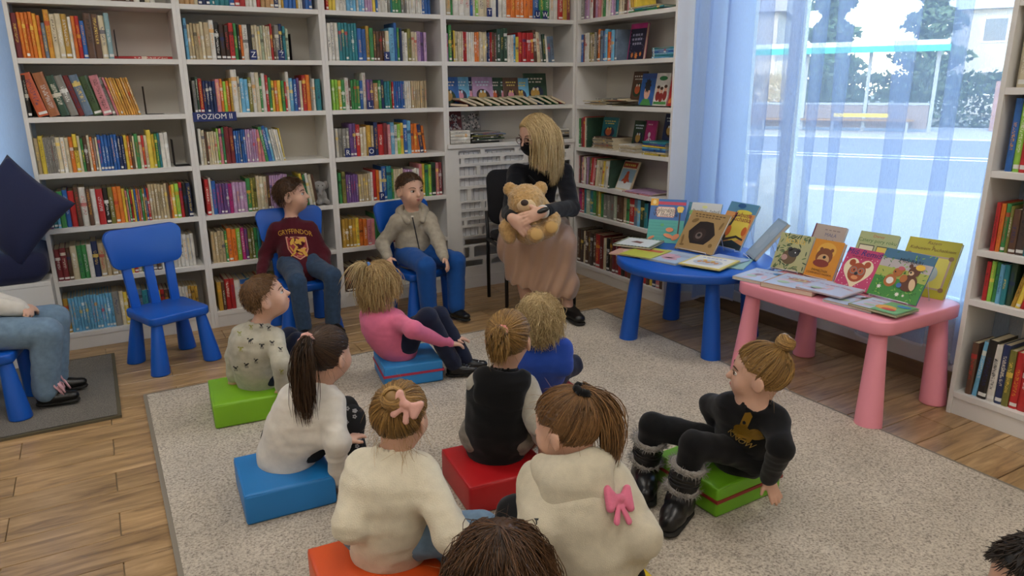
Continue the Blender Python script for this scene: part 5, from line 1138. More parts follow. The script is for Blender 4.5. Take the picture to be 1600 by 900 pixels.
# --- pink table
leafs = lambda n, sd, rx=.07, ry=.018: [eln(random.Random(sd+i).uniform(.02, .98), random.Random(sd+i+99).uniform(.02, .98), rx, ry, random.Random(sd+i+7).uniform(0, 3), 8) for i in range(n)]
show_book((3.000, 2.430), TZ+.010, -78.7, 27, .180, .195, .022, 'a9a878', 'leafy green picture book titled koala on the pink table', [('p', leafs(46, 3), '2f4a2c'), ('p', leafs(26, 77), '5b7340'), ('t', ('koala', .5, .82, .052), 'd0b45a'), ('p', [eln(.45, .36, .22, .2)], '5e4a2c'), ('p', [eln(.55, .50, .17, .13), eln(.42, .58, .07, .06), eln(.68, .56, .06, .05)], '2b2b2d'), ('p', [eln(.32, .34, .09, .08)], 'b08a80'), ('p', [eln(.60, .50, .018, .018)], 'e8e8e8')], group=G)
show_book((3.005, 2.248), TZ+.010, -83.4, 26, .154, .195, .026, 'cf8a22', 'orange picture book with a brown bear head titled Pamiętnik Czarnego Noska', [('p', [eln(.5, .72, .32, .22)], 'd8a23c'), ('p', [eln(.48, .56, .28, .23), eln(.32, .75, .06, .05), eln(.68, .75, .06, .05)], '7a4220'), ('p', [eln(.48, .48, .2, .15)], 'c79a68'), ('p', [eln(.45, .38, .27, .10)], '7e2a1c'), ('p', [eln(.50, .55, .055, .04)], '1c1412'), ('t', ('PAMIĘTNIK', .5, .19, .017), '4a2a14'), ('t', ('CZARNEGO NOSKA', .5, .11, .0145), '4a2a14')], group=G)
show_book((3.175, 2.389), TZ+.001, -87, 24, .178, .24, .018, 'b8a89c', 'pale beige book with the word MAŁA standing behind the orange book', [('p', dash(.35, .85, .88, .02, 4, 3), '8a7a78'), ('t', ('MAŁA', .58, .78, .026), '6a6a8a'), ('t', ('i bardzo', .62, .66, .022), '5a5a64'), ('t', ('DUŻY', .6, .57, .026), '8a9ab0'), ('p', [eln(.12, .62, .09, .06)], '8aa85a'), ('p', [rect(0, .04, 0, 1)], '6a3040')], group=G)
show_book((3.185, 2.122), TZ+.001, -81, 29, .190, .25, .016, 'a9b27c', 'pale green picture book titled Cztery pory roku standing behind the pink book', [('t', ('Disney', .5, .92, .020), 'b03a2e'), ('t', ('Cztery pory roku', .5, .82, .026), '3f6a34'), ('p', [rect(.08, .47, .3, .73), rect(.53, .92, .3, .73)], '4a4a34'), ('p', [rect(.10, .45, .32, .71)], 'd8d0b0'), ('p', [rect(.55, .90, .32, .71)], 'dcc050'), ('p', [eln(.28, .5, .1, .1), eln(.72, .5, .12, .12)], 'd98a2e'), ('p', [eln(.25, .42, .06, .05), eln(.72, .42, .08, .06)], 'b8402e')], group=G)
show_book((2.964, 2.039), TZ+.010, -87.5, 30, .170, .20, .018, 'c2406e', 'pink dotted picture book titled Miś Remiś with a bear face in a heart', [('p', [eln(random.Random(i).uniform(.03, .97), random.Random(i+50).uniform(.03, .8), .013, .012, 0, 8) for i in range(52)], 'ecc8cc'),
    ('p', [[(.5+.42*(math.sin(t)**3), .43+.027*(13*math.cos(t)-5*math.cos(2*t)-2*math.cos(3*t)-math.cos(4*t))) for t in np.linspace(0, 2*math.pi, 36, endpoint=False)]], 'e6d6b4'), ('p', [eln(.5, .42, .25, .24), eln(.28, .64, .09, .08), eln(.72, .64, .09, .08)], 'a34a26'), ('p', [eln(.39, .46, .10, .09), eln(.61, .46, .10, .09)], '7a8280'), ('p', [eln(.39, .46, .08, .07), eln(.61, .46, .08, .07)], 'b85a34'), ('p', [eln(.41, .47, .022, .028), eln(.59, .47, .022, .028), eln(.5, .39, .05, .04)], '1c1a24'), ('p', [eln(.5, .29, .1, .05)], 'd88a5a'), ('t', ('Miś Remiś', .5, .90, .040), '2a2f7e', .2), ('p', dash(.2, .8, .79, .018, 7, 5), '8a2048')], group=G)
show_book((2.969, 1.838), TZ+.010, -89.2, 30, .232, .23, .008, '3f6f8e', 'picture book titled MIŚ BARI with bears on a meadow, nearest on the pink table', [('p', [rect(0, 1, .55, .8)], 'b8aeb0'), ('p', [rect(0, 1, .0, .62)], 'a8ae52'), ('p', [rect(0, 1, 0, .42)], '3f8a3a'), ('p', leafs(60, 300, .03, .008), '2f6a2e'), ('p', leafs(40, 500, .03, .01), '7fb04a'), ('p', [star(.18, .2, .05), star(.58, .12, .05), star(.70, .12, .03)], 'e8e6da'), ('t', ('MIŚ BARI', .58, .80, .026), '1a1a1c'),
    ('p', [eln(.34, .36, .12, .13), eln(.42, .55, .09, .09), eln(.50, .62, .04, .04)], 'b0682e'), ('p', [eln(.34, .36, .07, .07)], 'e2dcd0'), ('p', [eln(.46, .64, .06, .04)], 'c25a6a'), ('p', [eln(.70, .38, .16, .17), eln(.72, .62, .11, .11), eln(.62, .72, .04, .04)], '5e3420'), ('p', [eln(.80, .72, .09, .06)], 'e0b83a'), ('p', [eln(.78, .36, .06, .12, .3), eln(.68, .58, .05, .045)], 'd8b890'), ('p', [eln(.58, .45, .07, .08)], 'b0682e'), ('p', [eln(.55, .30, .05, .05)], '3f6fae'), ('p', [eln(.67, .59, .02, .02), eln(.38, .55, .015, .015)], '141414')], group=G)
show_book((3.155, 1.835), TZ+.001, -80, 30, .225, .275, .022, 'b5ad2e', 'yellow picture book with framed cover at the far end of the pink table', [('t', ('Razem', .5, .93, .022), '6a4a1e', .3), ('t', ('z', .5, .875, .018), '6a4a1e', .3), ('t', ('Kubusiem Puchatkiem', .5, .82, .022), '6a4a1e', .3), ('p', [rect(.08, .92, .14, .72)], 'b49a84'), ('p', [rect(.12, .88, .17, .69)], 'd6cc5a'), ('p', [eln(.90, .70, .05, .04), eln(.1, .70, .05, .04), eln(.9, .15, .05, .04)], '8a6a4a'), ('p', [eln(.5, .4, .25, .18)], 'a9b8b4')], group=G)
pale = lambda sd: [('p', [rect(.04, .96, .04, .96)], 'b9c4d8'), ('p', [eln(random.Random(sd+i).uniform(.15, .85), random.Random(sd+40+i).uniform(.15, .85), .16, .06, random.Random(sd+i).uniform(0, 3)) for i in range(6)], 'd0b4c0'), ('p', dash(.15, .85, .7, .05, 6, sd), 'a08aa8'), ('p', [eln(.3, .3, .12, .08)], 'a9c0a0')]
flat(2.80, 2.395, TZ+.001, -77, .215, .235, .016, 'a8b0b8', 'pale picture book lying at the far left corner of the pink table', pale(3)+[('p', [eln(.75, .75, .18, .1)], '3f7fb0'), ('p', [eln(.78, .72, .08, .07)], '5e4a3a')])
flat(2.825, 2.21, TZ+.001, -77, .255, .255, .022, 'b48a6a', 'thick pale picture book lying second from the far end of the pink table', pale(21)+[('p', [eln(.45, .6, .2, .1)], 'c8b890'), ('p', dash(.25, .7, .58, .07, 4, 2), 'b06a6a')])
flat(2.835, 2.045, TZ+.0235, -84, .225, .2, .007, 'c0b4c0', 'pinkish white thin book lying in the middle of the pink table front', pale(44))
flat(2.815, 1.885, TZ+.001, -85, .225, .185, .012, 'a9b8c8', 'white and blue book with orange patch lying near the pink table front', pale(61)+[('p', [rect(.5, .96, .5, .96)], '6fa3cc'), ('p', [eln(.72, .65, .16, .1)], 'e0a03a')])
flat(2.81, 1.765, TZ+.0135, -88, .215, .17, .010, '7a8f5a', 'picture book with orange and red patch nearest the front corner of the pink table', pale(82)+[('p', [rect(.45, .97, .03, .97)], '6fa86a'), ('p', [eln(.6, .4, .2, .2)], 'e0a03a'), ('p', [eln(.7, .3, .14, .09)], 'c8402e'), ('p', [eln(.8, .75, .14, .1)], '3f7fb0')])
# wire stands behind the leaning books
WIRE = mat('white_wire', 'd8dade', .35, .2)
for n_, (x, y, ang, W, tl) in enumerate(((2.911, 3.016, -79.8, .2, 38), (3.135, 2.985, -89.4, .18, 30), (3.075, 2.745, -122, .12, 40), (3.000, 2.430, -78.7, .14, 27), (3.005, 2.248, -83.4, .12, 26), (2.964, 2.039, -87.5, .13, 30), (2.969, 1.838, -89.2, .18, 30))):
    t = empty('book_stand', (x, y, TZ), math.radians(ang)); tl_ = math.radians(tl); th = .03; b = lambda q: (q*math.sin(tl_)+th*math.cos(tl_), q*math.cos(tl_)+.003)
    for sx in (-1, 1):
        yb, zb = b(.14); tube('wire_arm', [(sx*W/2, -.018, .016), (sx*W/2, -.018, .004), (sx*W/2, b(.0)[0]+.004, .004), (sx*W/2, yb+.003, zb)], .0018, WIRE, t, 6)
        tube('wire_leg', [(sx*W/2, yb+.003, zb), (sx*W/2, yb+.05, .0025)], .0018, WIRE, t, 6)
    tube('wire_crossbar', [(-W/2, -.018, .016), (W/2, -.018, .016)], .0018, WIRE, t, 6); tube('wire_crossbar', [(-W/2, b(.14)[0]+.003, b(.14)[1]), (W/2, b(.14)[0]+.003, b(.14)[1])], .0018, WIRE, t, 6)
    tag(t, 'white wire stand propping up the %s' % ['brown bear book', 'dark tree book', 'grey-blue backed book', 'koala book', 'orange bear book', 'pink dotted book', 'meadow bears book'][n_], 'book stand', 'white wire book stands')
# ------------------------------------------------------------------ the people
H_BROWN = hair_mat('hair_brown', '2a1c12', '6b4a2e'); H_DARK = hair_mat('hair_dark_brown', '1a110c', '57402c'); H_MID = hair_mat('hair_light_brown', '4a3420', '9c7448')
H_BLOND = hair_mat('hair_blond', '8a6a3e', 'd8bd88'); H_PALE = hair_mat('hair_pale_blond', '9a7d4e', 'e2cb9a'); H_HONEY = hair_mat('hair_honey', '5e4426', 'bf9656'); H_BLACK = hair_mat('hair_black', '0e0b09', '3a2c22')
JEANS = cloth('blue_denim', '33475f', .3, 900, .18); LJEANS = cloth('light_denim', '6f879c', .3, 900, .15); NAVYP = cloth('navy_jersey', '1b2136'); BLKJ = cloth('black_jersey', '0e0e10', .2); BLUEP = cloth('royal_blue_jersey', '1b4f96')
CREAM = cloth('cream_fleece', 'd9d0b8', .5, 260, .05); WHITEK = cloth('white_jersey', 'd6d0c4', .25, 500); GREYM = cloth('grey_melange', '9b9588', .35, 420, .2); LEATH = mat('black_leather', '0d0d0e', .33, bump=.15, bscale=160)
def AP(x, y, d): return np.array(P(x, y, d))
def AZ(x, y, z):
    d = np.array(P(x, y, 1.0))-np.array(EYE); return np.array(EYE)+d*((z-CAM_H)/d[2])
def cross_legs(pel, yaw, k=1., w=.17):
    f = heading(yaw); l = np.cross((0, 0, 1.), f); q = np.array(pel, float)
    return dict(knees=(q+f*.14*k+l*w*k+np.array((0, 0, -.01)), q+f*.14*k-l*w*k+np.array((0, 0, -.01))), ankles=(np.array((*(q+f*.25*k-l*.03)[:2], .075)), np.array((*(q+f*.29*k+l*.05)[:2], .075))))
def scrunchie(p, at, axis, r, m, rad=.008, name='hair_tie', seed=0):
    at = np.array(at, float); a = npn(axis); e1 = npn(np.cross(a, (.3, .2, .9))); e2 = np.cross(a, e1)
    pts = [Vector(at+(e1*math.cos(t)+e2*math.sin(t))*(r+.002*math.sin(9*t))+a*.003*math.sin(5*t)-p.inv) for t in np.linspace(0, 2*math.pi, 29)]
    v, f = tube_geo(pts, [rad*(1+.18*math.sin(i*2.4)) for i in range(29)], 7, False); return pyobj(name, v, f, m, p.root, True)

# 1 boy in the maroon sweater
MAROON = cloth('maroon_sweatshirt', '4b1420', .3, 420)
p = Person('child in maroon lettered sweater and jeans sitting on a blue chair, looking right', (.985, 4.32, .385), AP(455, 347, 4.37), 252, (AP(456, 304, 4.33), -28, 6), (AP(512, 424, 4.30), AP(408, 428, 4.28)), ((1.085, 4.06, .075), (.915, 4.05, .075)),
           S=.205, k=1.0, shoulder=.095, knees=((1.10, 4.05, .36), (.895, 4.045, .355)), hands=[((.3, -.3, -.8), (0, -1, .3), (-1, 0, 0)), ((-.3, -.2, -.8), (0, -1, .3), (1, 0, 0))], feet=[(.2, -1, 0), (-.1, -1, 0)])
p.top(MAROON, seed=11, collar=MAROON, name='sweatshirt', belly=1.02); p.pants(JEANS, seed=12); p.shoes(LEATH); p.features(brow='4a3020'); hair(p.hd, p.root, p.inv, H_BROWN, 'short', 1, n=1700, drop=.13, rad=.0009, thick=.7, wisps=0, curl=.001, hairline=(.30, .95))
GOLDP = mat('gold_print', 'c9972e', .6); REDP = mat('red_print', '8e2027', .6); PALEP = mat('pale_print', 'c98a72', .6)
T = (p.topV, p.topQ); ex = npn(np.cross((0, 0, 1.), -np.array(heading(245)))); ex = npn(np.array(RT)); ey = npn(p.ax); ori = AP(465, 384, 4.2); look = npn(np.array(P(465, 384, 4.2)-EYE))
me = text_mesh('GRYFFINDOR', .042, 0, 1.0)
for v in me.vertices: v.co.y += .012*(1-(v.co.x/.11)**2); v.co.x *= .80
decal('lettering', me, T, ori+ey*.075, ex, ey, look, GOLDP, p.topo, p.inv, .002, .02)
decal('print_shield', poly_mesh([[(-.062, .055), (.062, .055), (.062, -.02), (.04, -.062), (0, -.085), (-.04, -.062), (-.062, -.02)]]), T, ori-ey*.0, ex, ey, look, PALEP, p.topo, p.inv, .002, .02)
decal('print_shield_field', poly_mesh([[(-.055, .048), (.055, .048), (.055, -.018), (.036, -.055), (0, -.077), (-.036, -.055), (-.055, -.018)]]), T, ori-ey*.0, ex, ey, look, REDP, p.topo, p.inv, .0026, .02)
rr = random.Random(5)
decal('print_gold_strokes', poly_mesh([ellipse(rr.uniform(-.045, .045), rr.uniform(-.05, .05), rr.uniform(.012, .026), rr.uniform(.004, .010), 12, rr.uniform(0, 3)) for _ in range(17)]), T, ori, ex, ey, look, GOLDP, p.topo, p.inv, .0032, .02)

# 2 boy in the grey zip jacket
GREYH = cloth('grey_fleece', 'a49c8c', .4, 380, .12)
p = Person('child in grey zipped hooded jacket and blue trousers sitting on a blue chair', (1.70, 4.23, .385), AP(645, 333, 4.50), 258, (AP(641, 296, 4.45), 282, -2), (AP(694, 403, 4.36), AP(606, 402, 4.42)), ((1.835, 3.94, .075), (1.66, 3.96, .075)),
           S=.205, k=1.02, shoulder=.095, knees=((1.85, 3.955, .37), (1.64, 3.94, .37)), hands=[((.1, -.6, -.6), (.5, 0, .6), (-1, 0, 0)), ((-.1, -.6, -.6), (-.5, 0, .6), (1, 0, 0))], feet=[(.2, -1, 0), (0, -1, 0)])
p.top(GREYH, seed=21, hood=True, name='hooded_jacket', belly=1.04); p.pants(BLUEP, seed=22, r=(.07, .058, .05)); p.shoes(LEATH); p.features(brow='4a3a28'); hair(p.hd, p.root, p.inv, H_BROWN, 'short', 2, n=1700, drop=.06, rad=.0009, thick=.4, wisps=0, curl=.001, hairline=(.31, .95))
ZIP = mat('zip_dark', '3b3a3c', .4, .5); T = (p.topV, p.topQ); look = npn(np.array(P(648, 370, 4.4)-EYE))
decal('zip', poly_mesh([[(-.004, -.12+i*.012), (.004, -.12+i*.012), (.004, -.108+i*.012), (-.004, -.108+i*.012)] for i in range(21)]), T, AP(651, 370, 4.4), npn(np.array(RT)+.0), npn(p.ax+np.array(RT)*-.12), look, ZIP, p.topo, p.inv, .002)
F_ = Field(); c0 = p.nk+p.fr*.035-p.ax*.012; F_.ell(c0, (.035, .02, .03), (p.lf, p.fr, p.ax), .01); V_, Q_ = F_.mesh(.005); np_mesh('undershirt', V_-p.inv, Q_, WHITEK, p.root)

# 3 the reader
p = Person('fair-haired person in black top and beige skirt with face mask, seated, holding a teddy bear', (2.46, 4.06, .57), AP(846, 262, 4.50), 246, (AP(836, 211, 4.42), 188, -16), (AP(847, 331, 3.94), AP(800, 341, 3.95)), ((2.43, 3.58, .10), (2.22, 3.71, .10)),
           S=.235, k=1.42, shoulder=.104, sh_drop=.03, res=.0058, knees=((2.375, 3.61, .50), (2.135, 3.70, .49)), elbows=(AP(893, 325, 4.38), AP(797, 332, 4.36)), hands=[(-np.array(RT)-np.array(UP)*.40, -np.array(FW), np.array(UP)), (np.array(RT)*.75-np.array(UP)*.65+np.array(FW)*.1, -np.array(FW), np.array(UP))],
           feet=[(-.15, -1, -.25), (-.15, -1, -.25)], curl=(.14, .2), hand_k=1.32, neck_r=.16)
BLKT = cloth('black_knit', '0d0f16', .15, 600); p.top(BLKT, seed=31, name='black_top', wide=.88, ease_=.004, amp=.003, sleeve_r=(.040, .034, .026), cuff=.86, hem=.0)
SKIRT = mat('beige_satin', 'b08c72', .42, bump=.04, bscale=200, sheen=.3, var=.05, vscale=6)
F_ = Field(); F_.cap(p.pel+p.ax*.06, p.pel, .145, .165, .05, (p.fr, 1.1)); mk = (p.kn[0]+p.kn[1])/2; hemc = np.array((2.285, 3.645, .235))
for i in (0, 1): F_.cap(p.hp[i], p.kn[i]+np.array((0, .02, 0)), .115, .098, .08)
F_.cap(p.pel, mk, .15, .12, .08); F_.cap(p.kn[0], hemc+p.lf*.12-np.array((0, 0, .03)), .095, .10, .09); F_.cap(p.kn[1], hemc-p.lf*.13+np.array((0, 0, .05)), .09, .09, .09); F_.cap(mk, hemc, .10, .12, .08); F_.cap((p.hp[0]+p.kn[0])/2, hemc+p.lf*.14+np.array((.02, .1, 0)), .09, .10, .10)
F_.half(hemc-np.array((0, 0, .035)), npn(np.array((0, 0, -1.))-p.lf*.30), .006); V_, Q_ = F_.mesh(.008); N_ = normals(V_, Q_); q = (V_-mk); an = q@p.lf*80+(q@p.fr)*50+np.sin(q[:, 2]*9)*.8; V_ = V_+N_*((.005+.006*np.clip((.5-V_[:, 2])*2, 0, 1))*np.sin(an))[:, None]
np_mesh('skirt', V_-p.inv, Q_, SKIRT, p.root); p.shoes(mat('black_pump', '0b0b0c', .4), ln=.12, name='pump', low=True)
hd = p.hd; p.features(brow='5a432c')
MASK = cloth('black_mask', '101114', .2, 500); F_ = Field(); F_.ell(hd.p(0, .14, -.20), np.array((.305, .335, .31))*hd.S, (hd.l, hd.f, hd.u), .01); F_.cap(hd.p(0, .42, -.10), hd.p(0, .46, -.2), .04*hd.S, .07*hd.S, .06*hd.S); F_.half(hd.p(0, .3, -.06), hd.u-hd.f*.1, .006); F_.half(hd.p(0, .10, -.2), -hd.f+hd.u*.15, .006); V_, Q_ = F_.mesh(.005); np_mesh('face_mask', V_-p.inv, Q_, MASK, p.root)
GLS = mat('spectacle_frame', '5a3a34', .3, .3)
for sx in (-1, 1):
    c0 = hd.p(sx*.165, .45, -.01); v, f = tube_geo([Vector(c0+(hd.l*math.cos(t)*.115+hd.u*math.sin(t)*.085-hd.f*.03*abs(math.cos(t)))*hd.S-p.inv) for t in np.linspace(0, 2*math.pi, 25)], .0022, 5, False); g_ = pyobj('spectacle_rim', v, f, GLS, p.root, True)
    v, f = tube_geo([Vector(q-p.inv) for q in (hd.p(sx*.28, .42, .0), hd.p(sx*.375, .2, .0), hd.p(sx*.39, .0, -.02))], .002, 5); pyobj('temple', v, f, GLS, g_, True)
hair(hd, p.root, p.inv, H_PALE, 'part', 3, n=3400, drop=1.22, rad=.0013, thick=1.3, inflate=1.03, hairline=(.33, 1.3), part=-.12, curl=.008, wisps=10, mess=.05, bare=lambda q: (q[..., 0] < -.05) & (q[..., 1] > -.05) & (q[..., 2] < .25))
WATCH = mat('watch_black', '0b0b0d', .2); w_ = p.wr[0]; dd = npn(p.wr[0]-p.el[0]); b_ = w_-dd*.012
v, f = tube_geo([Vector(b_+(npn(np.cross(dd, FW))*math.cos(t)+npn(np.cross(dd, np.cross(dd, FW)))*math.sin(t))*.030-p.inv) for t in np.linspace(0, 2*math.pi, 21)], .008, 6, False); wo = pyobj('watch_strap', v, f, mat('strap_white', 'cfcac4', .5), p.root, True)
F_ = Field(); F_.ell(b_-np.array(FW)*.037+np.array(UP)*.004, (.015, .015, .005), (npn(dd), npn(np.cross(dd, FW)), np.array(FW)), .002); V_, Q_ = F_.mesh(.003); np_mesh('watch_face', V_-p.inv, Q_, WATCH, wo)
for e in (1, -1): v, f = tube_geo([Vector(q-p.inv) for q in (p.nk+p.lf*e*.085+p.fr*.06-p.ax*.012, p.nk+p.lf*e*.03+p.fr*.098-p.ax*.055, p.nk-p.lf*e*.02+p.fr*.112-p.ax*.08)], .0055, 6); pyobj('neckline_strap', v, f, BLKT, p.root, True)

# teddy bear on the reader's lap
FUR = mat('teddy_fur', 'b8935f', .95, bump=1.0, bscale=130, var=.22, vscale=60, sheen=.4, spec=.1); FURL = mat('teddy_muzzle', 'd2b68e', .95, bump=.6, bscale=160, sheen=.3, spec=.1); PAD = mat('teddy_pad', 'c09a5e', .9, bump=.2, bscale=300)
hc = AP(822, 314, 4.07); r_, u_, f_ = np.array(RT), npn(np.array(UP)+.0), -np.array(FW); tz = 1130/4.07
t = empty('teddy_bear', tuple(AP(828, 362, 4.1))); inv = np.array(t.location); tag(t, 'light brown plush teddy bear held on the lap of the reader', 'teddy bear')
def BP(x, y, z=0): return hc+r_*((x-822)/tz)-u_*((y-314)/tz)+f_*z      # metres in front of the head centre
F_ = Field(); F_.ell(hc, (.104, .098, .095), (r_, f_, u_), .02); F_.ell(BP(822, 321, .055), (.075, .06, .06), (r_, f_, u_), .04)
for x, y in ((797, 295), (845, 294)): F_.ell(BP(x, y, -.01), (.040, .022, .040), (r_, f_, u_), .018)
F_.ell(BP(826, 352, -.03), (.095, .085, .10), (r_, f_, u_), .03)
F_.cap(BP(803, 338, -.02), BP(793, 357, .02), .040, .042, .03); F_.cap(BP(793, 357, .02), BP(796, 372, .03), .042, .036, .03)
F_.cap(BP(848, 322, -.01), BP(862, 345, .03), .040, .043, .03); F_.cap(BP(862, 345, .03), BP(860, 356, .05), .042, .038, .03)
F_.cap(BP(826, 368, -.01), BP(836, 368, .09), .045, .050, .03); F_.cap(BP(842, 365, -.01), BP(858, 358, .075), .045, .046, .03)
V_, Q_ = F_.mesh(.0062); N_ = normals(V_, Q_); V_ = V_+N_*(.0035*vnoise(V_*150, 3)+.003*vnoise(V_*70, 9))[:, None]; np_mesh('plush_body', V_-inv, Q_, FUR, t)
F_ = Field(); F_.ell(BP(822, 324, .088), (.055, .042, .042), (r_, f_, u_), .02); V_, Q_ = F_.mesh(.005); np_mesh('muzzle', V_-inv, Q_, FURL, t)
F_ = Field(); F_.ell(BP(819, 321, .128), (.022, .012, .018), (r_, f_, u_), .01); V_, Q_ = F_.mesh(.004); np_mesh('nose', V_-inv, Q_, mat('teddy_nose', '33201a', .6), t)
for x in (813, 823): F_ = Field(); F_.ell(BP(x+1, 309, .095), (.007, .006, .008), (r_, f_, u_), .002); V_, Q_ = F_.mesh(.0025); np_mesh('eye', V_-inv, Q_, mat('teddy_eye', '120c0a', .2), t)
for x, y, z_ in ((837, 369, .135), (860, 358, .118)): F_ = Field(); F_.ell(BP(x, y, z_), (.036, .010, .034), (r_, f_, u_), .004); V_, Q_ = F_.mesh(.0045); np_mesh('paw_pad', V_-inv, Q_, PAD, t)
strn = RNG.normal(size=(10, 3))

# 4 boy on the lime cushion
PRINTB = mat('dark_print', '2a2c2e', .8); PATT = cloth('patterned_grey_knit', 'b3ae9c', .35, 420, .08)
p = Person('child in pale patterned sweater sitting on the lime green cushion, face turned up', (.50, 3.20, .195), AP(403, 512, 3.15), 46, (AP(416, 463, 3.13), -12, 18), (AZ(364, 590, .16), AZ(441, 608, .16)), (AZ(472, 588, .075), AZ(488, 590, .075)),
           knees=(AP(452, 527, 3.42), AP(466, 535, 3.26)), S=.195, k=.9, shoulder=.085, elbows=(AP(367, 554, 3.22), AP(440, 568, 3.06)), feet=[heading(40), heading(35)], curl=(.2, .2))
p.top(PATT, seed=41, collar=GREYM, wide=1.0); p.pants(NAVYP, seed=42); p.shoes(LEATH); p.features(brow='6a5036'); hair(p.hd, p.root, p.inv, H_MID, 'short', 4, n=1900, drop=.085, rad=.0008, thick=.45, wisps=0, curl=.001, hairline=(.31, .95))
T = (p.topV, p.topQ); rr = random.Random(8)
for k_, (x, y) in enumerate(((374, 520), (408, 508), (420, 512), (391, 532), (376, 545), (409, 540), (438, 545), (400, 563), (440, 580), (368, 575), (385, 570), (425, 535), (392, 510))):
    o_ = AP(x, y, 3.0); s_ = rr.uniform(.8, 1.2)
    pl = [ellipse(0, 0, .008*s_, .0045*s_, 10, rr.uniform(0, 3)), ellipse(.008*s_, .005*s_, .004*s_, .003*s_, 8), ellipse(-.008*s_, .006*s_, .004*s_, .003*s_, 8)]+[[(a*s_-.001, -.005), (a*s_+.001, -.005), (a*s_+.003, -.014), (a*s_+.001, -.014)] for a in (-.006, 0, .006)]
    decal('print_motif', poly_mesh(pl), T, o_, np.array(RT), np.array(UP), npn(o_-np.array(EYE)), PRINTB if k_ % 4 else mat('olive_print', '8f8f4a', .8), p.topo, p.inv, .0016)

# 5 girl with the long ponytail on the blue cushion
FLOR = mat('black_floral', '101012', .9)
p = Person('child with long brown ponytail in white top, crouching on the blue cushion', (.475, 2.42, .205), AP(499, 608, 2.54), 37, (AP(512, 552, 2.52), 28, -4), (AZ(540, 690, .25), AZ(529, 752, .075)), (AZ(560, 715, .075), AZ(546, 748, .075)),
           knees=(AP(540, 640, 2.75), AP(549, 655, 2.62)), S=.195, k=.92, elbows=(None, AP(526, 690, 2.44)), hands=[(heading(30), (0, 0, 1), (0, -1, 0)), ((.3, .1, -1), (-.7, -.7, 0), (.5, .5, 0))], feet=[heading(30), heading(25)], bow=.035, curl=(.3, .25), res=.005)
p.top(WHITEK, seed=51, hem=.075, wide=1.04, name='long_top', amp=.0045); p.pants(FLOR, seed=52, r=(.068, .052, .04)); p.shoes(mat('grey_sock', '8b8f98', .9), name='sock', sole=mat('grey_sock', '8b8f98', .9))
pv = (p.pV, p.pQ); rr = random.Random(3)
for k_ in range(22):
    x, y = rr.uniform(533, 566), rr.uniform(635, 740)
    if k_ > 15: x, y = rr.uniform(470, 520), rr.uniform(715, 748)
    o_ = AP(x, y, 2.4); decal('print_flower', poly_mesh([ellipse(.005*math.cos(a), .005*math.sin(a), .0035, .003, 7) for a in (0, 1.3, 2.5, 3.8, 5)]), pv, o_, np.array(RT), np.array(UP), npn(o_-np.array(EYE)), mat('pale_flower_print', '9b9a98', .8), p.root, p.inv, .0014)
hair(p.hd, p.root, p.inv, H_DARK, 'tail', 5, n=2000, tie=(-.06, -.42, .32), tail=.30, spread=.016, rad=.0010, wisps=70, curl=.008)
scrunchie(p, p.hd.p(.02, -.475, .335), p.hd.p(0, -1, .5)-p.hd.c, .020, cloth('pink_scrunchie', 'd8a498', .3), .011)

# 6 girl in pink
PINKT = cloth('pink_jersey', 'd9708f', .2, 500)
p = Person('child with fair bob and top tuft in pink shirt hugging knees on light blue cushion', (1.16, 3.22, .205), AP(591, 484, 3.53), 33, (AP(597, 439, 3.5), 8, 4), (AZ(708, 530, .19), AZ(702, 537, .20)), (AZ(726, 562, .075), AZ(710, 570, .075)),
           knees=(AP(686, 494, 3.62), AP(668, 496, 3.45)), S=.195, k=.94, elbows=(None, AP(645, 515, 3.36)), hands=[(heading(-10), (0, 0, 1), (0, -1, 0)), (npn(np.array(RT)*1+heading(60)*.5-np.array((0, 0, .2))), (0, 0, 1), (0, 1, 0))], feet=[heading(-20), heading(-25)], bow=.03, res=.0052)
p.top(PINKT, seed=61, name='pink_shirt', amp=.003); p.pants(NAVYP, seed=62); p.shoes(LEATH, name='ankle_boot', lace=mat('silver_lace', 'a9a9ad', .3, .5)); p.features()
hair(p.hd, p.root, p.inv, H_BLOND, 'fall', 6, n=2000, drop=.66, rad=.0012, thick=1.0, inflate=1.02, wisps=30, curl=.006, hairline=(.30, 1.0), mess=.2)
tl_ = p.hd.p(.05, -.30, .44); s_ = np.linspace(0, 1, 10); k_ = 70; rg = np.random.default_rng(61); en = npn(-p.hd.f*1.0-np.array((0, 0, .35)))+rg.normal(size=(k_, 3))*.35
tp_ = tl_+en[:, None]*s_[None, :, None]*.085+np.array((0, 0, .035))*np.sin(s_*3)[None, :, None]-np.array((0, 0, .05))*(s_**2)[None, :, None]
strands_obj('top_tuft', tp_, rg.random(k_), .0013, H_PALE, p.root, p.inv); scrunchie(p, tl_+np.array((0, 0, .006)), -p.hd.f+np.array((0, 0, .5)), .010, mat('blue_band', '5a86c8', .6), .005)

# 7 girl with the bun and bow
p = Person('child with honey bun and pink bow in cream fleece sweater on the orange cushion', (.575, 1.73, .205), AP(613, 712, 1.97), 50, (AP(627, 650, 1.96), 38, -6), (AZ(640, 790, .24), AZ(688, 782, .24)), (AZ(690, 845, .08), AZ(680, 872, .08)),
           knees=(AP(565, 800, 2.25), AP(752, 832, 2.02)), S=.185, k=.97, elbows=(AP(548, 818, 1.93), AP(708, 838, 1.86)), hands=[(heading(20), (0, 0, 1), (0, -1, .2)), (npn(heading(130)+np.array((0, 0, .5))), heading(-20), (0, 0, 1))], feet=[heading(-10), heading(110)], bow=.03, curl=(.5, .6), res=.005)
p.top(CREAM, seed=71, name='fleece_sweater', wide=1.06, amp=.0045, sleeve_r=(.044, .043, .035)); p.pants(LJEANS, seed=72, r=(.072, .058, .048)); p.shoes(mat('pink_sock', 'c98a94', .9), name='sock', sole=mat('pink_sock', 'c98a94', .9))
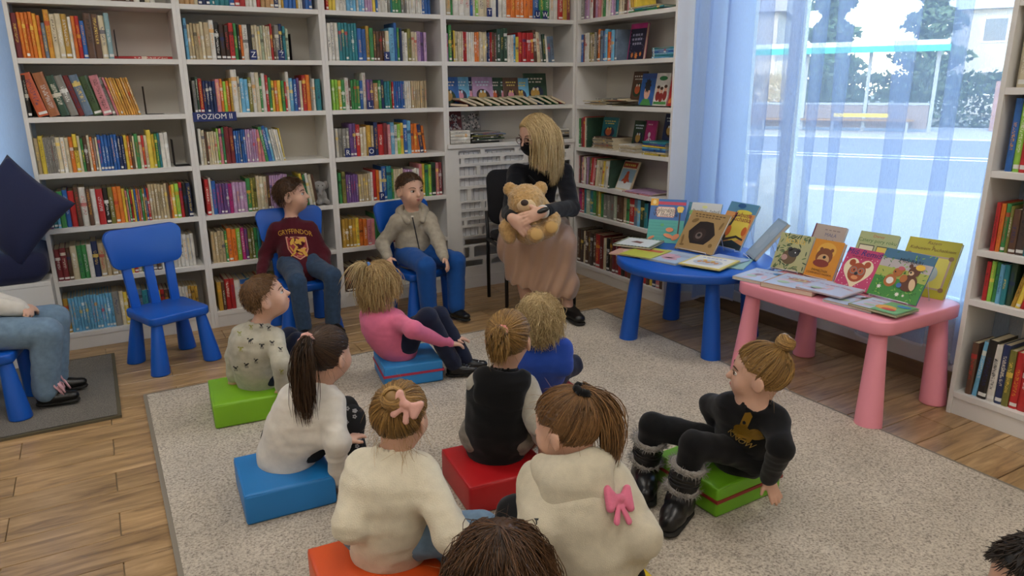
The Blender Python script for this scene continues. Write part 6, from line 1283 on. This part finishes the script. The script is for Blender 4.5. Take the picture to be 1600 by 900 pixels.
hair(p.hd, p.root, p.inv, H_HONEY, 'bun', 7, n=2200, tie=(-.10, -.36, .34), bunr=.034, rad=.0010, wisps=140, mess=.38, hairline=(.30, 1.15))
lw = np.stack([p.hd.p(*q) for q in ((.30, -.15, -.30), (.22, -.3, -.34), (-.28, -.2, -.32), (-.20, -.32, -.36), (.34, .02, -.15), (-.34, .02, -.12))]); rg = np.random.default_rng(71); b0 = np.repeat(lw, 9, 0)+rg.normal(size=(54, 3))*.008; s_ = np.linspace(0, 1, 10); dr = np.array((0, 0, -1.))+rg.normal(size=(54, 3))*.45
strands_obj('loose_strands', b0[:, None]+dr[:, None]*s_[None, :, None]*.055+rg.normal(size=(54, 1, 3))*.012*(s_**2)[None, :, None], np.clip(rg.normal(.7, .2, 54), 0, 1), .0004, H_HONEY, p.root, p.inv)
BOWP = cloth('dusty_pink_ribbon', 'd9a79a', .25)
def hair_bow(p, at, nrm, upv, w, h, m, name='hair_bow', parent=None):
    nrm = npn(nrm); ux = npn(np.cross(upv, nrm)); uy = np.cross(nrm, ux); F_ = Field(); at = np.array(at, float)
    for e in (1, -1):
        for a in (-1, -.5, 0, .5, 1): F_.cap(at+ux*e*.004, at+ux*e*w*.5+uy*h*.5*a, .0055, .0075, .004, (nrm, .8))
        F_.cap(at+ux*e*w*.5+uy*h*.5, at+ux*e*w*.5-uy*h*.5, .008, None, .006)
        F_.cap(at-uy*.004, at+ux*e*w*.30-uy*h*1.15, .0055, .009, .004, (nrm, 1.6))
    F_.ell(at+nrm*.004, (.009, .011, .010), (ux, uy, nrm), .003); V_, Q_ = F_.mesh(.0034); return np_mesh(name, V_-p.inv, Q_, m, parent or p.root)
hair_bow(p, AP(636, 632, 1.845), -np.array(FW), np.array(UP)+np.array(RT)*.55, .060, .034, BOWP)

# 8 girl in the black hooded top
GREYS = cloth('grey_sleeve', 'a8a193', .35, 420, .12); BLKH = cloth('black_fleece', '0c0c0d', .25, 420)
p = Person('child with golden-brown tied hair in black hooded top with grey sleeves on red cushion', (1.12, 2.09, .205), AP(786, 586, 2.53), 54, (AP(795, 528, 2.51), 44, -3), (AP(780, 655, 2.75), AP(850, 690, 2.62)), S=.195, k=.98, elbows=(AP(748, 655, 2.66), AP(843, 660, 2.46)), feet=[heading(20), heading(90)], bow=.03, **cross_legs((1.12, 2.09, .205), 45, 1., .10))
p.top(BLKH, seed=81, sleeve=GREYS, hood=True, name='hooded_top', wide=1.03, sleeve_r=(.045, .041, .033)); p.pants(cloth('taupe_print_cotton', '7f766a', .3, 300, .25), seed=82, r=(.075, .058, .048)); p.shoes(LEATH)
hair(p.hd, p.root, p.inv, H_HONEY, 'tail', 8, n=2200, tie=(-.02, -.44, .24), tail=.11, spread=.014, rad=.0010, wisps=80, curl=.004, mess=.25)
scrunchie(p, p.hd.p(-.02, -.475, .265), p.hd.p(0, -1, .4)-p.hd.c, .015, mat('coral_band', 'd98a86', .6), .006)

# 9 fair child in blue
BLUET = cloth('blue_jersey', '2748a0', .2, 500)
p = Person('fair-haired child in blue long-sleeved shirt on the farther red cushion', (1.56, 2.50, .20), AP(852, 536, 3.0), 62, (AP(843, 497, 2.98), 70, -8), (AP(845, 575, 3.3), AP(874, 572, 3.25)), S=.195, k=.9, feet=[heading(20), heading(90)], elbows=(AP(822, 568, 3.05), AP(880, 572, 3.02)), **cross_legs((1.56, 2.50, .20), 62, .9))
p.top(BLUET, seed=91, name='blue_shirt', amp=.003); p.pants(NAVYP, seed=92); p.shoes(LEATH); hair(p.hd, p.root, p.inv, H_PALE, 'fall', 9, n=2200, drop=.42, rad=.0011, thick=1.0, inflate=1.02, wisps=50, curl=.010, hairline=(.30, 1.05), mess=.35)

# 10 girl in the cream hooded top
OATM = cloth('oatmeal_sweat', 'c6bda6', .35, 420, .08)
p = Person('child with high brown ponytail in cream hooded top with pink bow on yellow cushion', AP(922, 905, 1.80), AP(893, 724, 1.78), 60, (AP(884, 664, 1.77), 118, -12), (AZ(850, 885, .20), AZ(975, 890, .20)), (AZ(815, 880, .075), AZ(965, 850, .075)),
           knees=(AP(806, 806, 1.98), AP(965, 850, 2.10)), S=.185, k=.98, shoulder=.09, elbows=(AP(840, 828, 1.70), AP(1000, 838, 1.72)), feet=[heading(60), heading(60)], bow=.04)
p.top(OATM, seed=101, hood=True, name='hooded_top', wide=1.10, sleeve_r=(.047, .044, .037), amp=.0045); p.pants(BLKJ, seed=102, r=(.07, .056, .042)); p.shoes(LEATH)
hair(p.hd, p.root, p.inv, H_MID, 'tail', 10, n=2400, tie=(-.05, -.30, .44), tail=.17, tdir=npn(np.array(RT)*1.0-np.array(UP)*.15-np.array(FW)*.25), spread=.013, rad=.0009, wisps=140, curl=.004, mess=.22, hairline=(.30, 1.15))
scrunchie(p, p.hd.p(-.05, -.33, .475), p.hd.p(-.05, -.5, .9)-p.hd.c, .017, cloth('black_scrunchie', '0d0d0f', .3), .010)
dr_ = Vector(npn(AP(963, 780, 1.)-np.array(EYE))); hits = [BVHTree.FromPolygons([tuple(v) for v in a_], [tuple(int(i) for i in f) for f in b_]).ray_cast(EYE, dr_) for a_, b_ in ((p.topV, p.topQ), (p.hV, p.hQ))]; hits = [h_ for h_ in hits if h_[0] is not None]; hit_ = min(hits, key=lambda h_: h_[3])
hair_bow(p, np.array(hit_[0])+np.array(hit_[1])*.009, np.array(hit_[1]), np.array(UP)+np.array(RT)*.15, .062, .045, cloth('pink_plush_bow', 'd9758f', .3), name='fabric_bow')
decal('print_mark', poly_mesh([[(-.006, .018), (.006, .018), (.004, .013), (-.002, .013)], [(-.0015, .013), (.0015, .013), (.004, -.018), (.001, -.018)]]), (p.topV, p.topQ), AP(838, 822, 1.7), np.array(RT), np.array(UP), npn(AP(838, 822, 1.7)-np.array(EYE)), PRINTB, p.topo, p.inv, .0016)

# 11 girl in black with boots
p = Person('child in black with gold motif and fur-trimmed boots leaning back on green cushion', (1.80, 1.575, .195), AP(1180, 634, 2.31), 198, (AP(1184, 583, 2.30), 130, 2), (AZ(1200, 748, .16), AZ(1130, 690, .2)), ((1.54, 1.585, .105), (1.56, 1.79, .105)),
           knees=(AP(1085, 694, 2.35), AP(1020, 664, 2.52)), S=.19, k=.90, elbows=(AP(1220, 700, 2.20), None), hands=[(npn(np.array(RT)*.35-np.array(UP)*.9-np.array(FW)*.2), np.array(UP)*.4-np.array(FW), -np.array(RT)), ((0, -.2, -1), (-1, 0, 0), (0, -1, 0))], feet=[npn(np.array((-.85, -.5, 0))), npn(np.array((-.6, -.8, 0)))], bow=.02, curl=(.15, .3), res=.005)
p.top(BLKJ, seed=111, name='black_top', wide=.98, amp=.0035); p.pants(BLKJ, seed=112, r=(.060, .049, .040), cut=.75)
GOLDF = mat('gold_foil', '9a7626', .35, .45, bump=.2, bscale=60); T = (p.topV, p.topQ); o_ = p.che+p.ax*.035+p.lf*.01+p.fr*.1; lk = -p.fr; fm = lambda L_: [[((x-1134)/1130*2.0, -(y-652)/1130*2.0) for x, y in q] for q in L_]
decal('foil_motif', poly_mesh(fm([[(1120, 608), (1129, 603), (1135, 612), (1134, 640), (1128, 648), (1118, 646)], ellipse(1125, 652, 16, 15), ellipse(1156, 656, 21, 18, 20, .5), [(1112, 648), (1135, 648), (1150, 664), (1146, 684), (1108, 668)]])), T, o_, p.lf, p.ax, lk, GOLDF, p.topo, p.inv, .003, .02)
me = text_mesh('KNOW', .034, 0, .9); me.transform(Matrix.Rotation(math.radians(-25), 4, 'Z')); decal('foil_lettering', me, T, o_-p.ax*.05-p.lf*.008, p.lf, p.ax, lk, mat('pale_gold_foil', 'b89a52', .35, .6), p.topo, p.inv, .004, .02)
p.features(); hair(p.hd, p.root, p.inv, H_HONEY, 'bun', 12, n=2400, tie=(-.06, -.30, .46), bunr=.032, rad=.0010, wisps=160, mess=.45, hairline=(.30, 1.0))
FURT = mat('grey_fur', '8e8880', .95, bump=1, bscale=140, sheen=.4)
for i in (0, 1):
    f = p.feet[i]; f2 = npn(np.array((f[0], f[1], 0))); up = npn(p.kn[i]-p.an[i]); a_ = p.an[i]; base = np.array((a_[0], a_[1], max(.052, a_[2]-.04)))
    F_ = Field(); topb = a_+up*.10; F_.cap(base, topb, .044, .050, .03); F_.cap(base-f2*.01, base+f2*.075, .040, .036, .03); F_.cap(base+f2*.07-np.array((0, 0, .006)), base+f2*.115-np.array((0, 0, .010)), .037, .030, .02); F_.half((base[0], base[1], .030), (0, 0, -1), .004); F_.half(topb+up*.01, up, .004)
    V_, Q_ = F_.mesh(.005); V_ = wrinkle(V_, Q_, .002, 30+i, (25, 25, 60)); bo = np_mesh('winter_boot', V_-p.inv, Q_, LEATH, p.root)
    F_ = Field(); b2 = np.array((base[0], base[1], .026)); F_.cap(b2-f2*.014, b2+f2*.112, .048, .038, .01, ((0, 0, 1), 3.2)); F_.half((0, 0, .0145), (0, 0, -1), .003); V_, Q_ = F_.mesh(.005); np_mesh('sole', V_-p.inv, Q_, mat('dark_sole', '15130f', .8), bo)
    e1 = npn(np.cross(up, (.3, .8, .1))); e2 = np.cross(up, e1)
    for q_, rr_, nm_ in ((.105, .049, 'fur_cuff'), (.02, .046, 'fur_band')):
        v, ff = tube_geo([Vector(a_+up*q_+(e1*math.cos(t)+e2*math.sin(t))*rr_-p.inv) for t in np.linspace(0, 2*math.pi, 25)], [.0105+.002*math.sin(j*3.3) for j in range(25)], 7, False); pyobj(nm_, v, ff, FURT, bo, True)
        k_ = 240; rg = np.random.default_rng(7+i); th = rg.random(k_)*6.283; nn = np.cos(th)[:, None]*e1+np.sin(th)[:, None]*e2; b0 = a_+up*q_+nn*(rr_+.005); s_ = np.linspace(0, 1, 5); dd = nn+up*rg.normal(.4, .8, (k_, 1))+rg.normal(size=(k_, 3))*.4
        fo = strands_obj('fur', b0[:, None]+dd[:, None]*s_[None, :, None]*.014, rg.random(k_), .0009, FURT, bo, p.inv)
    for q_ in (.045, .058, .072):
        v, ff = tube_geo([Vector(a_+up*(q_+.006*math.sin(t*1.0+i))+(e1*math.cos(t)+e2*math.sin(t))*.0505-p.inv) for t in np.linspace(0, 2*math.pi, 21)], .0028, 5, False); pyobj('boot_lace', v, ff, mat('matt_black_lace', '1c1c1e', .7), bo, True)

# 12 child at the lower edge, 13 child at the lower right corner, 14 child on the chair at the left edge
p = Person('dark-haired child at the bottom edge of the picture, seen from behind', (.60, 1.03, .10), AP(783, 960, 1.42), 60, (AP(782, 890, 1.41), 55, -14), ((.70, 1.38, .15), (.86, 1.28, .15)), ((.70, 1.42, .06), (.82, 1.34, .06)), knees=((.52, 1.35, .16), (.90, 1.18, .16)), S=.19)
p.top(cloth('plum_knit', '4a2b3a'), seed=121); p.pants(NAVYP, seed=122); p.shoes(LEATH); hair(p.hd, p.root, p.inv, H_BROWN, 'fall', 13, n=3000, drop=.95, rad=.0009, thick=1.2, inflate=1.06, wisps=90, curl=.008, hairline=(.30, 1.1))
p = Person('black-haired child only just showing in the lower right corner', (1.36, .42, .10), AP(1622, 985, 1.36), 95, (AP(1618, 915, 1.36), 150, -5), ((1.25, .72, .15), (1.45, .72, .15)), ((1.30, .80, .06), (1.45, .78, .06)), knees=((1.18, .70, .17), (1.58, .68, .17)), S=.19)
p.top(cloth('brown_knit', '6b5344'), seed=131); p.pants(NAVYP, seed=132); p.shoes(LEATH); hair(p.hd, p.root, p.inv, H_BLACK, 'short', 14, n=1500, drop=.1, rad=.0011, thick=.8, wisps=0, curl=.001, hairline=(.26, .8))
p = Person('child in light jeans and white top at the left edge, hands clasped', (-.60, 3.80, .40), (-.615, 3.80, .735), 2, ((-.59, 3.80, .86), 15, 0), ((-.385, 3.81, .475), (-.375, 3.775, .468)), ((-.315, 3.87, .085), (-.345, 3.715, .085)), knees=((-.275, 3.89, .375), (-.30, 3.70, .37)), S=.2, k=1.05,
           hands=[((.5, -.75, -.1), (.4, .2, .8), (.5, 0, .8)), ((.6, .65, -.1), (.5, -.2, .8), (.4, 0, .8))], feet=[(1, -.1, 0), (1, -.2, 0)], curl=(.75, .75))
p.top(WHITEK, seed=141); p.pants(LJEANS, seed=142, r=(.075, .062, .052)); p.shoes(LEATH); p.features(); hair(p.hd, p.root, p.inv, H_BROWN, 'fall', 15, n=900, drop=.9, wisps=10)
PKL = cloth('pink_ribbon', 'd8a8b0', .3); rg = np.random.default_rng(9)
for k_ in range(12):
    a_ = np.array((-.305, 3.70+.016*(k_ % 4)-.02, .16))+rg.normal(size=3)*.008; pts = [a_+np.array((.012*j*.6, rg.normal()*.008, -.016*j)) for j in range(6)]; v, ff = tube_geo([Vector(q-p.inv) for q in pts], .0042, 5); pyobj('fringe', v, ff, PKL, p.root, True)

# small soft toy at the end of a shelf
PLG = mat('grey_plush', '8c8a88', .95, bump=.8, bscale=180, sheen=.3); c0 = np.array((E3-.075, YF+.06, SH[2])); t = empty('plush_toy', tuple(c0)); tag(t, 'small grey plush toy at the end of the books behind the maroon sweater', 'toy')
F_ = Field(); F_.ell(c0+np.array((0, 0, .05)), (.038, .036, .050), None, .01); F_.ell(c0+np.array((-.008, -.012, .118)), (.036, .034, .034), None, .015); F_.cap(c0+np.array((-.012, -.045, .112)), c0+np.array((-.018, -.058, .075)), .014, .010, .012)
for e in (1, -1): F_.ell(c0+np.array((e*.038-.006, -.004, .122)), (.022, .009, .028), None, .006); F_.cap(c0+np.array((e*.02, -.02, .025)), c0+np.array((e*.028, -.052, .018)), .018, .016, .012)
V_, Q_ = F_.mesh(.005); np_mesh('plush_body', V_-c0, Q_, PLG, t)
for e in (1, -1): F_ = Field(); F_.ell(c0+np.array((e*.013-.010, -.043, .125)), (.004, .004, .005), None, .001); V_, Q_ = F_.mesh(.002); np_mesh('eye', V_-c0, Q_, mat('teddy_eye', '120c0a', .2), t)
# ------------------------------------------------------------------ outside the window
GZ = -.35
def gmat(n, c, v=.2, vs=3, r=.9): return mat(n, c, r, var=v, vscale=vs)
def strip(name, pts, z, m, label, cat, th=.05):
    bm = bmesh.new(); a = [bm.verts.new((x, y, z)) for x, y in pts]; b = [bm.verts.new((x, y, z-th)) for x, y in pts]; bm.faces.new(a); bm.faces.new(b[::-1])
    for i in range(len(pts)): bm.faces.new((a[i], b[i], b[(i+1) % len(pts)], a[(i+1) % len(pts)]))
    bmesh.ops.recalc_face_normals(bm, faces=bm.faces); o = obj(name, bm, m); o['kind'] = 'structure'; return o
fd = Vector((math.sin(math.radians(57)), math.cos(math.radians(57)), 0)); sd = Vector((fd.y, -fd.x, 0))      # away from the window, and along the street to the right
def O(a, s, z=GZ): return Vector((fd.x*a+sd.x*s, fd.y*a+sd.y*s, z))
def quadstrip(a0, a1, s0, s1): return [tuple(O(a0, s0)[:2]), tuple(O(a0, s1)[:2]), tuple(O(a1, s1)[:2]), tuple(O(a1, s0)[:2])]
bm = bmesh.new(); box(bm, XW+.3, 90, -60, 95, GZ-.1, GZ-.03); box(bm, -40, XW+.3, YW+.3, 95, GZ-.1, GZ-.03); o = obj('ground', bm, gmat('dry_ground', '8f8a72', .25, .8)); o['kind'] = 'structure'
strip('pavement', quadstrip(5.2, 13.5, -40, 45), GZ+.02, gmat('pavement_slabs', 'a9a59c', .12, 6), '', '')
strip('road', quadstrip(13.5, 26.5, -50, 55), GZ, gmat('asphalt', '86878a', .1, 8), '', '')
strip('kerb', quadstrip(13.2, 13.5, -40, 45), GZ+.06, gmat('kerb_stone', 'bdbab2', .1, 5), '', '')
strip('far_pavement', quadstrip(26.5, 33, -50, 60), GZ+.04, gmat('far_paving', 'b4afa4', .1, 5), '', '')
LINE = mat('road_paint', 'e2e2de', .7)
for a in (19.6, 20.3): o = strip('road_line', quadstrip(a, a+.14, -45, 50), GZ+.012, LINE, '', '', .01)
STEEL = mat('grey_steel', '8d9194', .4, .6); TEAL = mat('teal_fascia', '1fa58a', .5); ROOFW = mat('shelter_roof', 'cfd6d4', .4)
# bus shelter across the street
t = empty('bus_shelter', O(29, 0)); t.rotation_euler = (0, 0, math.atan2(sd.y, sd.x)); tag(t, 'bus shelter with white roof and teal edge across the street', 'bus shelter')
obj('roof', bbox(-5.4, 1.3, -1.0, 1.0, 2.85, 3.06, .03), ROOFW, t); obj('fascia', bbox(-5.44, 1.34, -1.05, -1.0, 2.70, 2.90, .01), TEAL, t)
for x in (-5.2, -3.1, -1.0, 1.1): obj('post', bbox(x-.06, x+.06, .7, .82, 0, 2.85, .01), STEEL, t)
for i, (x0, x1) in enumerate(((-5.12, -3.18), (-3.02, -1.08), (-.92, 1.02))):
    obj('glass_panel', bbox(x0, x1, .74, .76, 1.05, 2.55), GLASS, t); obj('lower_panel', bbox(x0, x1, .74, .78, .15, .95), mat('shelter_panel', '7c6f68', .7), t); obj('rail', bbox(x0, x1, .72, .79, .96, 1.04), STEEL, t)
obj('bench_seat', bbox(-4.6, .6, .2, .6, .42, .48, .01), mat('bench_wood', '8a6a44', .7), t)
for x in (-4.4, -2, .4): obj('bench_support', bbox(x-.04, x+.04, .3, .5, 0, .42), STEEL, t)
obj('yellow_band', bbox(-1.9, -.2, -.92, -.86, .60, .72), mat('yellow_paint', 'd8b824', .6), t)
# red-brown fence pieces
FEN = mat('brown_fence', '8d6a5c', .8, var=.15, vscale=3)
t = empty('street_fence', O(31, 4.2)); t.rotation_euler = (0, 0, math.atan2(sd.y, sd.x)); tag(t, 'reddish brown board fence to the right of the bus shelter', 'fence')
for i in range(14): obj('fence_board', bbox(-1.2+i*.27, -.95+i*.27, -.02, .02, .05, 1.75+.02*(i % 3), .006, 1), FEN, t)
obj('fence_rail', bbox(-1.2, 2.6, .02, .06, .4, .5), FEN, t); obj('fence_rail', bbox(-1.2, 2.6, .02, .06, 1.3, 1.4), FEN, t)
t = empty('sports_net_frame', O(32.5, 6.4)); t.rotation_euler = (0, 0, math.atan2(sd.y, sd.x)); tag(t, 'thin green steel frame behind the brown fence', 'frame')
for x in (-2.6, 0.4): tube('upright', [(x, 0, 0), (x, 0, 4.0)], .04, TEAL, t)
tube('crossbar', [(-2.6, 0, 4.0), (.4, 0, 4.0)], .04, TEAL, t); tube('crossbar', [(-2.6, 0, 2.0), (.4, 0, 2.0)], .03, TEAL, t)
def house(a, s, w, d, h, rh, wall, roofc, label, rot=0, wins=3):
    t = empty('house', O(a, s)); t.rotation_euler = (0, 0, math.atan2(sd.y, sd.x)+rot); tag(t, label, 'house')
    obj('walls', bbox(-w/2, w/2, -d/2, d/2, 0, h), mat('render_'+wall, wall, .85, var=.05), t)
    v = [(-w/2-.4, -d/2-.4, h), (w/2+.4, -d/2-.4, h), (w/2+.4, d/2+.4, h), (-w/2-.4, d/2+.4, h), (-w/2-.4, 0, h+rh), (w/2+.4, 0, h+rh)]
    bm = bmesh.new(); vs = [bm.verts.new(q) for q in v]
    for f in ((0, 1, 5, 4), (2, 3, 4, 5), (1, 2, 5), (3, 0, 4), (3, 2, 1, 0)): bm.faces.new([vs[i] for i in f])
    obj('roof', bm, mat('roof_'+roofc, roofc, .6), t)
    for i in range(wins):
        x = -w/2+w*(i+.5)/wins
        for z in ((1.0, 2.3), (3.7, 5.0)):
            if z[1] > h: continue
            f = obj('window', bbox(x-.6, x+.6, -d/2-.05, -d/2, z[0], z[1]), FRAME, t); obj('pane', bbox(x-.5, x+.5, -d/2-.07, -d/2-.04, z[0]+.1, z[1]-.1), mat('dark_pane', '4a5866', .1), f)
house(52, 7.5, 10, 9, 5.4, 4.2, 'c9c3b4', 'd3d6da', 'house with pale steep roof behind the bus shelter')
house(50, -12.5, 12, 9, 5.6, 3.0, 'cbbfae', 'a89c92', 'low pale house behind the left end of the bus shelter')
house(36, 22.5, 9, 10, 9.5, 2.5, 'e0cf94', 'b08a6a', 'tall yellow house at the right edge of the window', rot=.1)
def leafcloud(n, fn, seed, size):
    rg = np.random.default_rng(seed); V = np.zeros((n, 4, 3)); c = fn(rg, n); a = rg.normal(size=(n, 3)); a /= np.linalg.norm(a, axis=1, keepdims=True); b = np.cross(a, rg.normal(size=(n, 3))); b /= np.linalg.norm(b, axis=1, keepdims=True); s = size*rg.uniform(.6, 1.3, (n, 1))
    V[:, 0] = c-a*s; V[:, 1] = c-b*s*.5; V[:, 2] = c+a*s; V[:, 3] = c+b*s*.5; return V.reshape(-1, 3), np.arange(n*4).reshape(n, 4)
def tree(a, s, h, r, kind, leaf, label, seed):
    t = empty('tree', O(a, s)); tag(t, label, 'tree', 'trees across the street'); v, f = tube_geo([(0, 0, 0), (.05, 0, h*.4), (0, .05, h*.85)], [.22, .16, .05], 8); pyobj('trunk', v, f, mat('bark', '5a4a3c', .9, bump=.5, bscale=20), t, True)
    if kind == 'cone': fn = lambda rg, n: (lambda z, q, rr_: np.stack([np.cos(q)*rr_, np.sin(q)*rr_, z], 1))(*(lambda z: (z*h*.92+h*.08, rg.random(n)*6.283, (1-z)*r*np.sqrt(rg.random(n))*(.75+.35*np.sin(z*38))))(rg.random(n)**1.3))
    else:
        def fn(rg, n):
            d = rg.normal(size=(n, 3)); d /= np.linalg.norm(d, axis=1, keepdims=True); k = rg.integers(0, 9, n); cc = np.random.default_rng(seed+1).normal(size=(9, 3))*np.array((r*.45, r*.45, h*.16))+np.array((0, 0, h*.66)); return cc[k]+d*(rg.random((n, 1))**.4)*r*.55
    V, F = leafcloud(6500, fn, seed, .20 if kind == 'cone' else .16); o = np_mesh('crown', V, F, mat('leaf_'+leaf, leaf, .8, var=.3, vscale=2), t); o['kind'] = 'stuff'
tree(40, -3.2, 9.5, 2.0, 'cone', '4e6444', 'dark conifer behind the bus shelter roof', 1); tree(44, 1.2, 11, 2.3, 'cone', '55694a', 'tall dark conifer left of the pale steep roof', 2); tree(47, 15.2, 12, 1.9, 'cone', '4a5d48', 'slim conifer right of the pale steep roof', 3)
tree(38, 13.2, 8.5, 3.2, 'round', '6f7a58', 'round bushy tree beside the yellow house', 4); tree(39, -9.5, 8, 2.6, 'round', '9a9a58', 'yellowish round tree left of the bus shelter', 5); tree(33, 15.6, 4.5, 1.8, 'round', '5c6e4a', 'low green shrub in front of the yellow house', 6)
# concrete bollard planter and sign on the near pavement
t = empty('concrete_planter', O(8.6, -1.05)); tag(t, 'tapered concrete planter on the pavement outside the window', 'planter')
CONC = mat('concrete', 'a8a59a', .85, bump=.3, bscale=40, var=.1)
bm = lathe([(.34, 0), (.30, .5), (.22, .92), (.20, .95)], 20); obj('planter_body', bm, CONC, t, True)

# clipped hedge behind the shelter
def hedge_fn(rg, n):
    q = rg.random((n, 3)); f = rg.integers(0, 3, n); p_ = np.stack([q[:, 0]*26-16, q[:, 1]*1.2-.6, q[:, 2]*1.9], 1); p_[f == 0, 1] = -.6+rg.normal(size=(f == 0).sum())*.08; p_[f == 1, 2] = 1.9+rg.normal(size=(f == 1).sum())*.12; return p_
t = empty('hedge', O(35, 0)); t.rotation_euler = (0, 0, math.atan2(sd.y, sd.x)); tag(t, 'long dark green hedge behind the bus shelter', 'hedge')
V, F = leafcloud(12000, hedge_fn, 31, .13); o = np_mesh('foliage', V, F, mat('hedge_leaf', '4c5a3e', .8, var=.3, vscale=2), t); o['kind'] = 'stuff'
build_books(300-N_DISPLAY)
# printed pictures on the covers that face out from the shelves
def shelf_print(bk, items):
    o = bk['obj']
    for i, (k, data, col) in enumerate(items):
        x = bk['w']+.0005*(i+1); me = bpy.data.meshes.new('art'); V = []; F = []
        if k == 't':
            me2 = text_mesh(data[0], data[3]); o2 = obj('cover_lettering', me2, pm(col), o); o2.rotation_euler = (math.pi/2, 0, math.pi/2); o2.location = (x, data[1]*bk['D'], data[2]*bk['H']); continue
        for pl in data: b = len(V); V += [(x, q[0]*bk['D'], q[1]*bk['H']) for q in pl]; F.append(tuple(range(b, b+len(pl))))
        me.from_pydata(V, [], F); me.update(); oo = obj('cover_print', me, pm(col), o)
        if len(data) > 1: oo['kind'] = 'stuff'
for i, bk in enumerate(FC):
    r_ = random.Random(i*7+3); e = bk['extra']; art = []
    light, dark, warm = r_.choice(['d8d4c8', 'e0c868', 'c8d8e0']), r_.choice(['2a2f4a', '3a2a24', '24402e']), r_.choice(['c8643c', 'd08a9a', 'b8924a'])
    art = [('p', [eln(.5, .34, .34, .24, r_.uniform(-.4, .4))], dark), ('p', [eln(.46, .36, .20, .17)], warm), ('p', [eln(.40, .50, .05, .05), eln(.58, .50, .05, .05)], light), ('p', dash(.14, .86, .80, .05, 5, i)+dash(.2, .8, .70, .045, 4, i+5), light)]
    if 'patterned' in e: art = [('p', [eln(r_.uniform(.1, .9), r_.uniform(.06, .62), .07, .055) for _ in range(26)], 'd0c4bc'), ('p', [eln(r_.uniform(.1, .9), r_.uniform(.06, .62), .035, .03) for _ in range(26)], '38282c'), ('p', [rect(.12, .88, .74, .90)], 'b8b4b4'), ('p', dash(.2, .8, .80, .05, 5, i), '5a3a44')]
    if 'boy on a blue' in e: art = [('p', [rect(0, 1, .84, 1)], '35508c'), ('p', [eln(.5, .40, .20, .22)], 'd8a890'), ('p', [star(.5, .62, .24, 9, .7)], '24262c'), ('p', [[(.1, 0), (.9, 0), (.7, .2), (.3, .2)]], '4a8a4a'), ('p', [eln(.44, .42, .02, .02), eln(.56, .42, .02, .02)], '1c1c20')]
    if 'white and green' in e: art = [('p', [eln(.5, .84, .26, .07)], '2f7a4a'), ('p', [eln(.28, .30, .13, .16), eln(.5, .26, .13, .16), eln(.74, .32, .13, .16)], '8a2f2c'), ('p', [eln(.28, .50, .09, .08), eln(.5, .46, .09, .08), eln(.74, .52, .09, .08)], 'd8a890'), ('p', [eln(.28, .57, .10, .05), eln(.5, .53, .10, .05), eln(.74, .59, .10, .05)], '4a2f22'), ('p', [rect(.1, .9, .04, .12)], '4a8a4a')]
    if bk['code'] == 'rd': art = [('t', ('IQ', .62, .55, .05), 'e8e0d8'), ('p', dash(.2, .8, .82, .05, 4, 2), 'e0b0a0'), ('p', [eln(.4, .2, .25, .08, .4)], 'd8843c')]
    if 'comic' in e: art = [('p', [rect(.06, .94, .05, .72)], '8aa9bc'), ('p', [rect(.06, .94, .05, .28)], 'd8dcdc'), ('p', [eln(.5, .40, .14, .18), eln(.5, .58, .09, .07), eln(.34, .34, .10, .04, .6), eln(.66, .34, .10, .04, -.6)], 'b8502e'), ('p', [rect(.06, .94, .76, .95)], 'a8452e'), ('p', dash(.14, .86, .82, .07, 6, 2), 'e0c868')]
    if 'glittering' in e: art = [('p', [rect(.06, 1, .0, .86)], '1c1f38'), ('p', dash(.2, .85, .66, .06, 4, 1)+dash(.2, .85, .54, .06, 4, 4)+dash(.25, .8, .42, .06, 4, 8), '9a9cb4'), ('p', [star(.3, .14, .09), star(.55, .12, .11), star(.8, .16, .08)], 'c8783c'), ('p', [star(r_.uniform(.1, .95), r_.uniform(.1, .85), .012) for _ in range(24)], 'c8c8d8')]
    if 'skeleton' in e: art = [('p', [eln(.5, .5, .10, .09), eln(.5, .30, .06, .12), eln(.36, .30, .10, .02, .5), eln(.64, .34, .10, .02, -.5), eln(.42, .14, .02, .10, .2), eln(.60, .14, .02, .10, -.3)], 'e0d4d8'), ('p', dash(.3, .7, .84, .04, 3, 2), 'e8b8c8')]
    shelf_print(bk, art)
